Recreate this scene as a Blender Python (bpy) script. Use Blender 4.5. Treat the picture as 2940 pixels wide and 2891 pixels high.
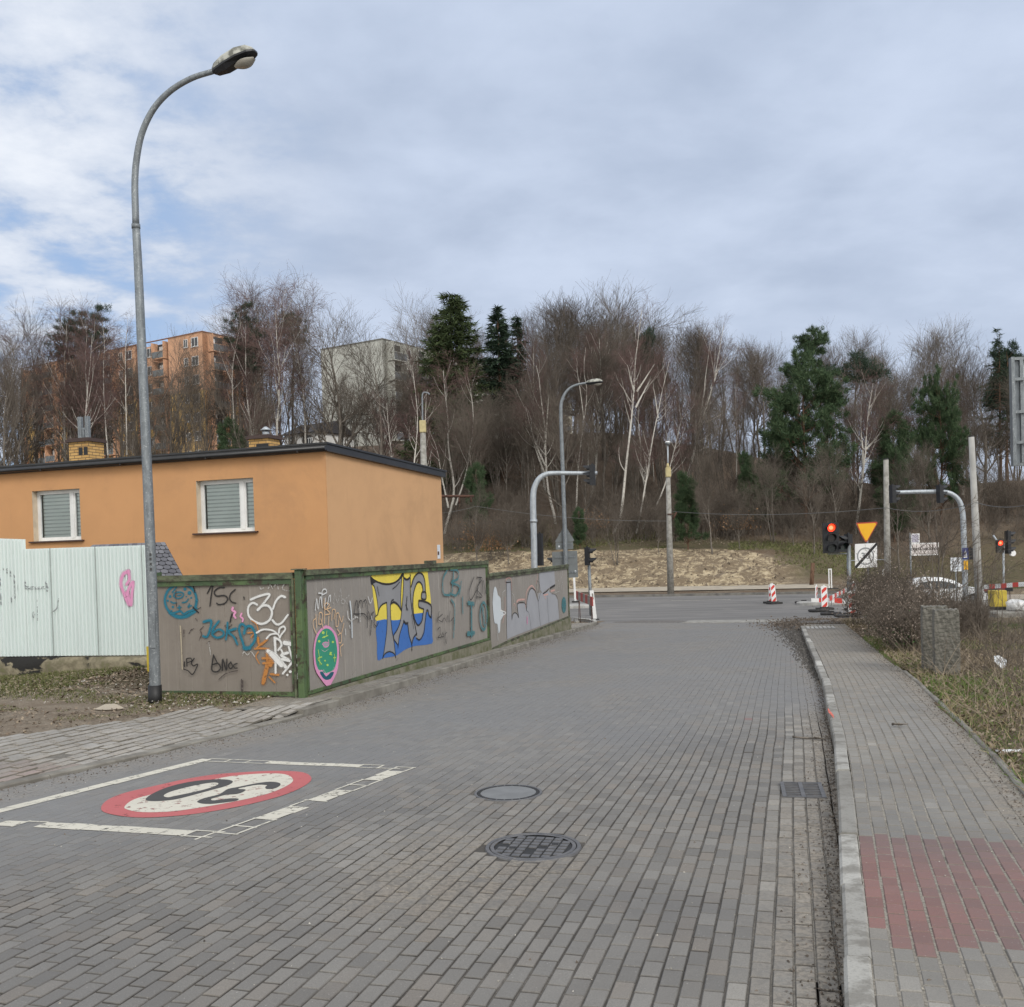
import bpy, math, random
import numpy as np
from mathutils import Matrix, Vector, Euler

for _o in list(bpy.data.objects):
    bpy.data.objects.remove(_o)
scene = bpy.context.scene
COL = scene.collection

# ------------------------------------------------------------------ camera
F_SRC, CX, CY = 2885.0, 1470.0, 1631.0          # focal length and principal point, photo pixels
CAM = Vector((0.0, 0.0, 1.7))
PITCH, ROLL = math.radians(1.0), 0.030
RCAM = Euler((math.pi / 2 - PITCH, 0, 0)).to_matrix() @ Matrix.Rotation(-ROLL, 3, 'Z')
cam_data = bpy.data.cameras.new('camera')
cam_data.sensor_width = 36.0
cam_data.sensor_fit = 'HORIZONTAL'
cam_data.lens = 36.0 * F_SRC / 2940.0
cam_data.shift_y = (CY - 1445.5) / 2940.0
cam_data.clip_start, cam_data.clip_end = 0.05, 2000.0
cam = bpy.data.objects.new('camera', cam_data)
cam.matrix_world = Matrix.Translation(CAM) @ RCAM.to_4x4()
COL.objects.link(cam)
scene.camera = cam

# ------------------------------------------------------------------ sky, sun, exposure
SUN_EL, SUN_AZ = math.radians(36), math.radians(150)     # azimuth clockwise from +Y
world = bpy.data.worlds.new('World')
scene.world = world
world.use_nodes = True
wn, wl = world.node_tree.nodes, world.node_tree.links
wn.clear()
w_out = wn.new('ShaderNodeOutputWorld')
w_bg = wn.new('ShaderNodeBackground')
w_bg.inputs['Strength'].default_value = 0.10
wl.new(w_bg.outputs[0], w_out.inputs[0])
sky = wn.new('ShaderNodeTexSky')
sky.sky_type = 'NISHITA'
sky.sun_disc = False
sky.sun_elevation, sky.sun_rotation = SUN_EL, SUN_AZ
sky.altitude, sky.air_density, sky.dust_density, sky.ozone_density = 100, 1.0, 0.6, 1.5


def wmath(op, a, b=None, c=None, clamp=False):
    n = wn.new('ShaderNodeMath'); n.operation = op; n.use_clamp = clamp
    for i, v in enumerate((a, b, c)):
        if v is None:
            continue
        if isinstance(v, (int, float)):
            n.inputs[i].default_value = v
        else:
            wl.new(v, n.inputs[i])
    return n.outputs[0]


def wstep(v, lo, hi, to0=0.0, to1=1.0):
    n = wn.new('ShaderNodeMapRange'); n.interpolation_type = 'SMOOTHSTEP'; n.clamp = True
    wl.new(v, n.inputs['Value'])
    n.inputs['From Min'].default_value, n.inputs['From Max'].default_value = lo, hi
    n.inputs['To Min'].default_value, n.inputs['To Max'].default_value = to0, to1
    return n.outputs['Result']


def wmix(f, a, b):
    n = wn.new('ShaderNodeMix'); n.data_type = 'RGBA'
    wl.new(f, n.inputs[0]) if not isinstance(f, float) else setattr(n.inputs[0], 'default_value', f)
    for s, v in ((6, a), (7, b)):
        if isinstance(v, tuple):
            n.inputs[s].default_value = (*v, 1)
        else:
            wl.new(v, n.inputs[s])
    return n.outputs[2]


def wnoise(vec, scale, detail, rough=0.55, dist=0.0):
    n = wn.new('ShaderNodeTexNoise')
    wl.new(vec, n.inputs['Vector'])
    n.inputs['Scale'].default_value, n.inputs['Detail'].default_value = scale, detail
    n.inputs['Roughness'].default_value, n.inputs['Distortion'].default_value = rough, dist
    return n.outputs['Fac']


w_tc = wn.new('ShaderNodeTexCoord')
w_sep = wn.new('ShaderNodeSeparateXYZ')
wl.new(w_tc.outputs['Generated'], w_sep.inputs[0])
dX, dY, dZ = w_sep.outputs
den = wmath('ADD', wmath('MAXIMUM', dZ, 0.0), 0.16)
w_com = wn.new('ShaderNodeCombineXYZ')
wl.new(wmath('DIVIDE', dX, den), w_com.inputs[0])
wl.new(wmath('DIVIDE', dY, den), w_com.inputs[1])
pln = w_com.outputs[0]
big = wnoise(pln, 0.55, 5, 0.55, 0.4)
fine = wnoise(pln, 2.1, 7, 0.52, 0.2)
lump = wnoise(pln, 5.2, 7, 0.62, 0.1)
# broken altocumulus to the left, closed layer elsewhere
left_m = wstep(wmath('ADD', wmath('ADD', dX, wmath('MULTIPLY', dZ, 0.10)), wmath('MULTIPLY', wmath('SUBTRACT', big, 0.5), 0.5)), -0.10, -0.36)
left_m = wmath('MULTIPLY', left_m, wstep(dY, 0.0, 0.4))
cover = wmath('ADD', wmath('MULTIPLY', fine, 0.62), wmath('MULTIPLY', lump, 0.38))
thr = wstep(cover, 0.405, 0.53)
dens = wmath('ADD', wmath('MULTIPLY', left_m, thr), wmath('SUBTRACT', 1.0, left_m), clamp=True)
tone = wmath('ADD', wmath('MULTIPLY', big, 0.52), wmath('ADD', wmath('MULTIPLY', fine, 0.38), wmath('MULTIPLY', lump, 0.10)))
grey_layer = wmix(wstep(tone, 0.39, 0.62), (4.05, 4.8, 6.2), (5.7, 6.5, 8.0))
white_puff = wmix(wstep(cover, 0.42, 0.66), (5.0, 5.75, 7.1), (7.9, 8.3, 9.0))
cloud = wmix(left_m, grey_layer, white_puff)
low = wstep(dZ, 0.0, 0.30, 1.0, 0.0)
cloud = wmix(wmath('MULTIPLY', low, 0.55), cloud, (6.3, 7.1, 8.4))
blue = wmix(0.75, sky.outputs[0], (3.5, 4.9, 7.4))
skyc = wmix(dens, blue, cloud)
# the cloud layer is thinner and brighter towards the veiled sun behind the camera and overhead
behind = wstep(dY, 0.30, -0.6)
high = wstep(dZ, 0.60, 0.95)
skyc = wmix(behind, skyc, (12.0, 12.1, 11.8))
skyc = wmix(high, skyc, (8.6, 8.7, 8.9))
wl.new(skyc, w_bg.inputs['Color'])

sun_data = bpy.data.lights.new('sun', 'SUN')
sun_data.energy = 1.5
sun_data.angle = math.radians(20)
sun_data.color = (1.0, 0.96, 0.90)
sun = bpy.data.objects.new('sun', sun_data)
_sd = Vector((math.sin(SUN_AZ) * math.cos(SUN_EL), math.cos(SUN_AZ) * math.cos(SUN_EL), math.sin(SUN_EL)))
sun.rotation_euler = (-_sd).to_track_quat('-Z', 'Y').to_euler()
sun.location = (20, -20, 40)
COL.objects.link(sun)

scene.view_settings.view_transform = 'Standard'
scene.view_settings.look = 'None'
scene.view_settings.exposure = 0.14
scene.view_settings.gamma = 1.0
scene.cycles.use_denoising = True
scene.cycles.max_bounces = 6
scene.cycles.diffuse_bounces = 3
scene.cycles.transparent_max_bounces = 8
scene.cycles.use_adaptive_sampling = True

# ------------------------------------------------------------------ geometry of the place
K = 2940.0 / 1936.0
TH = math.radians(15.5)
EV = Vector((math.sin(TH), math.cos(TH), 0))     # along the street
EU = Vector((math.cos(TH), -math.sin(TH), 0))    # across it, to the right
HALF = -TH                                        # rotation of a thing whose x axis runs along EU


def uv(u, v, z=0.0):
    return Vector((u * EU.x + v * EV.x, u * EU.y + v * EV.y, z))


def to_uv(p):
    return p[0] * EU.x + p[1] * EU.y, p[0] * EV.x + p[1] * EV.y


def sstep(a, b, x):
    t = np.clip((np.asarray(x, float) - a) / (b - a), 0, 1)
    return t * t * (3 - 2 * t)


def G(v):                                         # fall of the street towards the junction
    v = np.asarray(v, float)
    t = np.clip(v - 38.0, 0, 9.2)
    return -0.027 * np.minimum(v, 38.0) - (0.027 * t - 0.027 * t * t / 18.4)


def G2(u, v):                                     # the cross street also falls to the right
    return G(v) - 0.85 * sstep(2.5, 6.5, u) * sstep(33, 43, v)


HP_V = [57, 61, 66, 69, 72, 78, 90, 103, 113, 124, 170, 400]
HP_Z = [0.03, 0.08, 0.16, 1.45, 2.5, 3.6, 7.2, 12.2, 15.8, 17.2, 18.0, 30]


def u_left(v):                                    # face of the left kerb
    return np.interp(v, [0, 7, 9, 11, 14, 22, 35, 60], [-7.3, -6.5, -6.15, -6.0, -5.9, -6.1, -6.4, -6.4])


def u_right(v):                                   # face of the right kerb
    return np.interp(v, [0, 4, 8, 10, 15, 20, 32, 60], [0.02, 0.16, 0.30, 0.355, 0.40, 0.355, 0.20, 0.2])


def side(u, v):                                   # height of the ground beside the road above it
    u = np.asarray(u, float); v = np.asarray(v, float)
    r = 0.11 * sstep(0.0, 0.06, u - u_right(v))
    dl = u_left(v) - u
    hi = 0.10 * sstep(0.0, 0.06, dl)
    ramp = 0.012 + np.clip(dl, 0, 3.0) * 0.035
    k = sstep(10.4, 12.2, v)
    l = np.where(dl > 0, hi * k + ramp * (1 - k), 0)
    mound = 0.20 * np.exp(-((u + 10.4) / 2.2) ** 2 - ((v - 14.6) / 1.7) ** 2) * (dl > 0.3)
    far = sstep(36.5, 38.5, v)
    return (r + l) * (1 - far) + mound


def S(u, v):
    z = G2(u, v) + side(u, v)
    hz = np.interp(v, HP_V, HP_Z, left=0.0)
    hz = np.where(hz > 2, 2 + (hz - 2) * (1 - 0.48 * sstep(-25, 14, u)), hz)      # the ridge drops to the right
    return z + hz


def Sxy(x, y):
    u, v = to_uv((x, y))
    return float(S(u, v))


def ray(sx, sy):
    return RCAM @ Vector(((sx - CX) / F_SRC, (CY - sy) / F_SRC, -1.0))


def at_depth(sx, sy, Y):
    d = ray(sx, sy)
    return CAM + d * (Y / d.y)


def on_plane(sx, sy, P, n):
    d = ray(sx, sy)
    return CAM + d * ((P - CAM).dot(n) / d.dot(n))


def on_ground(sx, sy):
    d = ray(sx, sy)
    z = -0.4
    for _ in range(40):
        p = CAM + d * ((z - CAM.z) / d.z)
        u, v = to_uv(p)
        z = 0.5 * z + 0.5 * float(G(v) + side(u, v))
    return Vector((p.x, p.y, float(G(v) + side(u, v))))


def dpx(x, y):
    return x * K, y * K


def on_road(sx, sy, off=0.0):
    d = ray(sx, sy)
    z = -0.4
    for _ in range(40):
        p = CAM + d * ((z - CAM.z) / d.z)
        z = 0.5 * z + 0.5 * float(G(to_uv(p)[1]))
    return Vector((p.x, p.y, z + off))


# ------------------------------------------------------------------ mesh builder
def new_mesh_np(name, V, faces4=None, faces3=None, mats=(), smooth=False, attrs=None, midx=None):
    me = bpy.data.meshes.new(name)
    V = np.asarray(V, np.float32)
    f4 = np.zeros((0, 4), np.int32) if faces4 is None else np.asarray(faces4, np.int32)
    f3 = np.zeros((0, 3), np.int32) if faces3 is None else np.asarray(faces3, np.int32)
    me.vertices.add(len(V)); me.vertices.foreach_set('co', V.ravel())
    nl = f4.size + f3.size
    me.loops.add(nl)
    me.loops.foreach_set('vertex_index', np.concatenate([f4.ravel(), f3.ravel()]))
    me.polygons.add(len(f4) + len(f3))
    st = np.concatenate([np.arange(len(f4)) * 4, f4.size + np.arange(len(f3)) * 3]).astype(np.int32)
    me.polygons.foreach_set('loop_start', st)
    me.polygons.foreach_set('use_smooth', np.full(len(st), bool(smooth)))
    if midx is not None:
        me.polygons.foreach_set('material_index', np.asarray(midx, np.int32))
    for m in mats:
        me.materials.append(m)
    for k, a in (attrs or {}).items():
        at = me.attributes.new(k, 'FLOAT', 'POINT')
        at.data.foreach_set('value', np.asarray(a, np.float32))
    me.update(calc_edges=True)
    return me


def link(name, me, parent=None, loc=None, rz=0.0):
    o = bpy.data.objects.new(name, me)
    COL.objects.link(o)
    if parent is not None:
        o.parent = parent
    if loc is not None:
        o.location = loc
    if rz:
        o.rotation_euler = (0, 0, rz)
    return o


def tag(o, label=None, cat=None, group=None, kind=None):
    if label: o['label'] = label
    if cat: o['category'] = cat
    if group: o['group'] = group
    if kind: o['kind'] = kind
    return o


def thing(name, label, cat, loc=(0, 0, 0), rz=0.0, group=None):
    o = bpy.data.objects.new(name, None)
    o.empty_display_size = 0.2
    COL.objects.link(o)
    o.location = loc
    o.rotation_euler = (0, 0, rz)
    return tag(o, label, cat, group)


def local(root, p):                               # world point -> frame of a thing
    q = Vector(p) - Vector(root.location)
    return Matrix.Rotation(-root.rotation_euler.z, 3, 'Z') @ q


class MB:
    def __init__(self):
        self.v, self.f, self.m, self.s = [], [], [], []

    def face(self, pts, m=0, smooth=False):
        i = len(self.v)
        self.v += [tuple(p) for p in pts]
        self.f.append(tuple(range(i, i + len(pts)))); self.m.append(m); self.s.append(smooth)

    def box(self, lo, hi, m=0, bev=0.0):
        x0, y0, z0 = lo; x1, y1, z1 = hi
        if bev <= 0:
            i = len(self.v)
            self.v += [(x0, y0, z0), (x1, y0, z0), (x1, y1, z0), (x0, y1, z0), (x0, y0, z1), (x1, y0, z1), (x1, y1, z1), (x0, y1, z1)]
            for q in ((0, 3, 2, 1), (4, 5, 6, 7), (0, 1, 5, 4), (1, 2, 6, 5), (2, 3, 7, 6), (3, 0, 4, 7)):
                self.f.append(tuple(i + k for k in q)); self.m.append(m); self.s.append(False)
        else:
            b = min(bev, (x1 - x0) / 2.01, (y1 - y0) / 2.01, (z1 - z0) / 2.01)
            rings = [((x0 + b, y0 + b), (x1 - b, y1 - b), z0), ((x0, y0), (x1, y1), z0 + b), ((x0, y0), (x1, y1), z1 - b), ((x0 + b, y0 + b), (x1 - b, y1 - b), z1)]
            R = []
            for (a, c, z) in rings:
                k = b if z in (z0 + b, z1 - b) else 0
                i = len(self.v)
                # octagon-ish ring: cut corners
                self.v += [(a[0] + b, a[1], z), (c[0] - b, a[1], z), (c[0], a[1] + b, z), (c[0], c[1] - b, z),
                           (c[0] - b, c[1], z), (a[0] + b, c[1], z), (a[0], c[1] - b, z), (a[0], a[1] + b, z)]
                R.append(i)
            for q in range(3):
                for k in range(8):
                    self.f.append((R[q] + k, R[q] + (k + 1) % 8, R[q + 1] + (k + 1) % 8, R[q + 1] + k)); self.m.append(m); self.s.append(False)
            self.f.append(tuple(R[0] + k for k in reversed(range(8)))); self.m.append(m); self.s.append(False)
            self.f.append(tuple(R[3] + k for k in range(8))); self.m.append(m); self.s.append(False)
        return self

    def obox(self, c, ax, ay, az, h, m=0):         # oriented box: centre, axes, half sizes
        c = Vector(c); ax, ay, az = Vector(ax), Vector(ay), Vector(az)
        i = len(self.v)
        for sz in (-1, 1):
            for sx, sy in ((-1, -1), (1, -1), (1, 1), (-1, 1)):
                self.v.append(tuple(c + ax * (sx * h[0]) + ay * (sy * h[1]) + az * (sz * h[2])))
        for q in ((0, 3, 2, 1), (4, 5, 6, 7), (0, 1, 5, 4), (1, 2, 6, 5), (2, 3, 7, 6), (3, 0, 4, 7)):
            self.f.append(tuple(i + k for k in q)); self.m.append(m); self.s.append(False)
        return self

    def tube(self, pts, radii, n=10, m=0, caps=True):
        pts = [Vector(p) for p in pts]
        if not hasattr(radii, '__len__'):
            radii = [radii] * len(pts)
        rings = []
        t0 = (pts[1] - pts[0]).normalized()
        ref = Vector((1, 0, 0)) if abs(t0.x) < 0.9 else Vector((0, 1, 0))
        a = (ref - t0 * ref.dot(t0)).normalized()
        for k, p in enumerate(pts):
            if k == 0: t = t0
            elif k == len(pts) - 1: t = (pts[k] - pts[k - 1]).normalized()
            else: t = ((pts[k + 1] - pts[k]).normalized() + (pts[k] - pts[k - 1]).normalized()).normalized()
            a = (a - t * a.dot(t)).normalized()
            b = t.cross(a)
            i = len(self.v)
            for q in range(n):
                w = 2 * math.pi * q / n
                self.v.append(tuple(p + (a * math.cos(w) + b * math.sin(w)) * radii[k]))
            rings.append(i)
        for k in range(len(pts) - 1):
            for q in range(n):
                self.f.append((rings[k] + q, rings[k] + (q + 1) % n, rings[k + 1] + (q + 1) % n, rings[k + 1] + q))
                self.m.append(m); self.s.append(True)
        if caps:
            self.f.append(tuple(rings[0] + q for q in reversed(range(n)))); self.m.append(m); self.s.append(False)
            self.f.append(tuple(rings[-1] + q for q in range(n))); self.m.append(m); self.s.append(False)
        return self

    def prism(self, poly, to3, d0, d1, m=0, ms=None):    # polygon in 2D, to3(a,b,depth)
        n = len(poly); i = len(self.v)
        for d in (d0, d1):
            self.v += [tuple(to3(a, b, d)) for a, b in poly]
        self.f.append(tuple(i + k for k in reversed(range(n)))); self.m.append(m); self.s.append(False)
        self.f.append(tuple(i + n + k for k in range(n))); self.m.append(m); self.s.append(False)
        for k in range(n):
            self.f.append((i + k, i + (k + 1) % n, i + n + (k + 1) % n, i + n + k)); self.m.append(m if ms is None else ms); self.s.append(False)
        return self

    def build(self, name, mats, parent=None, loc=None, rz=0.0):
        me = bpy.data.meshes.new(name)
        me.from_pydata(self.v, [], self.f)
        if not isinstance(mats, (list, tuple)):
            mats = [mats]
        for x in mats:
            me.materials.append(x)
        me.polygons.foreach_set('material_index', self.m)
        me.polygons.foreach_set('use_smooth', self.s)
        me.update()
        return link(name, me, parent, loc, rz)


def copy_thing(root, loc=None, rz=None, scale=None, label=None, group=None):
    c = root.copy(); COL.objects.link(c)
    if loc is not None: c.location = loc
    if rz is not None: c.rotation_euler = (0, 0, rz)
    if scale is not None: c.scale = scale if hasattr(scale, '__len__') else (scale,) * 3
    if label: c['label'] = label
    if group: c['group'] = group
    for ch in list(root.children):
        d = ch.copy(); COL.objects.link(d); d.parent = c
        for g in list(ch.children):
            e = g.copy(); COL.objects.link(e); e.parent = d
    return c
# ------------------------------------------------------------------ materials
class NT:
    def __init__(self, m):
        m.use_nodes = True
        self.n, self.l = m.node_tree.nodes, m.node_tree.links
        self.n.clear()
        self.out = self.n.new('ShaderNodeOutputMaterial')
        self.bsdf = self.n.new('ShaderNodeBsdfPrincipled')
        self.l.new(self.bsdf.outputs[0], self.out.inputs[0])

    def set(self, name, v):
        s = self.bsdf.inputs[name]
        if hasattr(v, 'is_output'):
            self.l.new(v, s)
        else:
            s.default_value = (*v, 1) if isinstance(v, tuple) and len(v) == 3 else v

    def coord(self, kind='Object'):
        if kind == 'World':
            return self.n.new('ShaderNodeNewGeometry').outputs['Position']
        return self.n.new('ShaderNodeTexCoord').outputs[kind]

    def noise(self, vec, scale, detail=4, rough=0.55, dist=0.0, color=False):
        n = self.n.new('ShaderNodeTexNoise')
        self.l.new(vec, n.inputs['Vector'])
        n.inputs['Scale'].default_value, n.inputs['Detail'].default_value = scale, detail
        n.inputs['Roughness'].default_value, n.inputs['Distortion'].default_value = rough, dist
        return n.outputs['Color' if color else 'Fac']

    def stretch(self, vec, s, rz=0.0):
        n = self.n.new('ShaderNodeMapping')
        self.l.new(vec, n.inputs[0])
        n.inputs['Scale'].default_value = s
        n.inputs['Rotation'].default_value = (0, 0, rz)
        return n.outputs[0]

    def ramp(self, v, lo, hi, a=0.0, b=1.0):
        n = self.n.new('ShaderNodeMapRange'); n.clamp = True; n.interpolation_type = 'SMOOTHSTEP'
        self.l.new(v, n.inputs[0])
        for i, x in zip((1, 2, 3, 4), (lo, hi, a, b)):
            n.inputs[i].default_value = x
        return n.outputs[0]

    def mix(self, f, a, b, mode='MIX'):
        n = self.n.new('ShaderNodeMix'); n.data_type = 'RGBA'; n.blend_type = mode
        for s, v in ((0, f), (6, a), (7, b)):
            if hasattr(v, 'is_output'): self.l.new(v, n.inputs[s])
            elif s == 0: n.inputs[0].default_value = v
            else: n.inputs[s].default_value = (*v, 1) if len(v) == 3 else v
        return n.outputs[2]

    def math(self, op, a, b=0.0, clamp=False):
        n = self.n.new('ShaderNodeMath'); n.operation = op; n.use_clamp = clamp
        for i, v in enumerate((a, b)):
            if hasattr(v, 'is_output'): self.l.new(v, n.inputs[i])
            else: n.inputs[i].default_value = v
        return n.outputs[0]

    def attr(self, name):
        n = self.n.new('ShaderNodeAttribute'); n.attribute_name = name
        return n.outputs['Fac']

    def island(self):
        return self.n.new('ShaderNodeNewGeometry').outputs['Random Per Island']

    def objrand(self):
        return self.n.new('ShaderNodeObjectInfo').outputs['Random']

    def bump(self, h, strength=0.3, dist=0.01):
        n = self.n.new('ShaderNodeBump')
        n.inputs['Strength'].default_value, n.inputs['Distance'].default_value = strength, dist
        self.l.new(h, n.inputs['Height'])
        self.l.new(n.outputs[0], self.bsdf.inputs['Normal'])


def mat(name, c, rough=0.7, metal=0.0, c2=None, scale=6.0, bump=0.0, stretch=None, coord='Object', spec=None, lo=0.35, hi=0.65):
    m = bpy.data.materials.new(name)
    t = NT(m)
    t.set('Roughness', rough); t.set('Metallic', metal)
    if spec is not None: t.set('Specular IOR Level', spec)
    if c2 is None:
        c2 = tuple(x * 0.82 for x in c)
    vec = t.coord(coord)
    if stretch: vec = t.stretch(vec, stretch)
    n = t.noise(vec, scale, 7, 0.6)
    t.set('Base Color', t.mix(t.ramp(n, lo, hi), c, c2))
    if bump: t.bump(n, bump, 0.01)
    return m


def m_paver(name, ca, cb, jc=(0.055, 0.05, 0.045), dirt=(0.30, 0.26, 0.21), red=(0.275, 0.145, 0.13)):
    m = bpy.data.materials.new(name); t = NT(m)
    pos = t.coord('World')
    isl = t.island()
    base = t.mix(isl, ca, cb)
    hue = t.math('FRACT', t.math('MULTIPLY', isl, 17.3))
    base = t.mix(t.ramp(hue, 0.6, 1.0, 0, 0.55), base, tuple(x * y for x, y in zip(cb, (1.03, 0.93, 0.84))))
    base = t.mix(t.attr('red'), base, t.mix(hue, red, tuple(x * 0.8 for x in red)))
    base = t.mix(t.math('MULTIPLY', t.attr('pale'), t.ramp(hue, 0.1, 0.9, 0.3, 1.0)), base, (0.40, 0.38, 0.345))
    big = t.noise(pos, 0.55, 6, 0.6, 0.3)
    base = t.mix(t.ramp(big, 0.40, 0.66, 0.0, 0.5), base, (0.135, 0.13, 0.126))
    big2 = t.noise(pos, 0.33, 5, 0.62, 0.6)
    base = t.mix(t.ramp(big2, 0.50, 0.68, 0.0, 0.6), base, (0.255, 0.245, 0.23))
    sp = t.noise(pos, 160, 3, 0.7)
    base = t.mix(t.ramp(sp, 0.40, 0.62, 0.0, 0.30), base, tuple(x * 0.55 for x in ca))
    sp2 = t.noise(pos, 90, 2, 0.5)
    base = t.mix(t.ramp(sp2, 0.68, 0.78, 0.0, 0.55), base, (0.5, 0.48, 0.45))
    st = t.noise(pos, 7, 6, 0.65)
    dm = t.math('MULTIPLY', t.attr('dirt'), t.ramp(st, 0.30, 0.62, 0.35, 1.25), True)
    base = t.mix(dm, base, t.mix(t.ramp(t.noise(pos, 40, 5), 0.4, 0.62), dirt, tuple(x * 0.5 for x in dirt)))
    ed = t.math('MULTIPLY', t.attr('edge'), t.ramp(t.noise(pos, 3.1, 5, 0.65), 0.34, 0.60, 0.25, 1.0), True)
    base = t.mix(ed, base, jc)
    base = t.mix(t.math('MULTIPLY', t.attr('track'), t.ramp(big, 0.3, 0.65, 0.35, 0.75)), base, (0.195, 0.192, 0.19))
    t.set('Base Color', base)
    t.set('Roughness', t.math('SUBTRACT', t.ramp(big, 0.3, 0.7, 0.82, 0.66), t.math('MULTIPLY', t.attr('track'), 0.16)))
    t.set('Specular IOR Level', 0.35)
    t.bump(t.math('ADD', sp, t.math('MULTIPLY', st, 1.5)), 0.35, 0.004)
    return m


M = {}
M['road_paver'] = m_paver('road paver', (0.165, 0.157, 0.146), (0.245, 0.232, 0.213))
M['walk_paver'] = m_paver('walk paver', (0.235, 0.222, 0.20), (0.285, 0.27, 0.245), (0.115, 0.105, 0.09))
M['drive_paver'] = m_paver('driveway paver', (0.42, 0.40, 0.375), (0.56, 0.54, 0.505), (0.16, 0.145, 0.12))


def m_joint():
    m = bpy.data.materials.new('joint sand'); t = NT(m)
    pos = t.coord('World')
    n = t.noise(pos, 0.9, 6, 0.65)
    base = t.mix(t.ramp(n, 0.42, 0.62), (0.075, 0.068, 0.06), (0.17, 0.155, 0.135))
    base = t.mix(t.attr('pale'), base, (0.36, 0.33, 0.28))
    base = t.mix(t.attr('track'), base, (0.165, 0.16, 0.155))
    base = t.mix(t.ramp(t.noise(pos, 60, 4), 0.35, 0.65, 0, 0.5), base, (0.05, 0.043, 0.036))
    t.set('Base Color', base); t.set('Roughness', 0.95)
    t.bump(t.noise(pos, 120, 3), 0.5, 0.006)
    return m


M['joint'] = m_joint()


def m_kerb():
    m = bpy.data.materials.new('kerb concrete'); t = NT(m)
    pos = t.coord('World')
    base = t.mix(t.island(), (0.22, 0.21, 0.19), (0.52, 0.51, 0.475))
    n = t.noise(pos, 5, 7, 0.65)
    base = t.mix(t.ramp(n, 0.44, 0.62, 0, 0.7), base, (0.15, 0.138, 0.118))
    base = t.mix(t.ramp(t.noise(pos, 70, 4), 0.5, 0.7, 0, 0.4), base, (0.13, 0.125, 0.11))
    t.set('Base Color', base); t.set('Roughness', 0.85)
    t.bump(t.noise(pos, 60, 5), 0.4, 0.006)
    return m


M['kerb'] = m_kerb()


def m_terrain():
    m = bpy.data.materials.new('ground soil'); t = NT(m)
    pos = t.coord('World')
    n1, n2, n3 = t.noise(pos, 0.45, 6, 0.62), t.noise(pos, 3.0, 7, 0.7), t.noise(pos, 22, 5, 0.7)
    soil = t.mix(t.ramp(n2, 0.35, 0.65), (0.135, 0.105, 0.078), (0.22, 0.18, 0.135))
    litter = t.mix(t.ramp(n3, 0.38, 0.62), (0.085, 0.058, 0.042), (0.20, 0.145, 0.10))
    base = t.mix(t.ramp(n1, 0.40, 0.60), soil, litter)
    gr = t.mix(t.ramp(n3, 0.35, 0.68), (0.07, 0.066, 0.034), (0.14, 0.12, 0.07))
    gm = t.math('MULTIPLY', t.attr('grass'), t.ramp(n2, 0.34, 0.56, 0.25, 1.1), True)
    base = t.mix(gm, base, gr)
    wood = t.mix(t.ramp(n3, 0.35, 0.65), (0.115, 0.085, 0.064), (0.215, 0.16, 0.12))
    base = t.mix(t.attr('wood'), base, wood)
    sd = t.mix(t.ramp(n2, 0.40, 0.60), (0.50, 0.415, 0.285), (0.31, 0.245, 0.16))
    sd = t.mix(t.ramp(t.noise(pos, 1.2, 8, 0.75, 0.8), 0.44, 0.54, 0, 0.9), sd, (0.17, 0.13, 0.09))
    sd = t.mix(t.ramp(n3, 0.55, 0.70, 0, 0.6), sd, (0.20, 0.15, 0.10))
    sm = t.math('MULTIPLY', t.attr('sand'), t.ramp(t.noise(pos, 0.9, 7, 0.68, 0.5), 0.32, 0.48, 0.10, 1.15), True)
    base = t.mix(sm, base, sd)
    dust = t.mix(t.ramp(n3, 0.35, 0.7), (0.30, 0.255, 0.20), (0.22, 0.18, 0.14))
    base = t.mix(t.math('MULTIPLY', t.attr('dust'), t.ramp(n2, 0.3, 0.6, 0.5, 1.1), True), base, dust)
    t.set('Base Color', base); t.set('Roughness', 0.97); t.set('Specular IOR Level', 0.15)
    t.bump(t.math('ADD', n3, t.math('MULTIPLY', n2, 2.0)), 0.8, 0.05)
    return m


M['soil'] = m_terrain()


def m_asphalt():
    m = bpy.data.materials.new('asphalt'); t = NT(m)
    pos = t.coord('World')
    str_ = t.stretch(pos, (0.10, 1.1, 1), TH)
    n = t.noise(str_, 1.2, 7, 0.62)
    base = t.mix(t.ramp(n, 0.36, 0.66), (0.135, 0.13, 0.126), (0.215, 0.205, 0.198))
    base = t.mix(t.ramp(t.noise(pos, 0.5, 6), 0.50, 0.70, 0, 0.5), base, (0.25, 0.235, 0.22))
    base = t.mix(t.ramp(t.noise(pos, 45, 4), 0.4, 0.65, 0, 0.4), base, (0.10, 0.098, 0.095))
    t.set('Base Color', base); t.set('Roughness', 0.85)
    t.bump(t.noise(pos, 70, 4), 0.4, 0.006)
    return m


M['asphalt'] = m_asphalt()
M['rubble'] = mat('asphalt rubble', (0.085, 0.08, 0.077), 0.95, c2=(0.19, 0.175, 0.16), scale=18, bump=0.6)
M['concrete'] = mat('concrete', (0.33, 0.32, 0.295), 0.9, c2=(0.21, 0.20, 0.18), scale=5, bump=0.3)
M['pale_concrete'] = mat('pale concrete', (0.43, 0.42, 0.40), 0.85, c2=(0.30, 0.295, 0.28), scale=3, bump=0.2, stretch=(1, 1, 0.3))
M['path'] = mat('sandy path', (0.44, 0.385, 0.30), 0.95, c2=(0.33, 0.29, 0.24), scale=1.6, bump=0.2, coord='Object')


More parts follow.
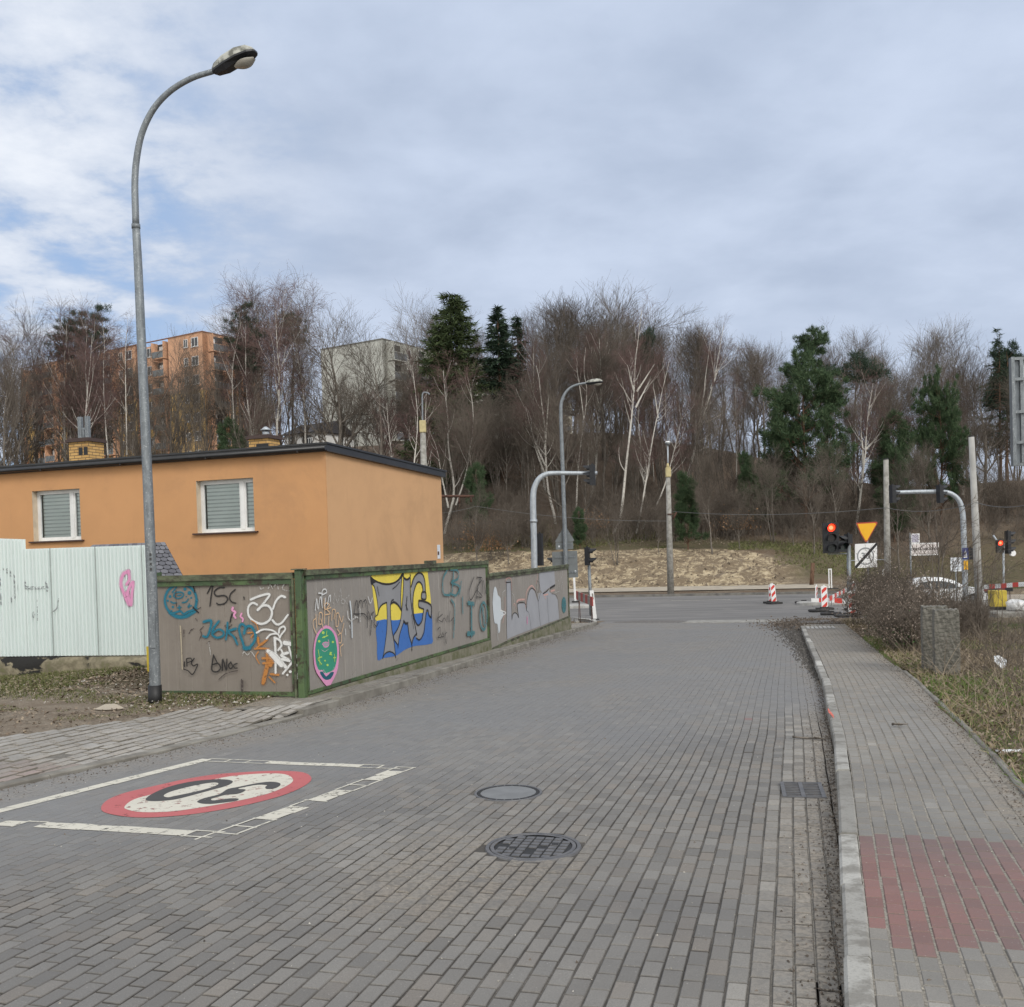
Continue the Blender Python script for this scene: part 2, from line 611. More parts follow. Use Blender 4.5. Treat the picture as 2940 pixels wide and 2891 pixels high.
def m_block():
    m = bpy.data.materials.new('rough concrete block'); t = NT(m)
    o = t.coord('Object')
    n = t.noise(t.stretch(o, (1, 1, 2.2)), 13, 7, 0.7, 0.4)
    n2 = t.noise(o, 3, 5)
    base = t.mix(t.ramp(n, 0.36, 0.62), (0.075, 0.071, 0.06), (0.19, 0.18, 0.155))
    base = t.mix(t.ramp(n2, 0.55, 0.68, 0, 0.6), base, (0.23, 0.215, 0.185))
    t.set('Base Color', base); t.set('Roughness', 0.97)
    t.bump(n, 0.6, 0.015)
    return m


M['block'] = m_block()


def m_render(name, c, cd):
    m = bpy.data.materials.new(name); t = NT(m)
    o = t.coord('Object')
    n = t.noise(o, 0.8, 6, 0.6); st = t.noise(t.stretch(o, (2.2, 2.2, 0.25)), 1.6, 6, 0.65)
    base = t.mix(t.ramp(n, 0.38, 0.68, 0, 0.7), c, tuple(x * 0.90 for x in c))
    base = t.mix(t.ramp(st, 0.56, 0.80, 0, 0.25), base, cd)
    base = t.mix(t.ramp(t.noise(o, 0.5, 7, 0.68, 0.4), 0.47, 0.68, 0, 0.5), base, cd)
    fine = t.noise(o, 110, 3, 0.7)
    base = t.mix(t.ramp(fine, 0.4, 0.65, 0, 0.18), base, cd)
    t.set('Base Color', base); t.set('Roughness', 0.92); t.set('Specular IOR Level', 0.2)
    t.bump(fine, 0.35, 0.004)
    return m


M['orange_wall'] = m_render('orange render', (0.585, 0.315, 0.15), (0.42, 0.235, 0.125))
M['flat_orange'] = m_render('pale orange render', (0.60, 0.345, 0.215), (0.47, 0.28, 0.18))
M['flat_yellow'] = m_render('yellow render', (0.55, 0.36, 0.13), (0.40, 0.28, 0.13))
M['flat_grey'] = m_render('grey green render', (0.52, 0.52, 0.475), (0.38, 0.38, 0.345))
M['flat_cream'] = m_render('cream render', (0.60, 0.56, 0.45), (0.42, 0.40, 0.33))
M['white_wall'] = m_render('white render', (0.72, 0.71, 0.68), (0.5, 0.5, 0.47))
M['reveal'] = mat('cream reveal', (0.60, 0.50, 0.38), 0.9, scale=4)
M['black_trim'] = mat('black roof trim', (0.012, 0.012, 0.014), 0.38, c2=(0.02, 0.02, 0.022), scale=3)
M['roof_felt'] = mat('roof felt', (0.05, 0.05, 0.052), 0.95, scale=4)
M['sill'] = mat('brown sill', (0.07, 0.035, 0.028), 0.5)
M['pvc'] = mat('white window frame', (0.78, 0.78, 0.77), 0.35, c2=(0.66, 0.66, 0.65), scale=3)
M['blind'] = None


def m_glass(name, c, rough=0.08):
    m = bpy.data.materials.new(name); t = NT(m)
    t.set('Base Color', c); t.set('Roughness', rough); t.set('Specular IOR Level', 0.7)
    return m


def m_window_pane():
    m = bpy.data.materials.new('window glass'); t = NT(m)
    t.set('Base Color', (1.0, 1.0, 1.0)); t.set('Roughness', 0.02); t.set('Transmission Weight', 1.0); t.set('IOR', 1.06)
    t.set('Specular IOR Level', 0.6)
    tr = t.n.new('ShaderNodeBsdfTransparent')
    gl = t.n.new('ShaderNodeBsdfGlossy'); gl.inputs['Roughness'].default_value = 0.03
    fr = t.n.new('ShaderNodeFresnel'); fr.inputs[0].default_value = 1.6
    ms = t.n.new('ShaderNodeMixShader')
    t.l.new(fr.outputs[0], ms.inputs[0]); t.l.new(tr.outputs[0], ms.inputs[1]); t.l.new(gl.outputs[0], ms.inputs[2])
    tr.inputs[0].default_value = (0.86, 0.9, 0.9, 1)
    t.l.new(ms.outputs[0], t.out.inputs[0])
    return m


M['pane'] = m_window_pane()
M['far_glass'] = m_glass('far window glass', (0.035, 0.04, 0.045), 0.1)
M['blind'] = mat('grey green blind', (0.88, 0.91, 0.88), 0.7, c2=(0.80, 0.84, 0.81), scale=2)
M['blind_gap'] = mat('sheer blind cloth', (0.56, 0.60, 0.59), 0.8)  # darker cloth of the sheer blind bands and inner curtain
M['yellow_brick'] = None


def m_brick(name, c1, c2, mortar, bw=0.24, bh=0.075):
    m = bpy.data.materials.new(name); t = NT(m)
    o = t.coord('Object')
    sep = t.n.new('ShaderNodeSeparateXYZ'); t.l.new(o, sep.inputs[0])
    com = t.n.new('ShaderNodeCombineXYZ')
    t.l.new(t.math('ADD', sep.outputs[0], sep.outputs[1]), com.inputs[0]); t.l.new(sep.outputs[2], com.inputs[1])
    b = t.n.new('ShaderNodeTexBrick')
    t.l.new(com.outputs[0], b.inputs['Vector'])
    b.inputs['Color1'].default_value = (*c1, 1); b.inputs['Color2'].default_value = (*c2, 1); b.inputs['Mortar'].default_value = (*mortar, 1)
    b.inputs['Scale'].default_value = 1.0
    b.inputs['Brick Width'].default_value, b.inputs['Row Height'].default_value = bw, bh
    b.inputs['Mortar Size'].default_value = 0.008
    t.set('Base Color', b.outputs['Color']); t.set('Roughness', 0.85)
    return m


M['yellow_brick'] = m_brick('yellow brick', (0.58, 0.36, 0.13), (0.46, 0.27, 0.09), (0.10, 0.07, 0.05))


def m_galv(name, c=(0.36, 0.385, 0.40), c2=(0.24, 0.26, 0.275)):
    m = bpy.data.materials.new(name); t = NT(m)
    o = t.coord('Object')
    n = t.noise(t.stretch(o, (6, 6, 1.6)), 3, 6, 0.7)
    sp = t.noise(o, 38, 3, 0.7)
    base = t.mix(t.ramp(n, 0.4, 0.62), c, c2)
    base = t.mix(t.ramp(sp, 0.56, 0.70, 0, 0.55), base, (0.55, 0.57, 0.57))
    t.set('Base Color', base); t.set('Metallic', 0.35); t.set('Roughness', 0.5)
    return m


M['galv'] = m_galv('galvanised steel', (0.215, 0.235, 0.25), (0.15, 0.165, 0.178))
M['galv_lt'] = m_galv('light galvanised steel', (0.44, 0.475, 0.51), (0.34, 0.37, 0.40))
M['kerb_left'] = mat('dirty kerb', (0.155, 0.142, 0.122), 0.92, c2=(0.25, 0.235, 0.205), scale=3, bump=0.4, coord='World')
M['grey_metal'] = mat('grey sign metal', (0.17, 0.185, 0.19), 0.5, 0.3, c2=(0.135, 0.145, 0.15), scale=3)
M['black_paint'] = mat('black paint', (0.012, 0.012, 0.013), 0.55)
M['black_plastic'] = mat('black plastic', (0.014, 0.015, 0.019), 0.5)
M['green_paint'] = mat('weathered green paint', (0.10, 0.20, 0.055), 0.6, c2=(0.05, 0.115, 0.045), scale=5, lo=0.3, hi=0.7)


def m_green():
    m = bpy.data.materials.new('rusted green paint'); t = NT(m)
    o = t.coord('Object')
    n = t.noise(t.stretch(o, (2.5, 2.5, 2.5)), 2.4, 7, 0.7, 0.3)
    base = t.mix(t.ramp(t.noise(o, 1.3, 4), 0.4, 0.6), (0.085, 0.135, 0.052), (0.05, 0.085, 0.042))
    base = t.mix(t.ramp(n, 0.50, 0.62), base, (0.040, 0.028, 0.018))
    t.set('Base Color', base); t.set('Roughness', 0.6)
    t.bump(n, 0.3, 0.004)
    return m


M['green_rust'] = m_green()


def m_old_green():
    m = bpy.data.materials.new('dark mossy rail'); t = NT(m)
    o = t.coord('Object')
    n = t.noise(t.stretch(o, (1.2, 2.5, 2.5)), 3, 7, 0.7, 0.3)
    base = t.mix(t.ramp(n, 0.38, 0.60), (0.125, 0.145, 0.085), (0.05, 0.045, 0.03))
    t.set('Base Color', base); t.set('Roughness', 0.75)
    t.bump(n, 0.3, 0.004)
    return m


M['old_green'] = m_old_green()


def m_panel():
    m = bpy.data.materials.new('weathered brown panel'); t = NT(m)
    o = t.coord('Object')
    st = t.noise(t.stretch(o, (5.5, 5.5, 0.22)), 1.5, 7, 0.68)
    n = t.noise(o, 1.1, 5, 0.6)
    base = t.mix(t.ramp(n, 0.35, 0.65), (0.185, 0.155, 0.127), (0.23, 0.197, 0.165))
    base = t.mix(t.math('MULTIPLY', t.attr('wear'), 0.8), base, (0.262, 0.242, 0.222))
    st2 = t.noise(t.stretch(o, (22, 22, 0.3)), 1.3, 6, 0.7)
    base = t.mix(t.math('MULTIPLY', t.ramp(st2, 0.50, 0.68, 0, 0.85), t.math('MULTIPLY', t.attr('wear'), t.ramp(n, 0.40, 0.60))), base, (0.42, 0.39, 0.35))
    base = t.mix(t.ramp(st, 0.32, 0.46, 0.22, 0.0), base, (0.155, 0.13, 0.105))
    base = t.mix(t.ramp(t.noise(o, 14, 4), 0.55, 0.72, 0, 0.25), base, (0.15, 0.12, 0.10))
    t.set('Base Color', base); t.set('Roughness', 0.72)
    return m


M['panel'] = m_panel()


def m_white_sheet():
    m = bpy.data.materials.new('white corrugated sheet'); t = NT(m)
    o = t.coord('Object')
    st = t.noise(t.stretch(o, (7, 7, 0.3)), 1.4, 6, 0.6)
    base = t.mix(t.ramp(st, 0.45, 0.75, 0, 0.35), (0.68, 0.755, 0.74), (0.50, 0.555, 0.545))
    t.set('Base Color', base); t.set('Roughness', 0.45)
    return m


M['white_sheet'] = m_white_sheet()


def m_plinth():
    m = bpy.data.materials.new('peeling plinth'); t = NT(m)
    o = t.coord('Object')
    n = t.noise(t.stretch(o, (.8, 1, 1.3)), 1.3, 6, 0.55, 0.2); n2 = t.noise(o, 6, 6, 0.65)
    base = t.mix(t.ramp(n2, 0.36, 0.64), (0.27, 0.235, 0.16), (0.15, 0.13, 0.085))
    base = t.mix(t.ramp(n2, 0.58, 0.7, 0, 0.6), base, (0.12, 0.125, 0.05))
    base = t.mix(t.ramp(n, 0.50, 0.53), base, (0.014, 0.013, 0.012))
    t.set('Base Color', base); t.set('Roughness', 0.92)
    t.bump(t.math('ADD', n, n2), 0.6, 0.03)
    return m


M['plinth'] = m_plinth()
M['mossy'] = mat('mossy concrete', (0.20, 0.185, 0.14), 0.95, c2=(0.10, 0.105, 0.05), scale=5, bump=0.5)
M['shingle'] = None


def paint(name, c, worn=0.0, rough=0.6, scale=9):
    m = bpy.data.materials.new(name); t = NT(m)
    pos = t.coord('World')
    n = t.noise(pos, 2.2, 5, 0.6)
    t.set('Base Color', t.mix(t.ramp(n, 0.35, 0.7, 0, 0.5), c, tuple(x * 0.82 for x in c)))
    t.set('Roughness', rough)
    if worn < 0:
        t.set('Alpha', -worn)
    if worn > 0:
        a = t.noise(pos, scale, 8, 0.72)
        al = t.ramp(a, worn - 0.05, worn + 0.05)
        t.set('Alpha', al)
    return m


M['p_black'] = paint('black spray', (0.018, 0.016, 0.016), 0.335, scale=34)
for _k, _c in (('p_black', (.03, .027, .026)), ('p_teal', (.02, .15, .22)), ('p_white', (.6, .6, .59)), ('p_orange', (.42, .18, .06)), ('p_pink', (.62, .28, .45))):
    M[_k + '_mist'] = paint(_k + ' overspray', _c, -0.20)
M['p_fade'] = paint('faded black spray', (0.07, 0.055, 0.05), 0.46, scale=30)
M['p_teal'] = paint('teal spray', (0.01, 0.155, 0.23), 0.34, scale=30)
M['p_teal2'] = paint('faded teal spray', (0.055, 0.185, 0.21), 0.44, scale=26)
M['p_white'] = paint('white spray', (0.68, 0.68, 0.67), 0.335, scale=34)
M['p_white2'] = paint('faded white spray', (0.50, 0.49, 0.47), 0.47, scale=34)
M['p_pale'] = paint('pale roller paint', (0.56, 0.60, 0.63))
M['p_pink'] = paint('pink spray', (0.70, 0.30, 0.50), 0.335, scale=30)
M['p_rose'] = paint('rose spray', (0.55, 0.33, 0.29), 0.36, scale=22)
M['p_hot'] = paint('hot pink spray', (0.80, 0.18, 0.42))
M['p_peach'] = paint('peach spray', (0.68, 0.45, 0.26), 0.34, scale=30)
M['p_orange'] = paint('orange spray', (0.46, 0.19, 0.045), 0.38, scale=22)
M['p_yellow'] = paint('yellow wall paint', (0.76, 0.61, 0.085), 0.34, scale=16)
M['p_blue'] = paint('blue wall paint', (0.045, 0.15, 0.45), 0.34, scale=16)
M['p_grey'] = paint('grey wall paint', (0.26, 0.26, 0.27))
M['p_bluegrey'] = paint('blue grey wall paint', (0.335, 0.34, 0.365))
M['p_green'] = paint('green wall paint', (0.035, 0.27, 0.17))
M['p_deep'] = paint('deep teal paint', (0.01, 0.095, 0.14))
M['p_lime'] = paint('lime spray', (0.42, 0.62, 0.12))
M['p_cream'] = paint('cream drip', (0.44, 0.38, 0.28), 0.40, scale=20)
M['road_white'] = paint('worn white road paint', (0.60, 0.575, 0.50), 0.40, 0.75, 11)
M['road_cream'] = paint('cream road paint', (0.60, 0.57, 0.485), 0.40, 0.75, 14)
M['road_red'] = paint('red road paint', (0.47, 0.12, 0.12), 0.36, 0.75, 14)
M['road_dark'] = paint('dark road paint', (0.06, 0.057, 0.055), 0.30, 0.75, 8)
M['road_base'] = paint('dark base coat', (0.135, 0.134, 0.135), -0.42, 0.8, 3)
M['refl_red'] = paint('reflective red', (0.62, 0.055, 0.04), rough=0.4)
M['dull_red'] = paint('dull red', (0.38, 0.07, 0.06), rough=0.5)
M['refl_white'] = paint('reflective white', (0.80, 0.80, 0.80), rough=0.4)
M['sign_yellow'] = paint('sign yellow', (0.80, 0.42, 0.012), rough=0.4)
M['sign_red'] = paint('sign red', (0.42, 0.06, 0.03), rough=0.4)
M['sign_grey'] = paint('sign grey', (0.27, 0.28, 0.29), rough=0.4)
M['sign_blue'] = paint('sign blue', (0.012, 0.035, 0.22), rough=0.4)
M['sign_black'] = paint('sign black', (0.012, 0.012, 0.014), rough=0.4)
M['box_yellow'] = mat('yellow plastic', (0.62, 0.47, 0.045), 0.5, c2=(0.50, 0.37, 0.03), scale=4)
M['rubber'] = mat('recycled rubber', (0.030, 0.030, 0.032), 0.9, c2=(0.055, 0.052, 0.05), scale=10, bump=0.4)
M['car_white'] = mat('white car paint', (0.80, 0.81, 0.82), 0.25, c2=(0.74, 0.75, 0.76), scale=2)
M['car_glass'] = m_glass('car glass', (0.02, 0.024, 0.028), 0.05)
M['tyre'] = mat('tyre rubber', (0.02, 0.02, 0.02), 0.85)
M['iron'] = mat('cast iron', (0.115, 0.115, 0.12), 0.55, 0.35, c2=(0.165, 0.16, 0.16), scale=14, bump=0.3)
M['iron_dark'] = mat('dark cast iron', (0.03, 0.03, 0.03), 0.7, 0.2, scale=10)
M['rust'] = mat('rusty steel', (0.10, 0.045, 0.028), 0.85, c2=(0.06, 0.03, 0.022), scale=8)
M['wire'] = mat('dull wire', (0.16, 0.16, 0.155), 0.6, 0.3)
M['insulator'] = mat('yellowed box', (0.50, 0.42, 0.22), 0.7)


def m_emit(name, c, s):
    m = bpy.data.materials.new(name); t = NT(m)
    t.set('Base Color', c); t.set('Emission Color', c); t.set('Emission Strength', s)
    return m


M['red_on'] = m_emit('lit red lens', (1.0, 0.045, 0.012), 2.2)
M['red_core'] = m_emit('lit red lens centre', (1.0, 0.16, 0.07), 3.0)
M['lens_off'] = m_glass('dark lens', (0.02, 0.012, 0.012), 0.25)
M['lens_green'] = m_glass('dark green lens', (0.008, 0.02, 0.018), 0.25)
M['lamp_glass'] = m_glass('lamp bowl', (0.34, 0.32, 0.28), 0.15)
M['lamp_shell'] = mat('dirty lamp shell', (0.42, 0.42, 0.38), 0.6, c2=(0.13, 0.13, 0.11), scale=9, lo=0.42, hi=0.62)


def m_bark(name, a, b, sc, st):
    m = bpy.data.materials.new(name); t = NT(m)
    n = t.noise(t.stretch(t.coord('Object'), st), sc, 6, 0.7)
    t.set('Base Color', t.mix(t.ramp(n, 0.38, 0.62), a, b)); t.set('Roughness', 0.95); t.set('Specular IOR Level', 0.1)
    t.bump(n, 0.5, 0.02)
    return m


M['bark'] = m_bark('grey brown bark', (0.10, 0.088, 0.075), (0.21, 0.185, 0.16), 6, (2, 2, 0.5))
M['pine_bark'] = m_bark('pine bark', (0.10, 0.06, 0.042), (0.17, 0.105, 0.072), 6, (2, 2, 0.5))


def m_birch():
    m = bpy.data.materials.new('birch bark'); t = NT(m)
    o = t.coord('Object')
    n = t.noise(t.stretch(o, (3, 3, 9)), 1.3, 5, 0.7)
    low = t.noise(o, 1.5, 5, 0.7)
    base = t.mix(t.ramp(n, 0.57, 0.66), (0.55, 0.52, 0.47), (0.07, 0.06, 0.055))
    base = t.mix(t.ramp(low, 0.55, 0.72, 0, 0.6), base, (0.25, 0.22, 0.19))
    t.set('Base Color', base); t.set('Roughness', 0.85)
    return m


M['birch_bark'] = m_birch()


def m_twig(name, a, b):
    m = bpy.data.materials.new(name); t = NT(m)
    r = t.math('FRACT', t.math('ADD', t.math('MULTIPLY', t.objrand(), 0.7), t.math('MULTIPLY', t.island(), 0.3)))
    t.set('Base Color', t.mix(r, a, b)); t.set('Roughness', 0.95); t.set('Specular IOR Level', 0.1)
    return m


M['twig'] = m_twig('brown twigs', (0.06, 0.05, 0.042), (0.18, 0.153, 0.128))
M['twig_red'] = m_twig('reddish birch twigs', (0.105, 0.066, 0.062), (0.175, 0.118, 0.108))
M['twig_pale'] = m_twig('pale dry stems', (0.24, 0.195, 0.145), (0.33, 0.275, 0.21))
M['twig_bush'] = m_twig('bush twigs', (0.085, 0.07, 0.058), (0.175, 0.147, 0.122))


def m_leaf(name, a, b):
    m = bpy.data.materials.new(name); t = NT(m)
    r = t.math('FRACT', t.math('ADD', t.objrand(), t.math('MULTIPLY', t.island(), 1.0)))
    t.set('Base Color', t.mix(r, a, b)); t.set('Roughness', 0.75); t.set('Specular IOR Level', 0.2)
    return m


M['spruce'] = m_leaf('spruce needles', (0.03, 0.045, 0.02), (0.075, 0.10, 0.04))
M['dark_spruce'] = m_leaf('dark spruce needles', (0.018, 0.032, 0.022), (0.05, 0.078, 0.048))
M['pine'] = m_leaf('pine needles', (0.028, 0.055, 0.028), (0.085, 0.125, 0.06))
M['dry_leaf'] = m_leaf('dry leaves', (0.11, 0.08, 0.058), (0.31, 0.25, 0.185))
M['oak_leaf'] = m_leaf('rusty leaves', (0.20, 0.11, 0.055), (0.30, 0.18, 0.10))
M['ivy'] = m_leaf('ivy leaves', (0.02, 0.05, 0.016), (0.07, 0.13, 0.04))
M['grass'] = m_leaf('grass blades', (0.075, 0.095, 0.028), (0.19, 0.185, 0.085))
M['green_grass'] = m_leaf('green grass blades', (0.07, 0.13, 0.025), (0.16, 0.22, 0.06))
M['straw'] = m_leaf('dry grass blades', (0.24, 0.19, 0.11), (0.36, 0.30, 0.19))
M['chip'] = m_leaf('dark debris', (0.06, 0.05, 0.042), (0.19, 0.155, 0.125))
M['stone'] = m_leaf('pale chips', (0.28, 0.26, 0.22), (0.55, 0.52, 0.47))
M['paper'] = mat('white paper', (0.75, 0.76, 0.78), 0.8, c2=(0.55, 0.60, 0.66), scale=9)
# ------------------------------------------------------------------ ground sheet
rng = np.random.default_rng(7)


def vnoise(x, y, seed=0, octaves=4):              # cheap smooth noise for meshes, -1..1
    r = np.random.default_rng(seed)
    out = np.zeros_like(np.asarray(x, float)); amp, tot = 1.0, 0.0
    for o in range(octaves):
        for _ in range(3):
            a, p, q = r.uniform(0, 6.28), r.uniform(0, 6.28), r.uniform(0.6, 1.4)
            out += amp * np.sin((np.cos(a) * x + np.sin(a) * y) * q * 2 ** o + p) / 3
        tot += amp; amp *= 0.55
    return out / tot


def axis(parts):
    return np.unique(np.round(np.concatenate([np.arange(a, b, s) for a, b, s in parts]), 4))


ua = axis([(-190, -60, 8), (-60, -26, 2), (-26, -14, .5), (-14, 3, .2), (3, 12, .35), (12, 40, .6), (40, 70, 2), (70, 230, 8)])
va = axis([(-12, 3, 1), (3, 34, .22), (34, 58, .8), (58, 64, .5), (64, 80, .3), (80, 126, 1.2), (126, 180, 6), (180, 420, 30)])
UU, VV = np.meshgrid(ua, va)


def sand_mask(U, V):
    w = vnoise(U * .5, V * .5, 3)
    a = sstep(-27, -23, U) * (1 - sstep(-1.6, 1.0, U + w * 1.2))
    top = 73.2 + 1.2 * w - 3.2 * sstep(-6.0, 0.5, U)
    right = sstep(2.5, 5, U) * (1 - sstep(67.0, 68.4, V + w)) * 0.7
    return np.maximum(a * sstep(64.7, 65.7, V + .7 * w) * (1 - sstep(top - .4, top + .5, V)), right * sstep(65.2, 65.8, V))


ZZ = S(UU, VV)
cov = (UU > u_left(VV) - 1.02) & (UU < u_right(VV) + 1.22) & (VV < 36)          # under the paving
cov |= (VV > 34.2) & (VV < 57.2)
ZZ = ZZ - 0.10 * cov
drv = (UU < u_left(VV)) & (UU > u_left(VV) - 4.2) & (VV < 12.2)
ZZ = ZZ - 0.035 * (drv & ~cov)
ZZ += np.where(cov | drv, 0, 0.018 * vnoise(UU * 2, VV * 2, 5))
sm = sand_mask(UU, VV)
ZZ += sm * (0.40 * vnoise(UU * 1.1, VV * 1.3, 9, 5) + 0.25 * np.abs(vnoise(UU * 2.6, VV * 2.6, 11)))
hillm = sstep(72, 80, VV)
ZZ += hillm * (0.5 * vnoise(UU * .18, VV * .18, 21) + 0.12 * vnoise(UU * .8, VV * .8, 22))
# the bank is lower on the right, the wood starts farther back there
rightm = sstep(-2, 8, UU) * sstep(66, 70, VV)
ZZ -= rightm * 1.3 * (1 - sstep(74, 86, VV))
XX, YY = UU * EU.x + VV * EV.x, UU * EU.y + VV * EV.y
nu, nv = len(ua), len(va)
ii = (np.arange(nv - 1)[:, None] * nu + np.arange(nu - 1)[None, :]).ravel()
quads = np.stack([ii, ii + 1, ii + nu + 1, ii + nu], 1)
wv = vnoise(UU * .35, VV * .35, 31)
grassm = np.zeros_like(UU)
grassm = np.maximum(grassm, sstep(71, 74, VV) * (1 - sstep(77, 82, VV + 2 * wv)) * 0.9)                   # above the sand
grassm = np.maximum(grassm, sstep(-2, 1, UU) * sstep(66, 67.5, VV) * (1 - sstep(80, 90, VV)) * 0.85)
grassm = np.maximum(grassm, (UU > u_right(VV) + 1.1) * (VV < 34) * (0.30 + 0.5 * (wv > 0.05)))
grassm = np.maximum(grassm, (UU < -6.9) * (VV > 12.2) * (VV < 33) * 0.65)
woodm = sstep(76, 82, VV + 2 * wv) * (1 - 0.75 * sstep(10, 14, UU) * (1 - sstep(92, 100, VV)))
dustm = (UU < u_left(VV)) * (1 - sstep(12.6, 13.4, VV + .8 * wv)) * (UU > -15) * 0.8
me = new_mesh_np('ground', np.stack([XX, YY, ZZ], -1).reshape(-1, 3), quads, mats=[M['soil']], smooth=True,
                 attrs={'grass': grassm.ravel(), 'sand': sm.ravel(), 'wood': woodm.ravel(), 'dust': dustm.ravel()})
ground = tag(link('ground', me), kind='structure')


def ground_z(x, y):                               # height of the built sheet
    u, v = to_uv((x, y))
    i = int(np.clip(np.searchsorted(ua, u) - 1, 0, nu - 2)); j = int(np.clip(np.searchsorted(va, v) - 1, 0, nv - 2))
    a = (u - ua[i]) / (ua[i + 1] - ua[i]); b = (v - va[j]) / (va[j + 1] - va[j])
    a, b = min(max(a, 0), 1), min(max(b, 0), 1)
    return float((ZZ[j, i] * (1 - a) + ZZ[j, i + 1] * a) * (1 - b) + (ZZ[j + 1, i] * (1 - a) + ZZ[j + 1, i + 1] * a) * b)


# ------------------------------------------------------------------ paving stone by stone
def pave(name, material, u0, u1, v0, v1, inside, height, warp, seed, w=0.10, l=0.20, gap_u=0.0048, gap_v=0.0062, red=None, pale=None, dirt=None, track=None, tilt=0.0010):
    r = np.random.default_rng(seed)
    nu_, nv_ = int((u1 - u0) / w), int((v1 - v0) / l)
    I, J = np.meshgrid(np.arange(nu_), np.arange(nv_), indexing='ij')
    off = np.where(I % 2 == 0, 0.0, 0.5) + r.normal(0, 0.035, nu_)[:, None]
    uc = u0 + w * (I + .5); vc = v0 + l * (J + .5 + off)
    uc, vc = uc.ravel(), vc.ravel()
    k = inside(uc, vc)
    uc, vc = uc[k], vc[k]
    n = len(uc)
    hw = w / 2 - gap_u / 2 - r.uniform(0, .0022, n); hl = l / 2 - gap_v / 2 - r.uniform(0, .002, n)
    tk = np.zeros(n) if track is None else np.asarray(track(uc, vc), float)
    hw = hw + gap_u * .46 * tk; hl = hl + gap_v * .44 * tk
    ch = .0055 - .0047 * tk
    dz = r.normal(0, tilt, n) * (1 - .6 * tk); tu, tv = r.normal(0, .007, n) * (1 - .7 * tk), r.normal(0, .005, n) * (1 - .7 * tk)
    rot = r.normal(0, .006, n)
    sgn = np.array([[-1, -1], [1, -1], [1, 1], [-1, 1]], float)
    P = np.zeros((n, 12, 3))
    for ring, (ins, drop) in enumerate(((ch, 0.0 * ch), (0.0 * ch, -ch), (0.0 * ch, -0.028 + 0 * ch))):
        for c in range(4):
            a = sgn[c, 0] * (hw - ins); b = sgn[c, 1] * (hl - ins)
            P[:, ring * 4 + c, 0] = uc + a - rot * b
            P[:, ring * 4 + c, 1] = vc + b + rot * a
            P[:, ring * 4 + c, 2] = drop + dz + tu * a + tv * b
    U, V = P[..., 0], P[..., 1]
    Wu, Wv = warp(U, V)
    Z = height(Wu, Wv) + P[..., 2]
    V3 = np.stack([Wu * EU.x + Wv * EV.x, Wu * EU.y + Wv * EV.y, Z], -1).reshape(-1, 3)
    base = (np.arange(n) * 12)[:, None, None]
    fq = [[0, 1, 2, 3]]
    for a, b in ((4, 0), (8, 4)):
        for c in range(4):
            fq.append([a + c, a + (c + 1) % 4, b + (c + 1) % 4, b + c])
    Fq = (base + np.array(fq)[None]).reshape(-1, 4)
    at = {'edge': np.tile(np.repeat([0., 1., 1.], 4), n) * np.repeat(1 - .97 * tk, 12)}
    for nm, fn in (('red', red), ('pale', pale), ('dirt', dirt), ('track', track and (lambda a, b, c: tk))):
        val = np.zeros(n) if fn is None else np.asarray(fn(uc, vc, r), float)
        at[nm] = np.repeat(val, 12)
    me = new_mesh_np(name, V3, Fq, mats=[material], attrs=at)
    return tag(link(name, me), kind='structure')


def sheet(name, material, u0, u1, v0, v1, height, du=0.25, dv=0.25, attrs=None, mask=None):
    a, b = np.linspace(u0, u1, max(2, int((u1 - u0) / du) + 1)), np.linspace(v0, v1, max(2, int((v1 - v0) / dv) + 1))
    A, B = np.meshgrid(a, b)
    Z = height(A, B)
    n_, m_ = len(a), len(b)
    i = (np.arange(m_ - 1)[:, None] * n_ + np.arange(n_ - 1)[None, :]).ravel()
    q = np.stack([i, i + 1, i + n_ + 1, i + n_], 1)
    if mask is not None:
        k = mask(A, B).ravel()
        q = q[k[q].all(1)]
    me = new_mesh_np(name, np.stack([A * EU.x + B * EV.x, A * EU.y + B * EV.y, Z], -1).reshape(-1, 3), q, mats=[material], smooth=True,
                     attrs={k: f(A, B).ravel() for k, f in (attrs or {}).items()})
    return me


V_END = 34.6


def rut(U, V):                                    # settled wheel tracks and small dips
    return 0.010 * vnoise(U * 1.1, V * .55, 41) + 0.006 * vnoise(U * 3, V * 1.4, 43)


def road_h(U, V):
    return G(V) + rut(U, V)


def road_warp(U, V):
    return U + 0.035 * vnoise(U * .25, V * .42, 51, 3) + 0.019 * vnoise(U * .6, V * 1.3, 52, 3) + 0.0035 * (V - 12) * np.sin(V * .16) * .5, V + 0.02 * vnoise(U * .8, V * .3, 53, 3)


COVERS = [(on_road(*dpx(x, y)), (on_road(*dpx(x + r, y)) - on_road(*dpx(x, y))).length) for x, y, r in ((961, 1500, 66), (1008, 1602, 93))]


def road_in(u, v):
    k = np.ones(len(u), bool)
    for c, R in COVERS:
        cu, cv = to_uv(c)
        k &= np.hypot(u - cu, v - cv) > R * 1.0
    return k & (u > u_left(v) + .02) & (u < u_right(v) + .045)


def road_dirt(u, v, r):
    dr, dl = u_right(v) - u, u - u_left(v)
    n = vnoise(u * 2, v * 1.1, 61)
    d = (1 - sstep(0.05, 0.55, dr + .12 * n)) * 0.75 + (1 - sstep(0.30, 0.85, dl + .2 * n)) * 1.1
    d += 0.40 * sstep(0.15, 0.6, vnoise(u * .9, v * .45, 62)) + .40 * sstep(.2, .6, vnoise(u * 2.1, v * .4, 63)) + .5 * sstep(.9, .3, np.hypot(u + 1.9, (v - 5.6) * .6)) + 0.25 * sstep(26, 33, v)
    return np.clip(d + .45 * sstep(11, 20, v) * (.6 + .4 * n), 0, 1.0) * .9


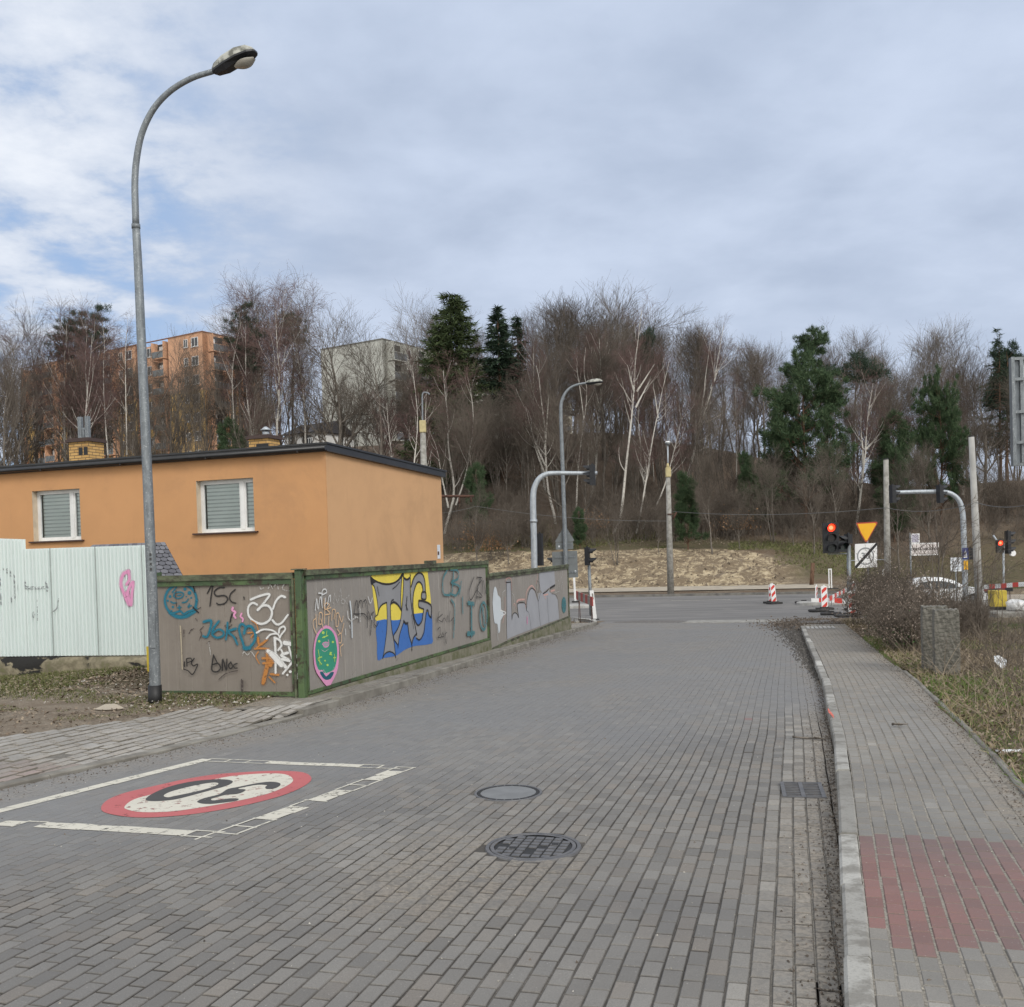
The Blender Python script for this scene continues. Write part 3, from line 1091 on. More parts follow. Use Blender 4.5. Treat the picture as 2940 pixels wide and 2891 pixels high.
def road_pale(u, v, r):
    dr = u_right(v) - u
    p = (dr < 0.46) * (dr > .12) * r.uniform(0.0, 0.8, len(u))
    p += (r.random(len(u)) < 0.02) * .35
    p += 0.45 * (np.hypot((u + 2.25), (v - 6.2) * .8) < 0.75) * r.random(len(u))
    return np.clip(p, 0, 1) * (v < 14)


def road_red(u, v, r):
    return (r.random(len(u)) < 0.0008) * (u > -0.6)


def road_track(u, v):
    return .97 * sstep(6.6, 10.8, v - 1.3 * (u + 2.6) + 1.3 * vnoise(u * .8, v * .5, 64))


road = pave('road', M['road_paver'], -7.4, 0.6, 2.0, V_END, road_in, road_h, road_warp, 101, w=.091, l=.170, red=road_red, pale=road_pale, dirt=road_dirt, track=road_track)
jp = sheet('road_joint', M['joint'], -7.35, 0.42, 1.9, V_END, lambda U, V: road_h(U, V) - 0.0075, .2, .2,
           attrs={'pale': lambda U, V: np.clip(.42 * sstep(8, 16, V) + (1 - sstep(.1, .6, u_right(V) - U)) * .5 + (1 - sstep(.4, 1.0, U - u_left(V))) * .9 + .55 * sstep(.35, .8, vnoise(U * .7, V * .6, 66)), 0, 1)},
           mask=lambda U, V: (U > u_left(V) - .05) & (U < u_right(V) + .05))
_c = np.zeros(len(jp.vertices) * 3, np.float32); jp.vertices.foreach_get('co', _c); _c = _c.reshape(-1, 3)
_a = jp.attributes.new('track', 'FLOAT', 'POINT'); _a.data.foreach_set('value', road_track(_c[:, 0] * EU.x + _c[:, 1] * EU.y, _c[:, 0] * EV.x + _c[:, 1] * EV.y).astype(np.float32))
link('joint', jp, road)

# right pavement
WALK_W = 1.17


def walk_h(U, V):
    return G(V) + 0.108 + 0.006 * vnoise(U * 1.5, V * .9, 71)


def walk_warp(U, V):
    return U + u_right(V) + 0.105 + 0.016 * vnoise(U * .8, V * .9, 72, 3), V + 0.015 * vnoise(U, V * .5, 73)


def walk_red(u, v, r):
    return ((v > 4.42 + .10 * (u > .3) + r.uniform(-.04, .04, len(u)) + (u < .1) * .3) & (v < 6.30 + .12 * (np.floor(u / .089) % 2))) * 1.0


pave('pavement', M['walk_paver'], 0.0, WALK_W - .04, 2.0, 30.6, lambda u, v: (v < 29.5) | (u > .2), walk_h, walk_warp, 202, w=.089, l=.148, gap_u=0.0060, gap_v=0.0045,
     red=walk_red, pale=lambda u, v, r: (r.random(len(u)) < np.where(v < 4.2, .38, .02 * (v > 6.6))) * r.uniform(.3, .9, len(u)),
     dirt=lambda u, v, r: np.clip(0.9 * sstep(.80, 1.1, u + .12 * vnoise(u, v * 1.3, 75)) + .4 * sstep(.2, .8, vnoise(u * 1.4, v * .5, 76)) + .35 * sstep(11, 20, v), 0, 1) * .8)
jw = sheet('pavement_joint', M['joint'], 0.0, WALK_W - .02, 1.9, 30.7, lambda U, V: np.zeros_like(U), .1, .25,
           attrs={'pale': lambda U, V: np.clip(.75 + .5 * vnoise(U * 2, V * 1.2, 77), 0, 1)})
_n = len(jw.vertices); _c = np.zeros(_n * 3, np.float32); jw.vertices.foreach_get('co', _c); _c = _c.reshape(-1, 3)
_u, _v = _c[:, 0] * EU.x + _c[:, 1] * EU.y, _c[:, 0] * EV.x + _c[:, 1] * EV.y
_W = walk_warp(_u, _v)
_c[:, 0], _c[:, 1] = _W[0] * EU.x + _W[1] * EV.x, _W[0] * EU.y + _W[1] * EV.y
_c[:, 2] = walk_h(_W[0], _W[1]) - 0.0045
jw.vertices.foreach_set('co', _c.ravel()); jw.update()
tag(link('pavement_joint', jw, bpy.data.objects['pavement']))

# left pavement along the fence and the driveway crossing
def lwalk_warp(U, V):
    return U + u_left(V) - 1.02, V


pave('pavement', M['walk_paver'], 0.0, 0.88, 11.6, 33.2, lambda u, v: v > 11.4, lambda U, V: G(V) + side(U - .05, V) - 0.004, lwalk_warp, 303, w=.11, l=.22,
     gap_v=.006, dirt=lambda u, v, r: np.clip(.35 + .7 * sstep(.55, .1, u) + .4 * vnoise(u * 2, v, 79), 0, 1),
     pale=lambda u, v, r: (r.random(len(u)) < .25) * .8)
me = sheet('pavement_bed', M['joint'], 0, 1, 11.5, 33.3, lambda U, V: np.zeros_like(U), .2, .3, attrs={'pale': lambda U, V: .5 + .4 * vnoise(U, V, 78)})
_n = len(me.vertices); _c = np.zeros(_n * 3, np.float32); me.vertices.foreach_get('co', _c); _c = _c.reshape(-1, 3)
_u, _v = _c[:, 0] * EU.x + _c[:, 1] * EU.y, _c[:, 0] * EV.x + _c[:, 1] * EV.y
_u = _u * .9 + u_left(_v) - 1.03
_c[:, 0], _c[:, 1], _c[:, 2] = _u * EU.x + _v * EV.x, _u * EU.y + _v * EV.y, G(_v) + side(_u - .05, _v) - .012
me.vertices.foreach_set('co', _c.ravel()); me.update()
link('pavement_bed', me, bpy.data.objects['pavement.001'])


def drive_in(u, v):
    lim = np.where(u > -7.4, 11.25 + .55 * (u + 7.4), 11.25 + 2.2 * (u + 7.4)) + .18 * np.sin(u * 4) + .1 * np.sin(v * 9 + u * 13)
    return (u < u_left(v) - .13) & (u > -10.2) & (v < lim) & (v > 5.2)


pave('driveway', M['drive_paver'], -10.4, -6.0, 4.8, 12.4, drive_in, lambda U, V: G(V) + side(U, V) + .004, lambda U, V: (U, V), 404, w=.14, l=.24,
     gap_u=.034, gap_v=.022, tilt=.004,
     red=lambda u, v, r: ((v < 8.0) & (u < -6.2)) * .7, dirt=lambda u, v, r: np.clip(.25 + .35 * vnoise(u, v, 81) + .6 * sstep(-7.9, -8.8, u) * sstep(10, 11, v), 0, 1),
     pale=lambda u, v, r: r.uniform(.1, .7, len(u)))
me = sheet('driveway_bed', M['joint'], -10.3, -6.05, 5.0, 12.6, lambda U, V: G(V) + side(U, V) - .006, .2, .2, attrs={'pale': lambda U, V: .35 + .4 * vnoise(U * 1.5, V * 1.5, 82)},
           mask=lambda U, V: (U < u_left(V) - .05) & drive_in(np.minimum(U, u_left(V) - .14), V))
link('driveway_bed', me, bpy.data.objects['driveway'])


# ------------------------------------------------------------------ kerbs
def kerb(name, fn, v0, v1, sgn, top, length=1.0, width=.15, seed=1, bottom=-.12, material='kerb'):
    r = np.random.default_rng(seed)
    b = MB()
    v = v0
    while v < v1 - .02:
        L = min(length, v1 - v) - .008
        du, dz = r.normal(0, .004), r.normal(0, .004)
        vs = [v, v + L * .5, v + L]
        top_ = top(v) if callable(top) else top
        prof = [(0.0, bottom), (0.0, top_ - .012), (.014 * sgn, top_), ((width - .01) * sgn, top_ + .002), (width * sgn, top_ - .006), (width * sgn, bottom)]
        if sgn < 0: prof = prof[::-1]
        ring = []
        for q in vs:
            uu = float(fn(q)) + du
            i = len(b.v)
            for (a, z) in prof:
                p = uv(uu + a, q); b.v.append((p.x, p.y, float(G(q)) + z + dz))
            ring.append(i)
        n = len(prof)
        for k in range(2):
            for q in range(n - 1):
                b.f.append((ring[k] + q, ring[k] + q + 1, ring[k + 1] + q + 1, ring[k + 1] + q)[::-1]); b.m.append(0); b.s.append(False)
        b.f.append(tuple(ring[0] + q for q in range(n))); b.m.append(0); b.s.append(False)
        b.f.append(tuple(ring[2] + q for q in reversed(range(n)))); b.m.append(0); b.s.append(False)
        v += L + .008
    return tag(b.build(name, M[material]), kind='structure')


kerb('kerb', u_right, 2.3, 29.8, 1, .115, 1.0, .105, 5)
kerb('kerb', u_left, 4.5, 33.6, -1, lambda v: float(side(u_left(v) - .13, v)) + .006, 1.0, .13, 6, material='kerb_left')
kerb('kerb', lambda v: u_right(v) + .105 + WALK_W - .04, 4.2, 16.5, 1, .122, 1.0, .055, 8, material='kerb_left')
# dropped corner stones where the left kerb sinks
# far kerb, traffic islands, side path, cross street
b = MB()
for u0 in np.arange(-60, 90, 2.0):
    z = float(G2(u0, 57))
    for (a0, a1) in ((u0, u0 + 1.99),):
        p = [uv(a0, 57.0), uv(a1, 57.0), uv(a1, 57.22), uv(a0, 57.22)]
        lo = [(q.x, q.y, z - .1) for q in p]; hi = [(q.x, q.y, z + .13) for q in p]
        b.face(hi); b.face([lo[0], lo[1], hi[1], hi[0]]); b.face([lo[1], lo[2], hi[2], hi[1]]); b.face([lo[3], lo[0], hi[0], hi[3]])
tag(b.build('kerb', mat('dark far kerb', (0.12, 0.115, 0.11), 0.9, c2=(0.20, 0.19, 0.17), scale=2)), kind='structure')
me = sheet('cross_street', M['asphalt'], -120, 160, 34.55, 57.05, lambda U, V: G2(U, V) - .004 * (V < 36), 2, 1.2)
tag(link('cross_street', me), kind='structure')
me = sheet('path', M['path'], -80, 120, 61.2, 65.6, lambda U, V: S(U, V) + .05, 2, .5)
tag(link('path', me), kind='structure')


def slab(name, material, poly_uv, h, kind='structure', z0=None, bev=.03):
    b = MB()
    pts = [uv(u, v) for u, v in poly_uv]
    c = sum(pts, Vector()) / len(pts)
    n = len(pts)
    zb = [float(G2(*to_uv(p))) - .05 for p in pts]
    lo = [(p.x, p.y, z) for p, z in zip(pts, zb)]
    mid = [(p.x, p.y, z + .05 + h - bev) for p, z in zip(pts, zb)]
    top = [(*(p + (c - p).normalized() * bev).to_2d(), z + .05 + h) for p, z in zip(pts, zb)]
    for k in range(n):
        j = (k + 1) % n
        b.face([lo[k], lo[j], mid[j], mid[k]]); b.face([mid[k], mid[j], top[j], top[k]])
    b.face(top)
    o = b.build(name, material)
    return tag(o, kind=kind) if kind else o


def arc(cu, cv, r, a0, a1, n=9, sq=1.0):
    return [(cu + r * math.cos(math.radians(a0 + (a1 - a0) * i / n)), cv + sq * r * math.sin(math.radians(a0 + (a1 - a0) * i / n))) for i in range(n + 1)]


slab('traffic_island', M['pale_concrete'], [(-24, 46.9)] + arc(-10.2, 47.8, .9, -90, 90) + [(-24, 48.7)], .13)
slab('traffic_island', M['pale_concrete'], arc(0.9, 47.4, .7, 90, 270) + [(5, 46.7), (9, 46.7), (13, 46.7), (18, 46.7), (26, 46.7), (60, 46.7), (60, 48.1), (26, 48.1), (18, 48.1), (13, 48.1), (9, 48.1), (5, 48.1)], .13)
# concrete cross strip where paving meets asphalt
_x = [on_road(*dpx(1392, 1178)), on_road(*dpx(1480, 1176)), on_road(*dpx(1478, 1164)), on_road(*dpx(1400, 1165))]
_x = [to_uv(p) for p in _x]
slab('concrete_strip', M['concrete'], [(-3.6, 34.3), (-.3, 34.3), (-.4, 35.9), (-3.5, 35.9)], .012, bev=.005)
# left corner kerb stones
slab('kerb', M['kerb'], [(-6.55, 33.7), (-6.4, 33.75), (-6.75, 35.4), (-7.7, 36.8), (-7.85, 36.7), (-6.95, 35.3)], .11)
slab('kerb', M['kerb'], [(-7.1, 33.5), (-6.98, 33.5), (-7.3, 34.9), (-7.45, 34.9)], .14)
# white stop and lane lines on the cross street
def stripe(pts_uv, material, off=.006, parent=None, name='lane_marking'):
    b = MB(); b.face([(*uv(u, v).to_2d(), float(G2(u, v)) + off) for u, v in pts_uv])
    o = b.build(name, material, parent)
    return o


XS = bpy.data.objects['cross_street']
for u0 in np.arange(2, 50, 5.0):
    stripe([(u0, 44.2), (u0 + 3, 44.2), (u0 + 3, 44.4), (u0, 44.4)], M['road_white'], .01, XS)
for u0 in np.arange(-60, 60, 9.0):
    stripe([(u0, 52.3), (u0 + 3, 52.3), (u0 + 3, 52.45), (u0, 52.45)], M['road_white'], .01, XS)
# broken asphalt edge at the right-hand corner
def rubble_heap(name, pts, amp, material, seed, n=26):
    us, vs = [p[0] for p in pts], [p[1] for p in pts]
    a, b_ = np.linspace(min(us), max(us), n), np.linspace(min(vs), max(vs), n)
    A, B = np.meshgrid(a, b_)
    cu, cv, ru, rv = (min(us) + max(us)) / 2, (min(vs) + max(vs)) / 2, (max(us) - min(us)) / 2, (max(vs) - min(vs)) / 2
    d = np.hypot((A - cu) / ru, (B - cv) / rv) + .12 * vnoise(A * 1.5, B * 1.5, seed)
    Z = G(B) + amp * (1 - sstep(.15, .95, d)) * (.6 + .6 * np.abs(vnoise(A * 3, B * 3, seed + 1))) - .03 * (d > .93) - .012 + .012
    n_ = n
    i = (np.arange(n_ - 1)[:, None] * n_ + np.arange(n_ - 1)[None, :]).ravel()
    q = np.stack([i, i + 1, i + n_ + 1, i + n_], 1)
    q = q[(d.ravel()[q] < .97).any(1)]
    me = new_mesh_np(name, np.stack([A * EU.x + B * EV.x, A * EU.y + B * EV.y, Z], -1).reshape(-1, 3), q, mats=[material], smooth=False)
    return tag(link(name, me), kind='stuff')


rubble_heap('rubble', [(-.7, 29.4), (2.0, 35.5)], .14, M['rubble'], 91, 34)
rubble_heap('rubble', [(-6.4, 34.6), (-3.2, 36.4)], .05, M['rubble'], 95, 24)

# ------------------------------------------------------------------ painted speed roundel on the road
def road_poly(name, pts, material, off, parent=None, fine=True, raw=False):
    """outline in photo pixels laid on the road surface"""
    P = pts if raw else [on_road(x, y) for x, y in pts]
    bm = __import__('bmesh').new()
    vs = [bm.verts.new((p.x, p.y, 0)) for p in P]
    import bmesh
    bm.faces.new(vs).normal_update()
    bmesh.ops.triangulate(bm, faces=bm.faces[:])
    for _ in range(2):
        ed = [e for e in bm.edges if e.calc_length() > .35]
        if ed: bmesh.ops.subdivide_edges(bm, edges=ed, cuts=2)
        bmesh.ops.triangulate(bm, faces=bm.faces[:])
    for v in bm.verts:
        u_, v_ = to_uv(v.co)
        v.co.z = float(road_h(u_, v_)) + off
    bmesh.ops.recalc_face_normals(bm, faces=bm.faces[:])
    for f in bm.faces:
        if f.normal.z < 0: f.normal_flip()
    me = bpy.data.meshes.new(name); bm.to_mesh(me); bm.free()
    me.materials.append(material)
    return link(name, me, parent)


def smooth_closed(pts, k=4):
    out = []; n = len(pts)
    for i in range(n):
        p0, p1, p2, p3 = pts[i - 1], pts[i], pts[(i + 1) % n], pts[(i + 2) % n]
        for j in range(k):
            t = j / k
            out.append(tuple(.5 * ((2 * b) + (-a + c) * t + (2 * a - 5 * b + 4 * c - d) * t * t + (-a + 3 * b - 3 * c + d) * t ** 3) for a, b, c, d in zip(p0, p1, p2, p3)))
    return out


def smooth_open(pts, k=5):
    if len(pts) < 3: return list(pts)
    q = [tuple(2 * a - b for a, b in zip(pts[0], pts[1]))] + list(pts) + [tuple(2 * a - b for a, b in zip(pts[-1], pts[-2]))]
    out = []
    for i in range(1, len(q) - 2):
        p0, p1, p2, p3 = q[i - 1], q[i], q[i + 1], q[i + 2]
        for j in range(k):
            t = j / k
            out.append(tuple(.5 * ((2 * b) + (-a + c) * t + (2 * a - 5 * b + 4 * c - d) * t * t + (-a + 3 * b - 3 * c + d) * t ** 3) for a, b, c, d in zip(p0, p1, p2, p3)))
    out.append(tuple(pts[-1]))
    return out


def zr(pts):                                      # enlargement of the roundel, region (0,2100)-(1200,2891)
    return [(x / 1.61333, 2100 + y / 1.61333) for x, y in pts]


ring_out = zr(smooth_closed([(468, 355), (500, 318), (580, 285), (700, 257), (860, 222), (1000, 200), (1150, 188), (1290, 183), (1400, 190), (1442, 215), (1420, 246), (1330, 290), (1200, 328), (1040, 362), (860, 390), (700, 402), (580, 398), (490, 380)], 4))
ring_in = zr(smooth_closed([(578, 350), (620, 318), (720, 290), (850, 258), (970, 228), (1090, 206), (1230, 196), (1320, 200), (1358, 225), (1330, 252), (1240, 290), (1100, 324), (950, 352), (800, 374), (660, 378), (590, 366)], 4))
road_poly('road_marking', ring_out, M['road_red'], .0030, road)
road_poly('road_marking', ring_in, M['road_cream'], .0042, road)


# the figures
def zd(pts): return [(280 + x / 1.7359, 2190 + y / 1.7359) for x, y in smooth_closed(pts, 3)]


road_poly('road_marking', zd([(240, 184), (270, 160), (340, 128), (430, 104), (520, 90), (610, 85), (660, 89), (674, 100), (640, 119), (560, 141), (470, 166), (390, 186), (310, 195), (255, 194)]), M['road_dark'], .0054, road)
road_poly('road_marking', zd([(330, 168), (360, 150), (430, 130), (500, 114), (570, 103), (602, 106), (588, 119), (530, 138), (450, 157), (390, 169), (350, 177)]), M['road_cream'], .0066, road)
road_poly('road_marking', zd([(497, 196), (530, 180), (600, 162), (625, 149), (650, 133), (700, 123), (790, 105), (860, 97), (906, 103), (910, 115), (885, 129), (845, 133), (836, 123), (845, 114), (800, 112), (740, 122), (700, 132), (738, 136), (722, 150), (690, 159), (640, 163), (600, 173), (568, 183), (572, 191), (610, 188), (660, 181), (702, 182), (690, 193), (620, 203), (560, 209), (515, 206)]), M['road_dark'], .0055, road)
# frame round the roundel, with worn brick-sized gaps
# ribbed crossing slabs at the end of the pavement and a red survey mark on the kerb
b = MB()
for k in range(7):
    u0 = .14 + .11 * k
    for r_ in range(2):
        p = [(*uv(float(u_right(v)) + u0 + du, v).to_2d(), float(walk_h(.5, v)) + .014) for du, v in ((0, 28.1 + .62 * r_), (.075, 28.1 + .62 * r_), (.075, 28.7 + .62 * r_), (0, 28.7 + .62 * r_))]
        b.face(p)
b.build('crossing_slab', M['pale_concrete'], bpy.data.objects['pavement'])
p = [on_ground(*dpx(x, y)) for x, y in ((1566, 1366), (1577, 1366), (1576, 1358), (1565.5, 1358))]
b = MB(); b.face([(q.x, q.y, float(G(to_uv(q)[1])) + .121) for q in p]); b.build('survey_mark', paint('red survey spray', (.72, .16, .11), .42, .7, 20), bpy.data.objects['kerb'])


def frame_line(a, c, w, solid, seed, cross=.30):
    A, C = on_road(*zr([a])[0]), on_road(*zr([c])[0])
    d = (C - A); d.z = 0; L = d.length; d.normalize(); n = Vector((-d.y, d.x, 0))
    r = random.Random(seed); b = MB()

    def piece(s0, s1, o0, o1):
        q = [A + d * s0 + n * o0, A + d * s1 + n * o0, A + d * s1 + n * o1, A + d * s0 + n * o1]
        b.face([(p.x, p.y, float(road_h(*to_uv(p))) + .0034) for p in q])
    s = 0.0
    while s < L:
        step = r.uniform(.17, .23)
        if solid(s / L) > r.random():
            piece(s, min(L, s + step - .004), -w / 2 + r.uniform(-.008, .008), w / 2 + r.uniform(-.008, .008))
        else:                                     # only joints still carry paint
            for o in (-w / 2, w / 2):
                if r.random() < .85: piece(s, s + step, o - .011, o + .011)
            piece(s - .011, s + .011, -w * .62, w * .62)
        s += step
    return b.build('road_marking', M['road_cream'], road)


frame_line((-40, 378), (960, 130), .13, lambda t: .97, 1)
frame_line((960, 133), (1860, 168), .13, lambda t: 1.0 if .3 < t < .78 else .15, 2)
frame_line((1880, 168), (1010, 490), .17, lambda t: .85 if .30 < t < .66 else .30, 3)
frame_line((0, 424), (1010, 484), .15, lambda t: .9 if .30 < t < .72 else .25, 4)
# ------------------------------------------------------------------ orange house
HX = Vector((.94, -.3412, 0)).normalized(); HY = Vector((.3412, .94, 0)).normalized()
_c = at_depth(*dpx(621, 1040), 22.0)
hz = float(ground_z(_c.x, _c.y)) - .1
house = thing('house', 'flat roofed orange rendered house behind the graffiti fence', 'house', (_c.x, _c.y, hz), math.atan2(HX.y, HX.x))
HP = Vector((_c.x, _c.y, 0))


def hl(sx, sy, face='front'):                     # photo pixel -> house frame on a facade
    return local(house, on_plane(sx, sy, HP, HY if face == 'front' else HX))


ztop = hl(*dpx(614, 852)).z
HL, HW = 15.5, 6.2
wins = []
for (x0, y0, x1, y1) in ((62, 926, 152, 1022), (372, 906, 480, 1006)):
    a, c = hl(*dpx(x0, (y0 + y1) / 2)), hl(*dpx(x1, (y0 + y1) / 2))
    t, d = hl(*dpx((x0 + x1) / 2, y0)), hl(*dpx((x0 + x1) / 2, y1))
    wins.append((a.x, c.x, d.z, t.z))
# front wall with openings, built from strips
b = MB()
xs = [-HL]
for w in wins: xs += [w[0], w[1]]
xs.append(0.0)
REV = .22
for k in range(len(xs) - 1):
    xa, xb = xs[k], xs[k + 1]
    if k % 2 == 0:
        b.face([(xa, 0, -.6), (xb, 0, -.6), (xb, 0, ztop), (xa, 0, ztop)])
    else:
        w = wins[k // 2]
        b.face([(xa, 0, -.6), (xb, 0, -.6), (xb, 0, w[2]), (xa, 0, w[2])])
        b.face([(xa, 0, w[3]), (xb, 0, w[3]), (xb, 0, ztop), (xa, 0, ztop)])
        b.face([(xa, 0, w[3]), (xb, 0, w[3]), (xb, REV, w[3]), (xa, REV, w[3])], 1)
        b.face([(xa, 0, w[2]), (xa, 0, w[3]), (xa, REV, w[3]), (xa, REV, w[2])], 1)
        b.face([(xb, 0, w[2]), (xb, REV, w[2]), (xb, REV, w[3]), (xb, 0, w[3])], 1)
        b.face([(xa, 0, w[2]), (xb, 0, w[2]), (xb, REV, w[2]), (xa, REV, w[2])], 1)
zback = ztop - .20
b.face([(0, 0, -.6), (0, HW, -.6), (0, HW, zback), (0, 0, ztop)], 2)
b.face([(-HL, HW, -.6), (-HL, 0, -.6), (-HL, 0, ztop), (-HL, HW, zback)], 0)
b.face([(0, HW, -.6), (-HL, HW, -.6), (-HL, HW, zback), (0, HW, zback)], 0)
M['orange_lit_side'] = m_render('orange lit side render', (0.60, 0.36, 0.195), (0.45, 0.275, 0.15))  # wall render again, with the side's extra sky light put into its colour
b.build('wall', [M['orange_wall'], M['reveal'], M['orange_lit_side']], house)
# roof with its black edge, lapped in two steps
b = MB()
ov = .10


def roof_pt(x, y, z):
    return (x, y, z + (ztop - .20 * y / HW))


for (o, z0, z1, m_) in ((ov, -.02, .13, 0), (ov + .035, .13, .17, 0)):
    A = [(-HL - o, -o), (o, -o), (o, HW + o), (-HL - o, HW + o)]
    lo = [roof_pt(x, y, z0) for x, y in A]; hi = [roof_pt(x, y, z1) for x, y in A]
    for k in range(4):
        b.face([lo[k], lo[(k + 1) % 4], hi[(k + 1) % 4], hi[k]], m_)
    b.face(lo[::-1], m_); b.face(hi, 1 if z1 > .15 else 0)
A = [(-HL - .13, -.15), (.135, -.15), (.135, HW + .13), (-HL - .13, HW + .13)]
roof = b.build('roof', [M['black_trim'], M['roof_felt']], house)
b = MB()
b.tube([(-HL - .1, -.165, ztop + .045), (.11, -.165, ztop + .045)], .052, 10)
for x in np.arange(-HL + .5, 0, 2.4): b.box((x, -.20, ztop - .02), (x + .03, -.10, ztop + .02))
b.build('gutter', M['black_trim'], house)
b = MB()
b.box((-.004 + .002, -.004, -.5), (.006, .006, ztop - .03))
b.build('corner_bead', M['orange_wall'], house)
# windows
for wi, w in enumerate(wins):
    x0, x1, z0, z1 = w
    y = REV - .06
    f = MB(); fw = .055
    xm = x0 + (x1 - x0) * .74
    f.box((x0, y, z0), (x1, y + .07, z0 + fw)); f.box((x0, y, z1 - fw), (x1, y + .07, z1))
    f.box((x0, y - .001, z0 + fw), (x0 + fw, y + .069, z1 - fw)); f.box((x1 - fw, y - .001, z0 + fw), (x1, y + .069, z1 - fw))
    f.box((xm - .05, y - .012, z0 + fw), (xm + .05, y + .068, z1 - fw))
    for (a, c) in ((x0 + fw, xm - .05), (xm + .05, x1 - fw)):
        f.box((a, y + .004, z0 + fw), (c, y + .06, z0 + fw + .034)); f.box((a, y + .004, z1 - fw - .034), (c, y + .06, z1 - fw))
        f.box((a, y + .003, z0 + fw + .034), (a + .034, y + .059, z1 - fw - .034)); f.box((c - .034, y + .003, z0 + fw + .034), (c, y + .059, z1 - fw - .034))
    wo = f.build('window', M['pvc'], house)
    s = MB(); s.box((x0 - .10, -.07, z0 - .035), (x1 + .10, REV - .05, z0 - .002))
    s.build('sill', M['sill'], wo)
    g = MB(); g.face([(x0 + fw, y + .035, z0 + fw), (x1 - fw, y + .035, z0 + fw), (x1 - fw, y + .035, z1 - fw), (x0 + fw, y + .035, z1 - fw)])
    g.build('pane', M['pane'], wo)
    bl = MB(); nb = 12; zz0, zz1 = z0 + fw + .02, z1 - fw - .02
    hgt = (zz1 - zz0) / nb
    for k in range(nb):                           # day and night blind: alternating opaque and sheer bands
        za = zz0 + k * hgt
        bl.box((x0 + .11, y + .075, za + .004), (x1 - .10, y + .080, za + hgt * .70), 0)
        bl.box((x0 + .11, y + .084, za + hgt * .70), (x1 - .10, y + .087, za + hgt + .003), 1)
    bl.build('blind', [M['blind'], M['blind_gap']], wo)
    dk = MB(); dk.box((x0 - .02, REV + .12, z0 - .05), (x1 + .02, REV + .14, z1 + .05))
    dk.build('inner_curtain', M['blind_gap'], wo)
# small torn notice on the side wall
a, c = hl(*dpx(826, 1030), 'side'), hl(*dpx(832, 1056), 'side')
b = MB(); b.box((.004, min(a.y, c.y), c.z), (.014, max(a.y, c.y), a.z)); b.box((.0145, min(a.y, c.y), c.z + .10), (.017, min(a.y, c.y) + .1, c.z + .2), 1)
b.build('wall_notice', [M['paper'], M['rust']], house)
# chimneys
def chimney(px0, px1, pyb, pyt, yb, holes, flues):
    p0, p1 = at_depth(*dpx(px0, pyb), 22 + yb), at_depth(*dpx(px1, pyb), 22 + yb)
    q = local(house, p0); q1 = local(house, p1)
    zt = local(house, at_depth(*dpx(px0, pyt), 22 + yb)).z
    x0, x1, y0 = q.x, q1.x, q.y
    z0 = ztop - .25
    w = x1 - x0
    c = MB(); c.box((x0, y0, z0), (x1, y0 + .55, zt))
    for hx in holes:
        c.box((x0 + w * hx, y0 - .004, zt - .34), (x0 + w * hx + .13, y0 + .02, zt - .14), 1)
    co = c.build('chimney', [M['yellow_brick'], M['black_paint']], house)
    k = MB(); k.box((x0 - .06, y0 - .06, zt + .002), (x1 + .06, y0 + .61, zt + .07)); k.box((x0 - .03, y0 - .03, zt + .072), (x1 + .03, y0 + .58, zt + .10))
    k.build('cap', mat('dark chimney cap', (.07, .045, .04), .8), co)
    return co, x0, y0, w, zt + .10


co, x0, y0, w, zt = chimney(131, 180, 868, 837, 4.0, (.50, .76), 2)
f = MB()
for fx, hh in ((.18, .58), (.55, .58)):
    f.box((x0 + w * fx, y0 + .2, zt), (x0 + w * fx + .11, y0 + .31, zt + hh), 0, .01)
f.box((x0 + w * .18 + .112, y0 + .22, zt + .24), (x0 + w * .55 - .002, y0 + .28, zt + .29)); f.box((x0 + w * .36, y0 + .23, zt), (x0 + w * .36 + .08, y0 + .29, zt + .238))
f.build('flue', M['galv'], co)
co, x0, y0, w, zt = chimney(471, 516, 846, 831, 4.6, (.38, .58, .78), 1)
f = MB(); f.tube([(x0 + w * .62, y0 + .25, zt), (x0 + w * .62, y0 + .25, zt + .12)], .09, 12); f.tube([(x0 + w * .62, y0 + .25, zt + .14), (x0 + w * .62, y0 + .25, zt + .24)], [.17, .03], 12)
f.build('flue', M['galv_lt'], co)

# ------------------------------------------------------------------ shed with scalloped shingles
sp = at_depth(*dpx(352, 1082), 19.0)
sa = at_depth(*dpx(137, 1026), 19.4); sb = at_depth(*dpx(292, 1026), 19.4)
shed = thing('garden_shed', 'small shed with grey scalloped shingle roof before the orange house', 'shed', (sb.x, sb.y, ground_z(sb.x, sb.y)), math.atan2(HX.y, HX.x))
lb, la = local(shed, sb), local(shed, sa)
ridge = lb.z; x0, x1 = la.x, .25
eave_z, run = ridge - .66, .95
b = MB()
for sgn in (-1, 1):
    pr = [(x0, 0, ridge), (x1, 0, ridge), (x1 + (1.15 if sgn < 0 else -2), sgn * run, eave_z), (x0 - .12, sgn * run, eave_z)]
    b.face(pr if sgn < 0 else pr[::-1], 0)
b.face([(x1, 0, ridge), (x1 + 1.15, -run, eave_z), (x1 - 2, run, eave_z)], 0)
b.face([(x0 - .12, -run, eave_z), (x0, 0, ridge), (x0 - .12, run, eave_z)], 1)
rows, r_ = 9, random.Random(3)
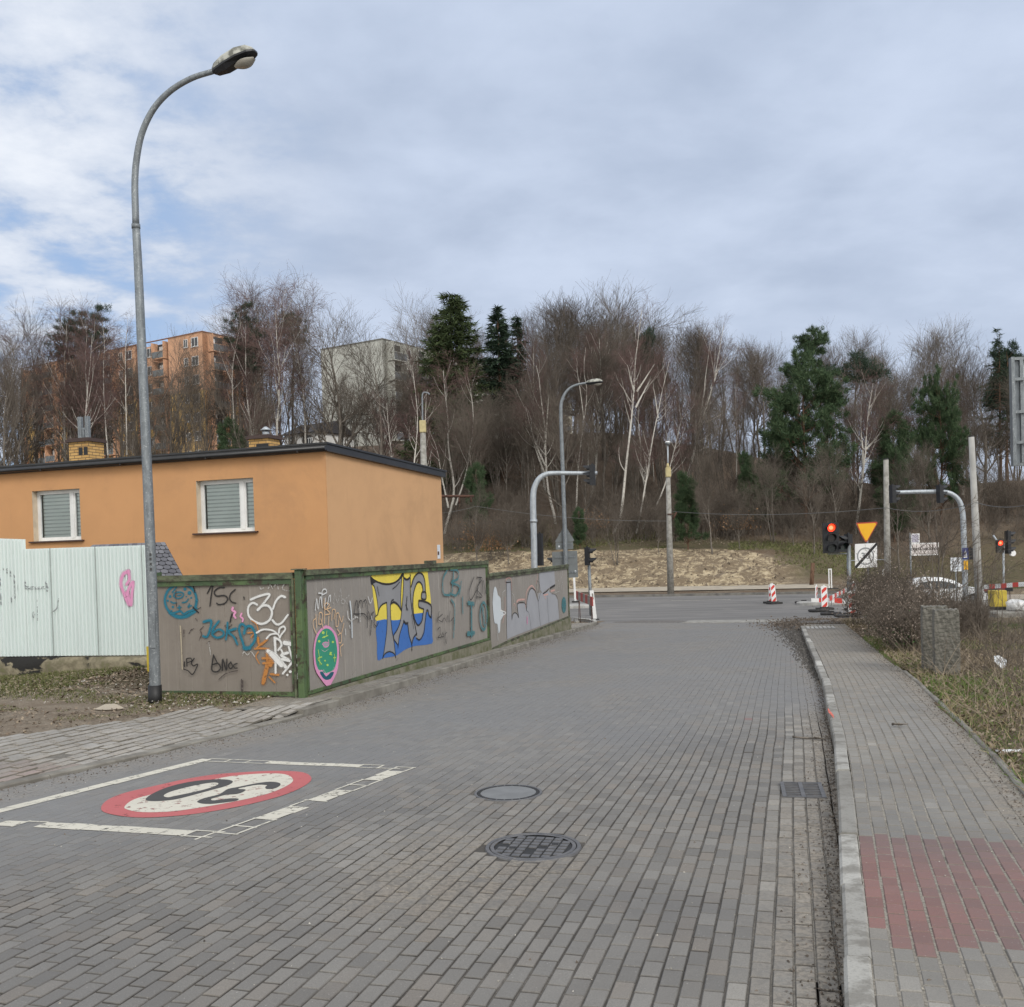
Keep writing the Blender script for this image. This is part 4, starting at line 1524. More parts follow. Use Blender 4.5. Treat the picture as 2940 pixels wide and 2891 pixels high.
for i in range(rows):                             # individual rounded shingle tabs on the visible slopes
    t0, t1 = i / rows, (i + 1.25) / rows
    def P(s, t, lift=.012, i=i):
        xx0, xx1 = x0 + (-.12) * t, x1 + 1.15 * t
        return (xx0 + (xx1 - xx0) * s, -run * t - .006, ridge + (eave_z - ridge) * t + lift + .02 * (1 - (t * rows - i)) * 0)
    n = 16
    for k in range(n):
        s0, s1 = (k + (i % 2) * .5) / n, (k + .94 + (i % 2) * .5) / n
        if s1 > 1: s1 = 1.0
        if s0 >= s1: continue
        tt = min(t1, 1.02)
        rim = [P(s1, t0 + (tt - t0) * .55), P(s1 - (s1 - s0) * .12, t0 + (tt - t0) * .86, .02), P((s0 + s1) / 2, tt, .026), P(s0 + (s1 - s0) * .12, t0 + (tt - t0) * .86, .02), P(s0, t0 + (tt - t0) * .55)]
        b.face([P(s0, t0, .006)] + [P(s1, t0, .006)] + rim, 2)
def m_shingle():
    m = bpy.data.materials.new('grey shingle'); t = NT(m)
    t.set('Base Color', t.mix(t.island(), (0.10, 0.10, 0.115), (0.19, 0.19, 0.21))); t.set('Roughness', .9)
    return m
b.build('roof', [mat('dark underlay', (.03, .03, .035), .9), M['sill'], m_shingle()], shed)
b = MB(); b.box((x0 + .1, -run + .2, -.2), (x1 - 1.9, run - .2, eave_z + .12)); b.build('wall', mat('shed boards', (.10, .07, .05), .8, scale=4), shed)

# ------------------------------------------------------------------ ribbons of spray paint
class Wall2D:
    """strokes drawn on a flat panel; a,b = along and up in the frame of the thing"""
    def __init__(self, root, P, n, zoom, side=-1, off=.0035):
        self.root, self.P, self.n, self.zoom = root, P, n, zoom
        self.off, self.cnt, self.g = off, 0, {}

    def pt(self, zx, zy):
        x0, y0, s = self.zoom
        q = local(self.root, on_plane(x0 + zx / s, y0 + zy / s, self.P, self.n))
        return q.x, q.z

    def px(self, zx, zy):                         # metres per zoom pixel near a point
        a, c = self.pt(zx, zy), self.pt(zx, zy + 10)
        return abs(a[1] - c[1]) / 10

    def mb(self, key):
        if key not in self.g: self.g[key] = MB()
        self.cnt += 1
        return self.g[key], -(self.off + .00022 * self.cnt)

    def stroke(self, key, pts, w, taper=False):
        if w >= 10 and key + '_mist' in M: self.stroke(key + '_mist', pts, w * 1.75)
        b, d = self.mb(key)
        k = self.px(*pts[len(pts) // 2])
        P = [self.pt(*p) for p in smooth_open(pts, 5)]
        W = w * k / 2
        n = len(P)
        L, R = [], []
        for i in range(n):
            a, c = P[max(i - 1, 0)], P[min(i + 1, n - 1)]
            dx, dz = c[0] - a[0], c[1] - a[1]; l = math.hypot(dx, dz) or 1
            ww = W * (1.08 - .16 * (i / max(1, n - 1))) * (.94 + .12 * abs(math.sin(i * 2.1)))
            if taper: ww *= 1 - .8 * i / (n - 1)
            L.append((P[i][0] - dz / l * ww, P[i][1] + dx / l * ww)); R.append((P[i][0] + dz / l * ww, P[i][1] - dx / l * ww))
        for i in range(n - 1):
            q = [L[i], R[i], R[i + 1], L[i + 1]]
            e = -1.2e-5 * i
            b.face([(x, d + e, z) for x, z in q])
        for i, s in ((0, -1), (n - 1, 1)):         # round ends
            j = 1 if i == 0 else n - 2
            dx, dz = P[i][0] - P[j][0], P[i][1] - P[j][1]; l = math.hypot(dx, dz) or 1
            c0 = math.atan2(dz, dx)
            ww = math.hypot(L[i][0] - R[i][0], L[i][1] - R[i][1]) / 2
            b.face([(P[i][0] + ww * math.cos(c0 - math.pi / 2 + math.pi * q / 7), d - 1.2e-5 * (i + 2), P[i][1] + ww * math.sin(c0 - math.pi / 2 + math.pi * q / 7)) for q in range(8)])

    def fill(self, key, pts, smooth=3, jag=0.0):
        b, d = self.mb(key)
        Q = smooth_closed(pts, smooth) if smooth else pts
        P = [self.pt(*p) for p in Q]
        import bmesh
        bm = bmesh.new()
        vs = [bm.verts.new((x, d, z)) for x, z in P]
        f = bm.faces.new(vs); f.normal_update()
        bmesh.ops.triangulate(bm, faces=[f])
        bm.verts.index_update()
        for t in bm.faces:
            b.face([tuple(v.co) for v in t.verts])
        bm.free()

    def dot(self, key, x, y, r):
        self.fill(key, [(x + r * math.cos(k * math.pi / 4), y + r * math.sin(k * math.pi / 4)) for k in range(8)], 2)

    def ell(self, key, x, y, rx, ry, w):
        self.stroke(key, [(x + rx * math.cos(k * math.pi / 8), y + ry * math.sin(k * math.pi / 8)) for k in range(17)], w)

    def done(self, parent, name='graffiti_lettering'):
        a = MB()
        for j, (key, b) in enumerate(self.g.items()):
            i = len(a.v)
            a.v += b.v; a.f += [tuple(q + i for q in f) for f in b.f]; a.m += [j] * len(b.f); a.s += b.s
        a.build(name, [M[k] for k in self.g], parent)


# ------------------------------------------------------------------ brown panel fence in a green frame
FC = on_ground(*dpx(576, 1318)); FC = Vector((FC.x, FC.y, 0))
FDIR = Vector((.274, .9617, 0)).normalized()
FN = Vector((FDIR.y, -FDIR.x, 0))                 # towards the road
P_road = FC.copy()


def fz(px, py, P, n):
    return on_plane(*dpx(px, py), P, n)


def panel_mesh(x0, x1, zf0, zf1, seam, wear, grooves=True):
    """vertical sheets with narrow seams; zf(x) gives bottom and top"""
    V, Fq, att = [], [], []
    xs = []
    x = x0
    r = random.Random(int(x1 * 100))
    while x < x1 - .02:
        e = min(x1, x + seam)
        xs += [(x + .002, 0.0), (e - .009, 0.0), (e - .0045, .005)]
        x = e
    for (x, y) in xs:
        V += [(x, y, zf0(x)), (x, y, (zf0(x) + zf1(x)) / 2), (x, y, zf1(x))]
        att += [wear] * 3
    for k in range(len(xs) - 1):
        for j in range(2):
            Fq.append((k * 3 + j, k * 3 + 3 + j, k * 3 + 4 + j, k * 3 + 1 + j))
    return new_mesh_np('panel', V, Fq, mats=[M['panel']], attrs={'wear': att})


# section facing the camera ---------------------------------------------------
gate = thing('fence', 'brown panel fence with teal face and white tags facing the lamp post', 'fence', (FC.x, FC.y, ground_z(FC.x, FC.y)), HALF)
g_top, g_bot = local(gate, fz(565, 1082, FC, EV)).z, local(gate, fz(560, 1312, FC, EV)).z
g_x0 = local(gate, fz(288, 1090, FC, EV)).x
link('panel', panel_mesh(g_x0, -.16, lambda x: g_bot + .03, lambda x: g_top - .145, .385, 0.35), gate)
b = MB()
b.box((g_x0 - .05, -.055, g_top - .085), (-.10, .05, g_top), 1)            # top rail, upper and lower angle
b.box((g_x0 - .05, -.035, g_top - .155), (-.155, .03, g_top - .087))
b.box((g_x0 - .05, -.03, g_bot - .03), (-.16, .03, g_bot + .03))
b.box((-.158, -.04, g_bot - .03), (-.115, .03, g_top - .088))
b.build('frame', [M['green_rust'], M['old_green']], gate)
b = MB()
b.box((-.072, -.05, -.3), (.022, .06, g_top + .035), 0, .006); b.box((-.11, -.075, g_top + .036), (.06, .08, g_top + .05), 1); b.box((-.112, -.065, -.25), (-.087, -.02, g_top - .09), 1)
b.build('post', [M['green_rust'], M['old_green']], gate)
b = MB(); b.box((g_x0 - .02, -.07, g_top - .002), (g_x0 + .11, .07, g_top + .05)); b.build('post_cap', M['green_rust'], gate)
W = Wall2D(gate, FC + EV * 0.0, EV, (440, 1640, 4.2087))
T = 'p_teal'
W.ell(T, 335, 352, 192, 196, 30)
W.stroke(T, [(200, 500), (290, 552), (400, 548), (515, 480)], 34)
W.stroke(T, [(215, 510), (265, 500), (330, 482), (368, 515), (420, 488), (470, 472), (530, 452)], 22)
for (x, y, r) in ((205, 305, 18), (440, 262, 24), (400, 305, 9), (462, 320, 12), (178, 355, 14), (385, 215, 20), (240, 430, 15), (225, 475, 10)): W.dot(T, x, y, r)
for s in ([(235, 255), (285, 190)], [(215, 368), (245, 384), (285, 380)], [(355, 380), (400, 370), (428, 335)], [(250, 300), (265, 262), (330, 252), (370, 275), (345, 318), (285, 325), (250, 300)], [(300, 290), (340, 285)],
          [(318, 415), (322, 465)], [(300, 440), (340, 435)], [(440, 395), (432, 440)], [(425, 425), (465, 415)]): W.stroke(T, s, 15)
Bk = 'p_black'
W.stroke('p_fade', [(280, 235), (275, 300), (285, 420)], 11)
for s, w in (([(487, 175), (500, 215), (507, 255)], 13), ([(485, 432), (520, 470), (552, 500)], 15), ([(660, 265), (725, 155), (705, 300), (690, 420)], 15), ([(865, 195), (800, 198), (745, 245), (770, 298), (860, 292), (905, 330), (872, 385), (800, 402), (772, 385)], 15),
             ([(995, 222), (942, 270), (930, 330), (955, 370), (1003, 385)], 14), ([(960, 515), (945, 560), (935, 612)], 17), ([(1100, 310), (1106, 338)], 12)): W.stroke(Bk, s, w)
for s in ([(528, 462), (580, 438)], [(378, 708), (376, 790)], [(440, 750), (460, 712), (495, 690)], [(612, 668), (570, 715), (592, 752), (562, 832)], [(520, 570), (545, 605)], [(650, 870), (690, 845)], [(870, 650), (900, 690), (955, 645)], [(1000, 790), (1018, 810)]): W.stroke('p_fade', s, 12)
W.stroke('p_cream', [(335, 660), (345, 850), (358, 1180)], 17); W.stroke('p_white2', [(678, 860), (690, 930), (702, 1010)], 12)
W.stroke('p_pink', [(970, 440), (962, 470), (1000, 492), (982, 530), (1002, 562)], 24); W.stroke('p_pink', [(1075, 510), (1062, 545), (1090, 572), (1086, 606)], 20)
Wh = 'p_white'
W.stroke(Wh, [(1185, 342), (1300, 296), (1412, 276), (1370, 350), (1270, 468)], 24)
W.stroke(Wh, [(1268, 468), (1330, 415), (1400, 420), (1442, 490), (1412, 588), (1320, 635), (1222, 600), (1160, 530), (1158, 430), (1210, 382), (1262, 402)], 26)
W.stroke(Wh, [(1602, 312), (1550, 300), (1490, 360), (1455, 452)], 24); W.stroke(Wh, [(1448, 590), (1500, 640), (1560, 622), (1635, 525)], 24)
W.stroke('p_white2', [(1595, 145), (1570, 215), (1680, 242)], 9)
for s in ([(1290, 180), (1310, 215), (1340, 200)], [(1400, 210), (1420, 160), (1450, 210)], [(1470, 190), (1500, 140), (1520, 215)], [(1085, 1020), (1105, 970), (1150, 1010), (1190, 970), (1235, 1030)]): W.stroke('p_white2', s, 10)
O = 'p_orange'
for s, w in (([(1150, 745), (1230, 738), (1190, 800)], 14), ([(1195, 595), (1255, 640), (1280, 720)], 12), ([(1272, 800), (1295, 890), (1385, 822)], 26), ([(1235, 935), (1320, 930), (1405, 935)], 20), ([(1320, 870), (1250, 935)], 20), ([(1280, 970), (1250, 1030), (1292, 1112)], 13),
             ([(1395, 990), (1400, 1080), (1372, 1200), (1338, 1345)], 52), ([(1440, 1020), (1440, 1070), (1425, 1125)], 60), ([(1330, 1050), (1460, 1045)], 26), ([(1340, 1110), (1470, 1100)], 24), ([(1430, 1240), (1525, 1250)], 24), ([(1412, 1275), (1480, 1342)], 18)): W.stroke(O, s, w)
for s, w in (([(620, 610), (688, 592), (715, 612), (692, 720), (660, 790), (615, 782)], 27), ([(805, 602), (745, 680), (725, 760), (780, 800), (850, 780), (862, 732), (802, 700), (738, 740)], 25), ([(910, 620), (905, 720), (890, 822)], 24), ([(1010, 690), (920, 728), (985, 790), (1030, 882)], 26),
             ([(1110, 750), (1122, 700), (1160, 660), (1212, 682), (1248, 780), (1218, 870), (1130, 940), (1092, 850), (1052, 720), (1062, 648), (1100, 642), (1132, 680)], 29), ([(1110, 925), (1180, 925)], 40)): W.stroke(T, s, w)
for s, w in (([(1260, 742), (1340, 702), (1450, 712), (1510, 752)], 19), ([(1380, 812), (1430, 762), (1510, 755), (1540, 792)], 18), ([(1530, 742), (1540, 690), (1590, 665), (1606, 702), (1560, 762), (1540, 802)], 20), ([(1480, 800), (1490, 1000), (1490, 1222)], 27), ([(1480, 802), (1540, 832), (1562, 890), (1522, 952)], 24),
             ([(1600, 862), (1690, 878)], 50), ([(1650, 912), (1700, 1080), (1762, 1292)], 23), ([(1758, 1012), (1670, 1122), (1580, 1232)], 24), ([(1400, 962), (1500, 1022), (1610, 1150)], 44), ([(1440, 1000), (1560, 1132)], 52), ([(1640, 982), (1560, 1012), (1645, 1062)], 30), ([(1570, 1060), (1660, 1080)], 28), ([(1560, 945), (1582, 990)], 22)): W.stroke(Wh, s, w)
for (x, y, r) in ((1635, 1250, 14), (1670, 1210, 17), (1745, 1132, 16)): W.dot(Wh, x, y, r)
for s, w in (([(393, 1092), (395, 1150)], 13), ([(420, 1060), (425, 1142)], 13), ([(420, 1052), (470, 1048), (480, 1080), (430, 1102)], 11), ([(512, 1050), (480, 1100), (502, 1140), (550, 1118), (545, 1152), (492, 1242), (440, 1200), (388, 1180)], 12), ([(745, 1010), (725, 1182), (780, 1212), (830, 1170), (800, 1112), (740, 1122)], 15), ([(745, 1010), (790, 1102)], 14),
             ([(852, 1192), (857, 1060), (900, 1192), (907, 1060)], 16), ([(950, 1100), (925, 1130), (945, 1172), (975, 1150), (955, 1092)], 14), ([(1030, 1110), (990, 1130), (1000, 1165), (1032, 1165)], 13)): W.stroke(Bk, s, w)
W.stroke('p_fade', [(810, 1302), (900, 1230), (1035, 1195)], 12); W.stroke('p_fade', [(1090, 1310), (1092, 1440)], 34)
W.done(gate)

# long section along the road --------------------------------------------------
RZ = math.atan2(FDIR.y, FDIR.x)
fence = thing('fence', 'long weathered fence section with the yellow and blue TAG mural', 'fence', (FC.x, FC.y, ground_z(FC.x, FC.y)), RZ)
# frame of the thing: x along the fence away from the camera, -y towards the road
n_ = FN
def fl(px, py): return local(fence, fz(px, py, FC, n_))
t0, t1 = fl(600, 1076), fl(918, 1060)
b0, b1 = fl(596, 1306), fl(922, 1208)
L1 = t1.x
ft = lambda x: t0.z + (t1.z - t0.z) * (x - t0.x) / (t1.x - t0.x)
fb = lambda x: b0.z + (b1.z - b0.z) * (x - b0.x) / (b1.x - b0.x)
link('panel', panel_mesh(.12, L1, lambda x: fb(x) + .02, lambda x: ft(x) - .135, .30, 1.0), fence)


def railing(b, x0, x1, f0, z0, z1, y0, y1, n=6, m=0):
    for k in range(n):
        a, c = x0 + (x1 - x0) * k / n, x0 + (x1 - x0) * (k + 1) / n
        i = len(b.v)
        for x in (a, c):
            b.v += [(x, y0, f0(x) + z0), (x, y1, f0(x) + z0), (x, y1, f0(x) + z1), (x, y0, f0(x) + z1)]
        for q in range(4):
            b.f.append((i + q, i + (q + 1) % 4, i + 4 + (q + 1) % 4, i + 4 + q)); b.m.append(m); b.s.append(False)
        if k == 0: b.f.append((i + 3, i + 2, i + 1, i)); b.m.append(m); b.s.append(False)
        if k == n - 1: b.f.append((i + 4, i + 5, i + 6, i + 7)); b.m.append(m); b.s.append(False)


b = MB()
railing(b, .06, L1 + .03, ft, -.075, 0, -.06, .05); railing(b, .10, L1 + .02, ft, -.140, -.077, -.035, .03, m=1)
railing(b, .06, L1 + .03, fb, -.02, .025, -.035, .03, m=1)
b.box((.05, -.035, fb(0) + .032), (.098, .03, ft(0) - .142), 1); b.box((L1 - .01, -.03, fb(L1) + .031), (L1 + .02, .03, ft(L1) - .142), 1)
b.build('frame', [M['old_green'], M['green_rust']], fence)
b = MB(); xx = fl(812, 1068).x; b.box((xx - .12, -.08, ft(xx) - .02), (xx + .16, .06, ft(xx) + .055)); b.build('post_cap', M['old_green'], fence)
b = MB()                                          # mossy footing below the panels
segs = 14
for k in range(segs):
    xa, xb = .05 + (L1) * k / segs, .05 + L1 * (k + 1) / segs
    gz = lambda x: ground_z(*(FC + FDIR * x).to_2d()) - fence.location.z - .25
    i = len(b.v)
    for x in (xa, xb - .004):
        b.v += [(x, -.09, gz(x)), (x, .10, gz(x)), (x, .08, fb(x) - .032), (x, -.06, fb(x) - .032)]
    for q in range(4):
        b.f.append((i + q, i + (q + 1) % 4, i + 4 + (q + 1) % 4, i + 4 + q)); b.m.append(0); b.s.append(False)
    b.f.append((i + 3, i + 2, i + 1, i)); b.m.append(0); b.s.append(False); b.f.append((i + 4, i + 5, i + 6, i + 7)); b.m.append(0); b.s.append(False)
b.build('footing', M['mossy'], fence)
W = Wall2D(fence, FC, n_, (880, 1620, 4.84))
W.fill('p_yellow', [(890, 168), (960, 132), (1100, 112), (1330, 96), (1440, 82), (1520, 72), (1660, 60), (1690, 200), (1715, 400), (1726, 520), (1718, 590), (1650, 672), (1480, 690), (1300, 784), (975, 792), (960, 700), (930, 500), (915, 350), (900, 250)], 2)
W.fill('p_blue', [(975, 786), (1200, 778), (1310, 765), (1480, 692), (1660, 672), (1738, 660), (1746, 1000), (1741, 1100), (1560, 1128), (1470, 1142), (1350, 1196), (1232, 1276), (1060, 1302), (985, 1332), (978, 1100)], 2)
Tp = [(898, 195), (960, 245), (1050, 282), (1150, 288), (1235, 255), (1325, 160), (1315, 300), (1305, 450), (1312, 640), (1270, 580), (1212, 546), (1172, 562), (1165, 700), (1180, 900), (1212, 1080), (1236, 1290), (1210, 1240), (1150, 1214), (1090, 1240), (1055, 1306), (1085, 1130), (1112, 900), (1116, 700), (1110, 542), (1050, 560), (1010, 612), (985, 690), (990, 600), (970, 450), (940, 320)]
W.fill('p_grey', Tp, 2)
Ap = [(1350, 192), (1390, 212), (1436, 186), (1440, 450), (1470, 700), (1500, 850), (1526, 960), (1482, 1020), (1456, 1112), (1420, 980), (1400, 832), (1375, 822), (1345, 802), (1318, 880), (1285, 1000), (1266, 1120), (1205, 1010), (1260, 900), (1300, 780), (1325, 560), (1340, 350)]
W.fill('p_grey', Ap, 2)
Gp = [(1450, 300), (1490, 180), (1550, 126), (1602, 140), (1636, 230), (1646, 392), (1655, 470), (1590, 480), (1595, 400), (1612, 390), (1600, 300), (1562, 250), (1520, 280), (1482, 400), (1470, 560), (1490, 740), (1540, 842), (1592, 790), (1612, 690), (1622, 622), (1555, 590), (1555, 510), (1600, 512), (1682, 542), (1726, 590), (1726, 735), (1692, 700), (1682, 642), (1662, 642), (1640, 800), (1620, 950), (1570, 1042), (1520, 1022), (1490, 900), (1452, 700)]
W.fill('p_grey', Gp, 2)
W.fill('p_black', [(888, 165), (920, 195), (1000, 240), (1100, 262), (1200, 250), (1275, 200), (1342, 98), (1350, 150), (1300, 210), (1235, 262), (1150, 292), (1050, 286), (960, 252), (905, 285), (890, 250)], 2)
for s, w in (([(905, 270), (940, 320), (970, 450), (990, 610), (985, 700)], 17), ([(985, 692), (1010, 612), (1050, 560), (1112, 530)], 20), ([(1110, 540), (1116, 700), (1112, 900), (1085, 1130), (1055, 1306)], 16), ([(1055, 1300), (1090, 1240), (1150, 1214), (1210, 1240), (1236, 1295)], 15),
             ([(1205, 490), (1172, 520), (1162, 640), (1178, 880), (1212, 1080), (1234, 1290)], 16), ([(1170, 545), (1215, 528), (1270, 570), (1315, 645)], 26), ([(1322, 160), (1310, 330), (1306, 480), (1312, 640)], 16), ([(1340, 160), (1350, 190), (1392, 212), (1430, 185), (1438, 150)], 26), ([(1344, 190), (1340, 350), (1325, 560), (1300, 780), (1260, 900), (1202, 1012), (1266, 1125)], 16),
             ([(1266, 1160), (1285, 1000), (1318, 880), (1348, 800)], 15), ([(1345, 790), (1375, 824), (1402, 815)], 28), ([(1402, 830), (1420, 980), (1457, 1115), (1458, 1200)], 16), ([(1456, 1112), (1482, 1020), (1526, 962)], 20), ([(1436, 190), (1440, 450), (1470, 700), (1502, 850), (1526, 985)], 16),
             ([(1448, 310), (1490, 180), (1550, 122), (1605, 140), (1638, 230), (1648, 392)], 20), ([(1470, 560), (1482, 400), (1520, 275), (1562, 245), (1602, 295), (1612, 390)], 20), ([(1470, 560), (1490, 740), (1540, 846), (1595, 790), (1612, 690), (1622, 625)], 20), ([(1620, 622), (1555, 592), (1552, 512)], 16), ([(1552, 505), (1600, 508), (1684, 538), (1728, 590), (1726, 740)], 22),
             ([(1728, 745), (1692, 700), (1682, 645), (1662, 648), (1640, 800), (1622, 950), (1570, 1046), (1520, 1026)], 17), ([(1592, 400), (1592, 475), (1650, 482), (1648, 390), (1600, 385)], 20), ([(1388, 450), (1382, 560), (1380, 635)], 14), ([(1370, 560), (1400, 640)], 12), ([(1190, 340), (1240, 300), (1285, 245)], 11), ([(975, 310), (985, 370), (998, 440)], 10), ([(1450, 700), (1480, 900)], 9)): W.stroke('p_black', s, w)
W.fill('p_pink', [(265, 848), (175, 905), (112, 1010), (82, 1200), (104, 1450), (190, 1600), (285, 1702), (352, 1620), (420, 1450), (437, 1200), (412, 1000), (350, 900)], 3)
W.fill('p_green', [(265, 890), (190, 932), (130, 1040), (104, 1200), (120, 1380), (160, 1468), (205, 1468), (232, 1510), (300, 1500), (368, 1462), (406, 1330), (412, 1180), (386, 1030), (340, 932)], 3)
W.fill('p_deep', [(170, 1500), (212, 1492), (258, 1560), (320, 1502), (368, 1502), (322, 1590), (250, 1606), (200, 1562)], 2)
W.stroke('p_white2', [(140, 1450), (180, 1490), (225, 1470), (255, 1515), (300, 1500), (345, 1480), (370, 1430)], 10)
W.fill('p_bluegrey', [(215, 1110), (260, 1085), (295, 1100), (270, 1150), (230, 1160)], 3); W.stroke('p_pink', [(205, 1110), (250, 1150), (290, 1130), (296, 1080), (285, 1050)], 12); W.stroke('p_pink', [(210, 1100), (250, 1082), (296, 1092)], 11); W.stroke('p_white2', [(195, 1190), (240, 1212), (285, 1180)], 10)
for (x, y, r) in ((215, 950, 20), (160, 1070, 18), (350, 1080, 16), (320, 1232, 16), (240, 1340, 12), (275, 1400, 16), (230, 1010, 14)): W.dot('p_lime', x, y, r)
for s in ([(265, 930), (258, 985)], [(205, 1020), (280, 990)], [(145, 1190), (160, 1290), (170, 1400)], [(195, 1285), (140, 1315), (195, 1390)], [(370, 1250), (375, 1350)], [(355, 1300), (390, 1295)], [(300, 1250), (335, 1260)]): W.stroke('p_lime', s, 16)
for s in ([(118, 960), (82, 880), (74, 790), (112, 750)], [(110, 700), (122, 880)], [(150, 830), (160, 680), (202, 690), (190, 822), (150, 830)], [(230, 820), (240, 560), (300, 560), (262, 622), (312, 682), (240, 702)], [(330, 780), (340, 640), (382, 640), (362, 762)], [(390, 862), (392, 700), (432, 690), (420, 852), (390, 862)], [(440, 720), (470, 800), (490, 720)], [(502, 820), (470, 950)], [(420, 985), (462, 960), (462, 1080), (430, 1092)], [(490, 1110), (450, 1160), (462, 1275)], [(410, 900), (442, 952)], [(225, 480), (230, 620), (320, 600)], [(180, 760), (215, 900)], [(290, 720), (280, 850)]): W.stroke('p_peach', s, 15)
for s in ([(100, 640), (120, 480), (140, 622), (170, 450), (200, 602)], [(190, 560), (195, 380), (240, 345), (258, 390), (198, 424)], [(230, 580), (242, 470)], [(270, 562), (290, 450), (312, 440), (306, 522)], [(145, 400), (200, 405)]): W.stroke('p_white', s, 16)
for s in ([(350, 550), (370, 400), (410, 530), (452, 340), (462, 540)], [(482, 480), (460, 520), (490, 552), (512, 510), (482, 480)], [(570, 430), (520, 490), (545, 552)]): W.stroke('p_white2', s, 8)
for s in ([(640, 690), (660, 540), (682, 510), (690, 620), (702, 800)], [(700, 600), (712, 520), (742, 510), (760, 602)], [(770, 520), (802, 500), (830, 640), (822, 880)], [(630, 690), (700, 692), (780, 690), (832, 762)], [(865, 985), (885, 780), (902, 680)], [(970, 700), (930, 732), (918, 820), (950, 862), (978, 805)], [(840, 660), (860, 760), (880, 690), (915, 660)]): W.stroke('p_black', s, 13)
W.stroke('p_pale', [(580, 520), (600, 700), (610, 1010)], 34)
for s, w in (([(590, 790), (660, 735)], 26), ([(718, 600), (722, 790)], 28), ([(640, 720), (690, 740)], 20)): W.stroke('p_white2', s, w)
for s in ([(830, 450), (862, 540), (892, 470)], [(545, 650), (552, 740), (582, 780)], [(880, 720), (885, 770)], [(515, 900), (518, 980)], [(572, 850), (578, 890)]): W.stroke('p_white', s, 12)
W.zoom = (840, 1550, 2.1511)
for s in ([(950, 180), (920, 240), (922, 330), (962, 342)], [(960, 180), (1010, 190), (1012, 240), (970, 262), (1022, 290), (1000, 342), (962, 330)], [(1032, 260), (1022, 335)], [(972, 370), (992, 420), (985, 600)], [(1040, 350), (1042, 452)], [(985, 200), (975, 330)]): W.stroke('p_teal2', s, 15)
for s, w in (([(1075, 390), (1110, 395)], 26), ([(1095, 400), (1096, 590)], 28), ([(1072, 580), (1112, 575)], 30)): W.stroke('p_teal2', s, w)
W.ell('p_teal2', 1170, 470, 22, 84, 18); W.stroke('p_teal2', [(1165, 420), (1175, 520)], 26)
for s in ([(1110, 230), (1080, 320), (1092, 370), (1132, 300)], [(1130, 230), (1162, 240), (1128, 300), (1162, 350), (1125, 352)], [(1152, 230), (1132, 320), (1114, 412)], [(1160, 332), (1166, 250), (1186, 332), (1196, 240)]): W.stroke('p_black', s, 6)
for s in ([(895, 440), (880, 512)], [(916, 458), (886, 488), (914, 508)], [(912, 505), (925, 482), (938, 506)], [(942, 492), (948, 468), (955, 505)], [(962, 440), (956, 508)], [(966, 502), (984, 480), (986, 520)], [(885, 552), (900, 540), (902, 580), (886, 604), (912, 598)], [(916, 572), (910, 598), (922, 594), (916, 572)], [(930, 562), (932, 602)], [(940, 570), (928, 590), (938, 640), (942, 600)]): W.stroke('p_black', s, 4.5)
W.done(fence)

# farther, lower section --------------------------------------------------------
A2 = FC + FDIR * (L1 + .06)
fence2 = thing('fence', 'lower far fence section with blue grey and pink graffiti', 'fence', (A2.x, A2.y, ground_z(A2.x, A2.y)), RZ)
def fl2(px, py): return local(fence2, fz(px, py, FC, n_))
t0_, t1_ = fl2(934, 1083), fl2(1070, 1067)
b0_, b1_ = fl2(930, 1228), fl2(1076, 1166)
L2 = t1_.x + .15
ft2 = lambda x: t0_.z + (t1_.z - t0_.z) * (x - t0_.x) / (t1_.x - t0_.x)
_bpts = [fl2(926, 1228), fl2(958, 1212), fl2(1000, 1196), fl2(1077, 1164)]
fb2 = lambda x: float(np.interp(x, [p.x for p in _bpts], [p.z for p in _bpts]))
link('panel', panel_mesh(.05, L2, lambda x: fb2(x) + .01, lambda x: ft2(x) - .10, .30, 1.0), fence2)
b = MB()
railing(b, .03, L2 + .02, ft2, -.065, 0, -.06, .05); railing(b, .05, L2, ft2, -.13, -.067, -.035, .03); railing(b, .05, L2 + .02, fb2, -.035, .012, -.03, .03)
b.box((0, -.035, fb2(.02) + .013), (.048, .03, ft2(0) + .30)); b.box((L2 + .0, -.03, fb2(L2) - .3), (L2 + .05, .03, ft2(L2) + .01))
b.build('frame', M['old_green'], fence2)
b = MB()
for k in range(10):
    xa, xb = .05 + L2 * k / 10, .05 + L2 * (k + 1) / 10
    i = len(b.v)
    for x in (xa, xb - .004):
        z = ground_z(*(A2 + FDIR * x).to_2d()) - fence2.location.z - .25
        b.v += [(x, -.08, z), (x, .10, z), (x, .08, fb2(x) - .037), (x, -.055, fb2(x) - .037)]
    for q in range(4):
        b.f.append((i + q, i + (q + 1) % 4, i + 4 + (q + 1) % 4, i + 4 + q)); b.m.append(0); b.s.append(False)
    b.f.append((i + 3, i + 2, i + 1, i)); b.m.append(0); b.s.append(False); b.f.append((i + 4, i + 5, i + 6, i + 7)); b.m.append(0); b.s.append(False)
b.build('footing', M['mossy'], fence2)
W = Wall2D(fence2, FC, n_, (1380, 1600, 6.8))
W.fill('p_bluegrey', [(498, 455), (582, 462), (592, 700), (602, 1215), (612, 1150), (660, 1082), (700, 1110), (738, 1178), (716, 912), (860, 897), (890, 1040), (903, 820), (950, 645), (1000, 612), (1050, 662), (1108, 850), (1130, 702), (1160, 690), (1240, 700), (1320, 640), (1345, 690), (1450, 732), (1500, 830), (1532, 1205), (1300, 1285), (1160, 1342), (960, 1415), (700, 1515), (512, 1600), (505, 1000)], 0)
W.fill('p_bluegrey', [(1136, 215), (1300, 190), (1432, 168), (1448, 520), (1312, 612), (1205, 702), (1152, 622)], 0)
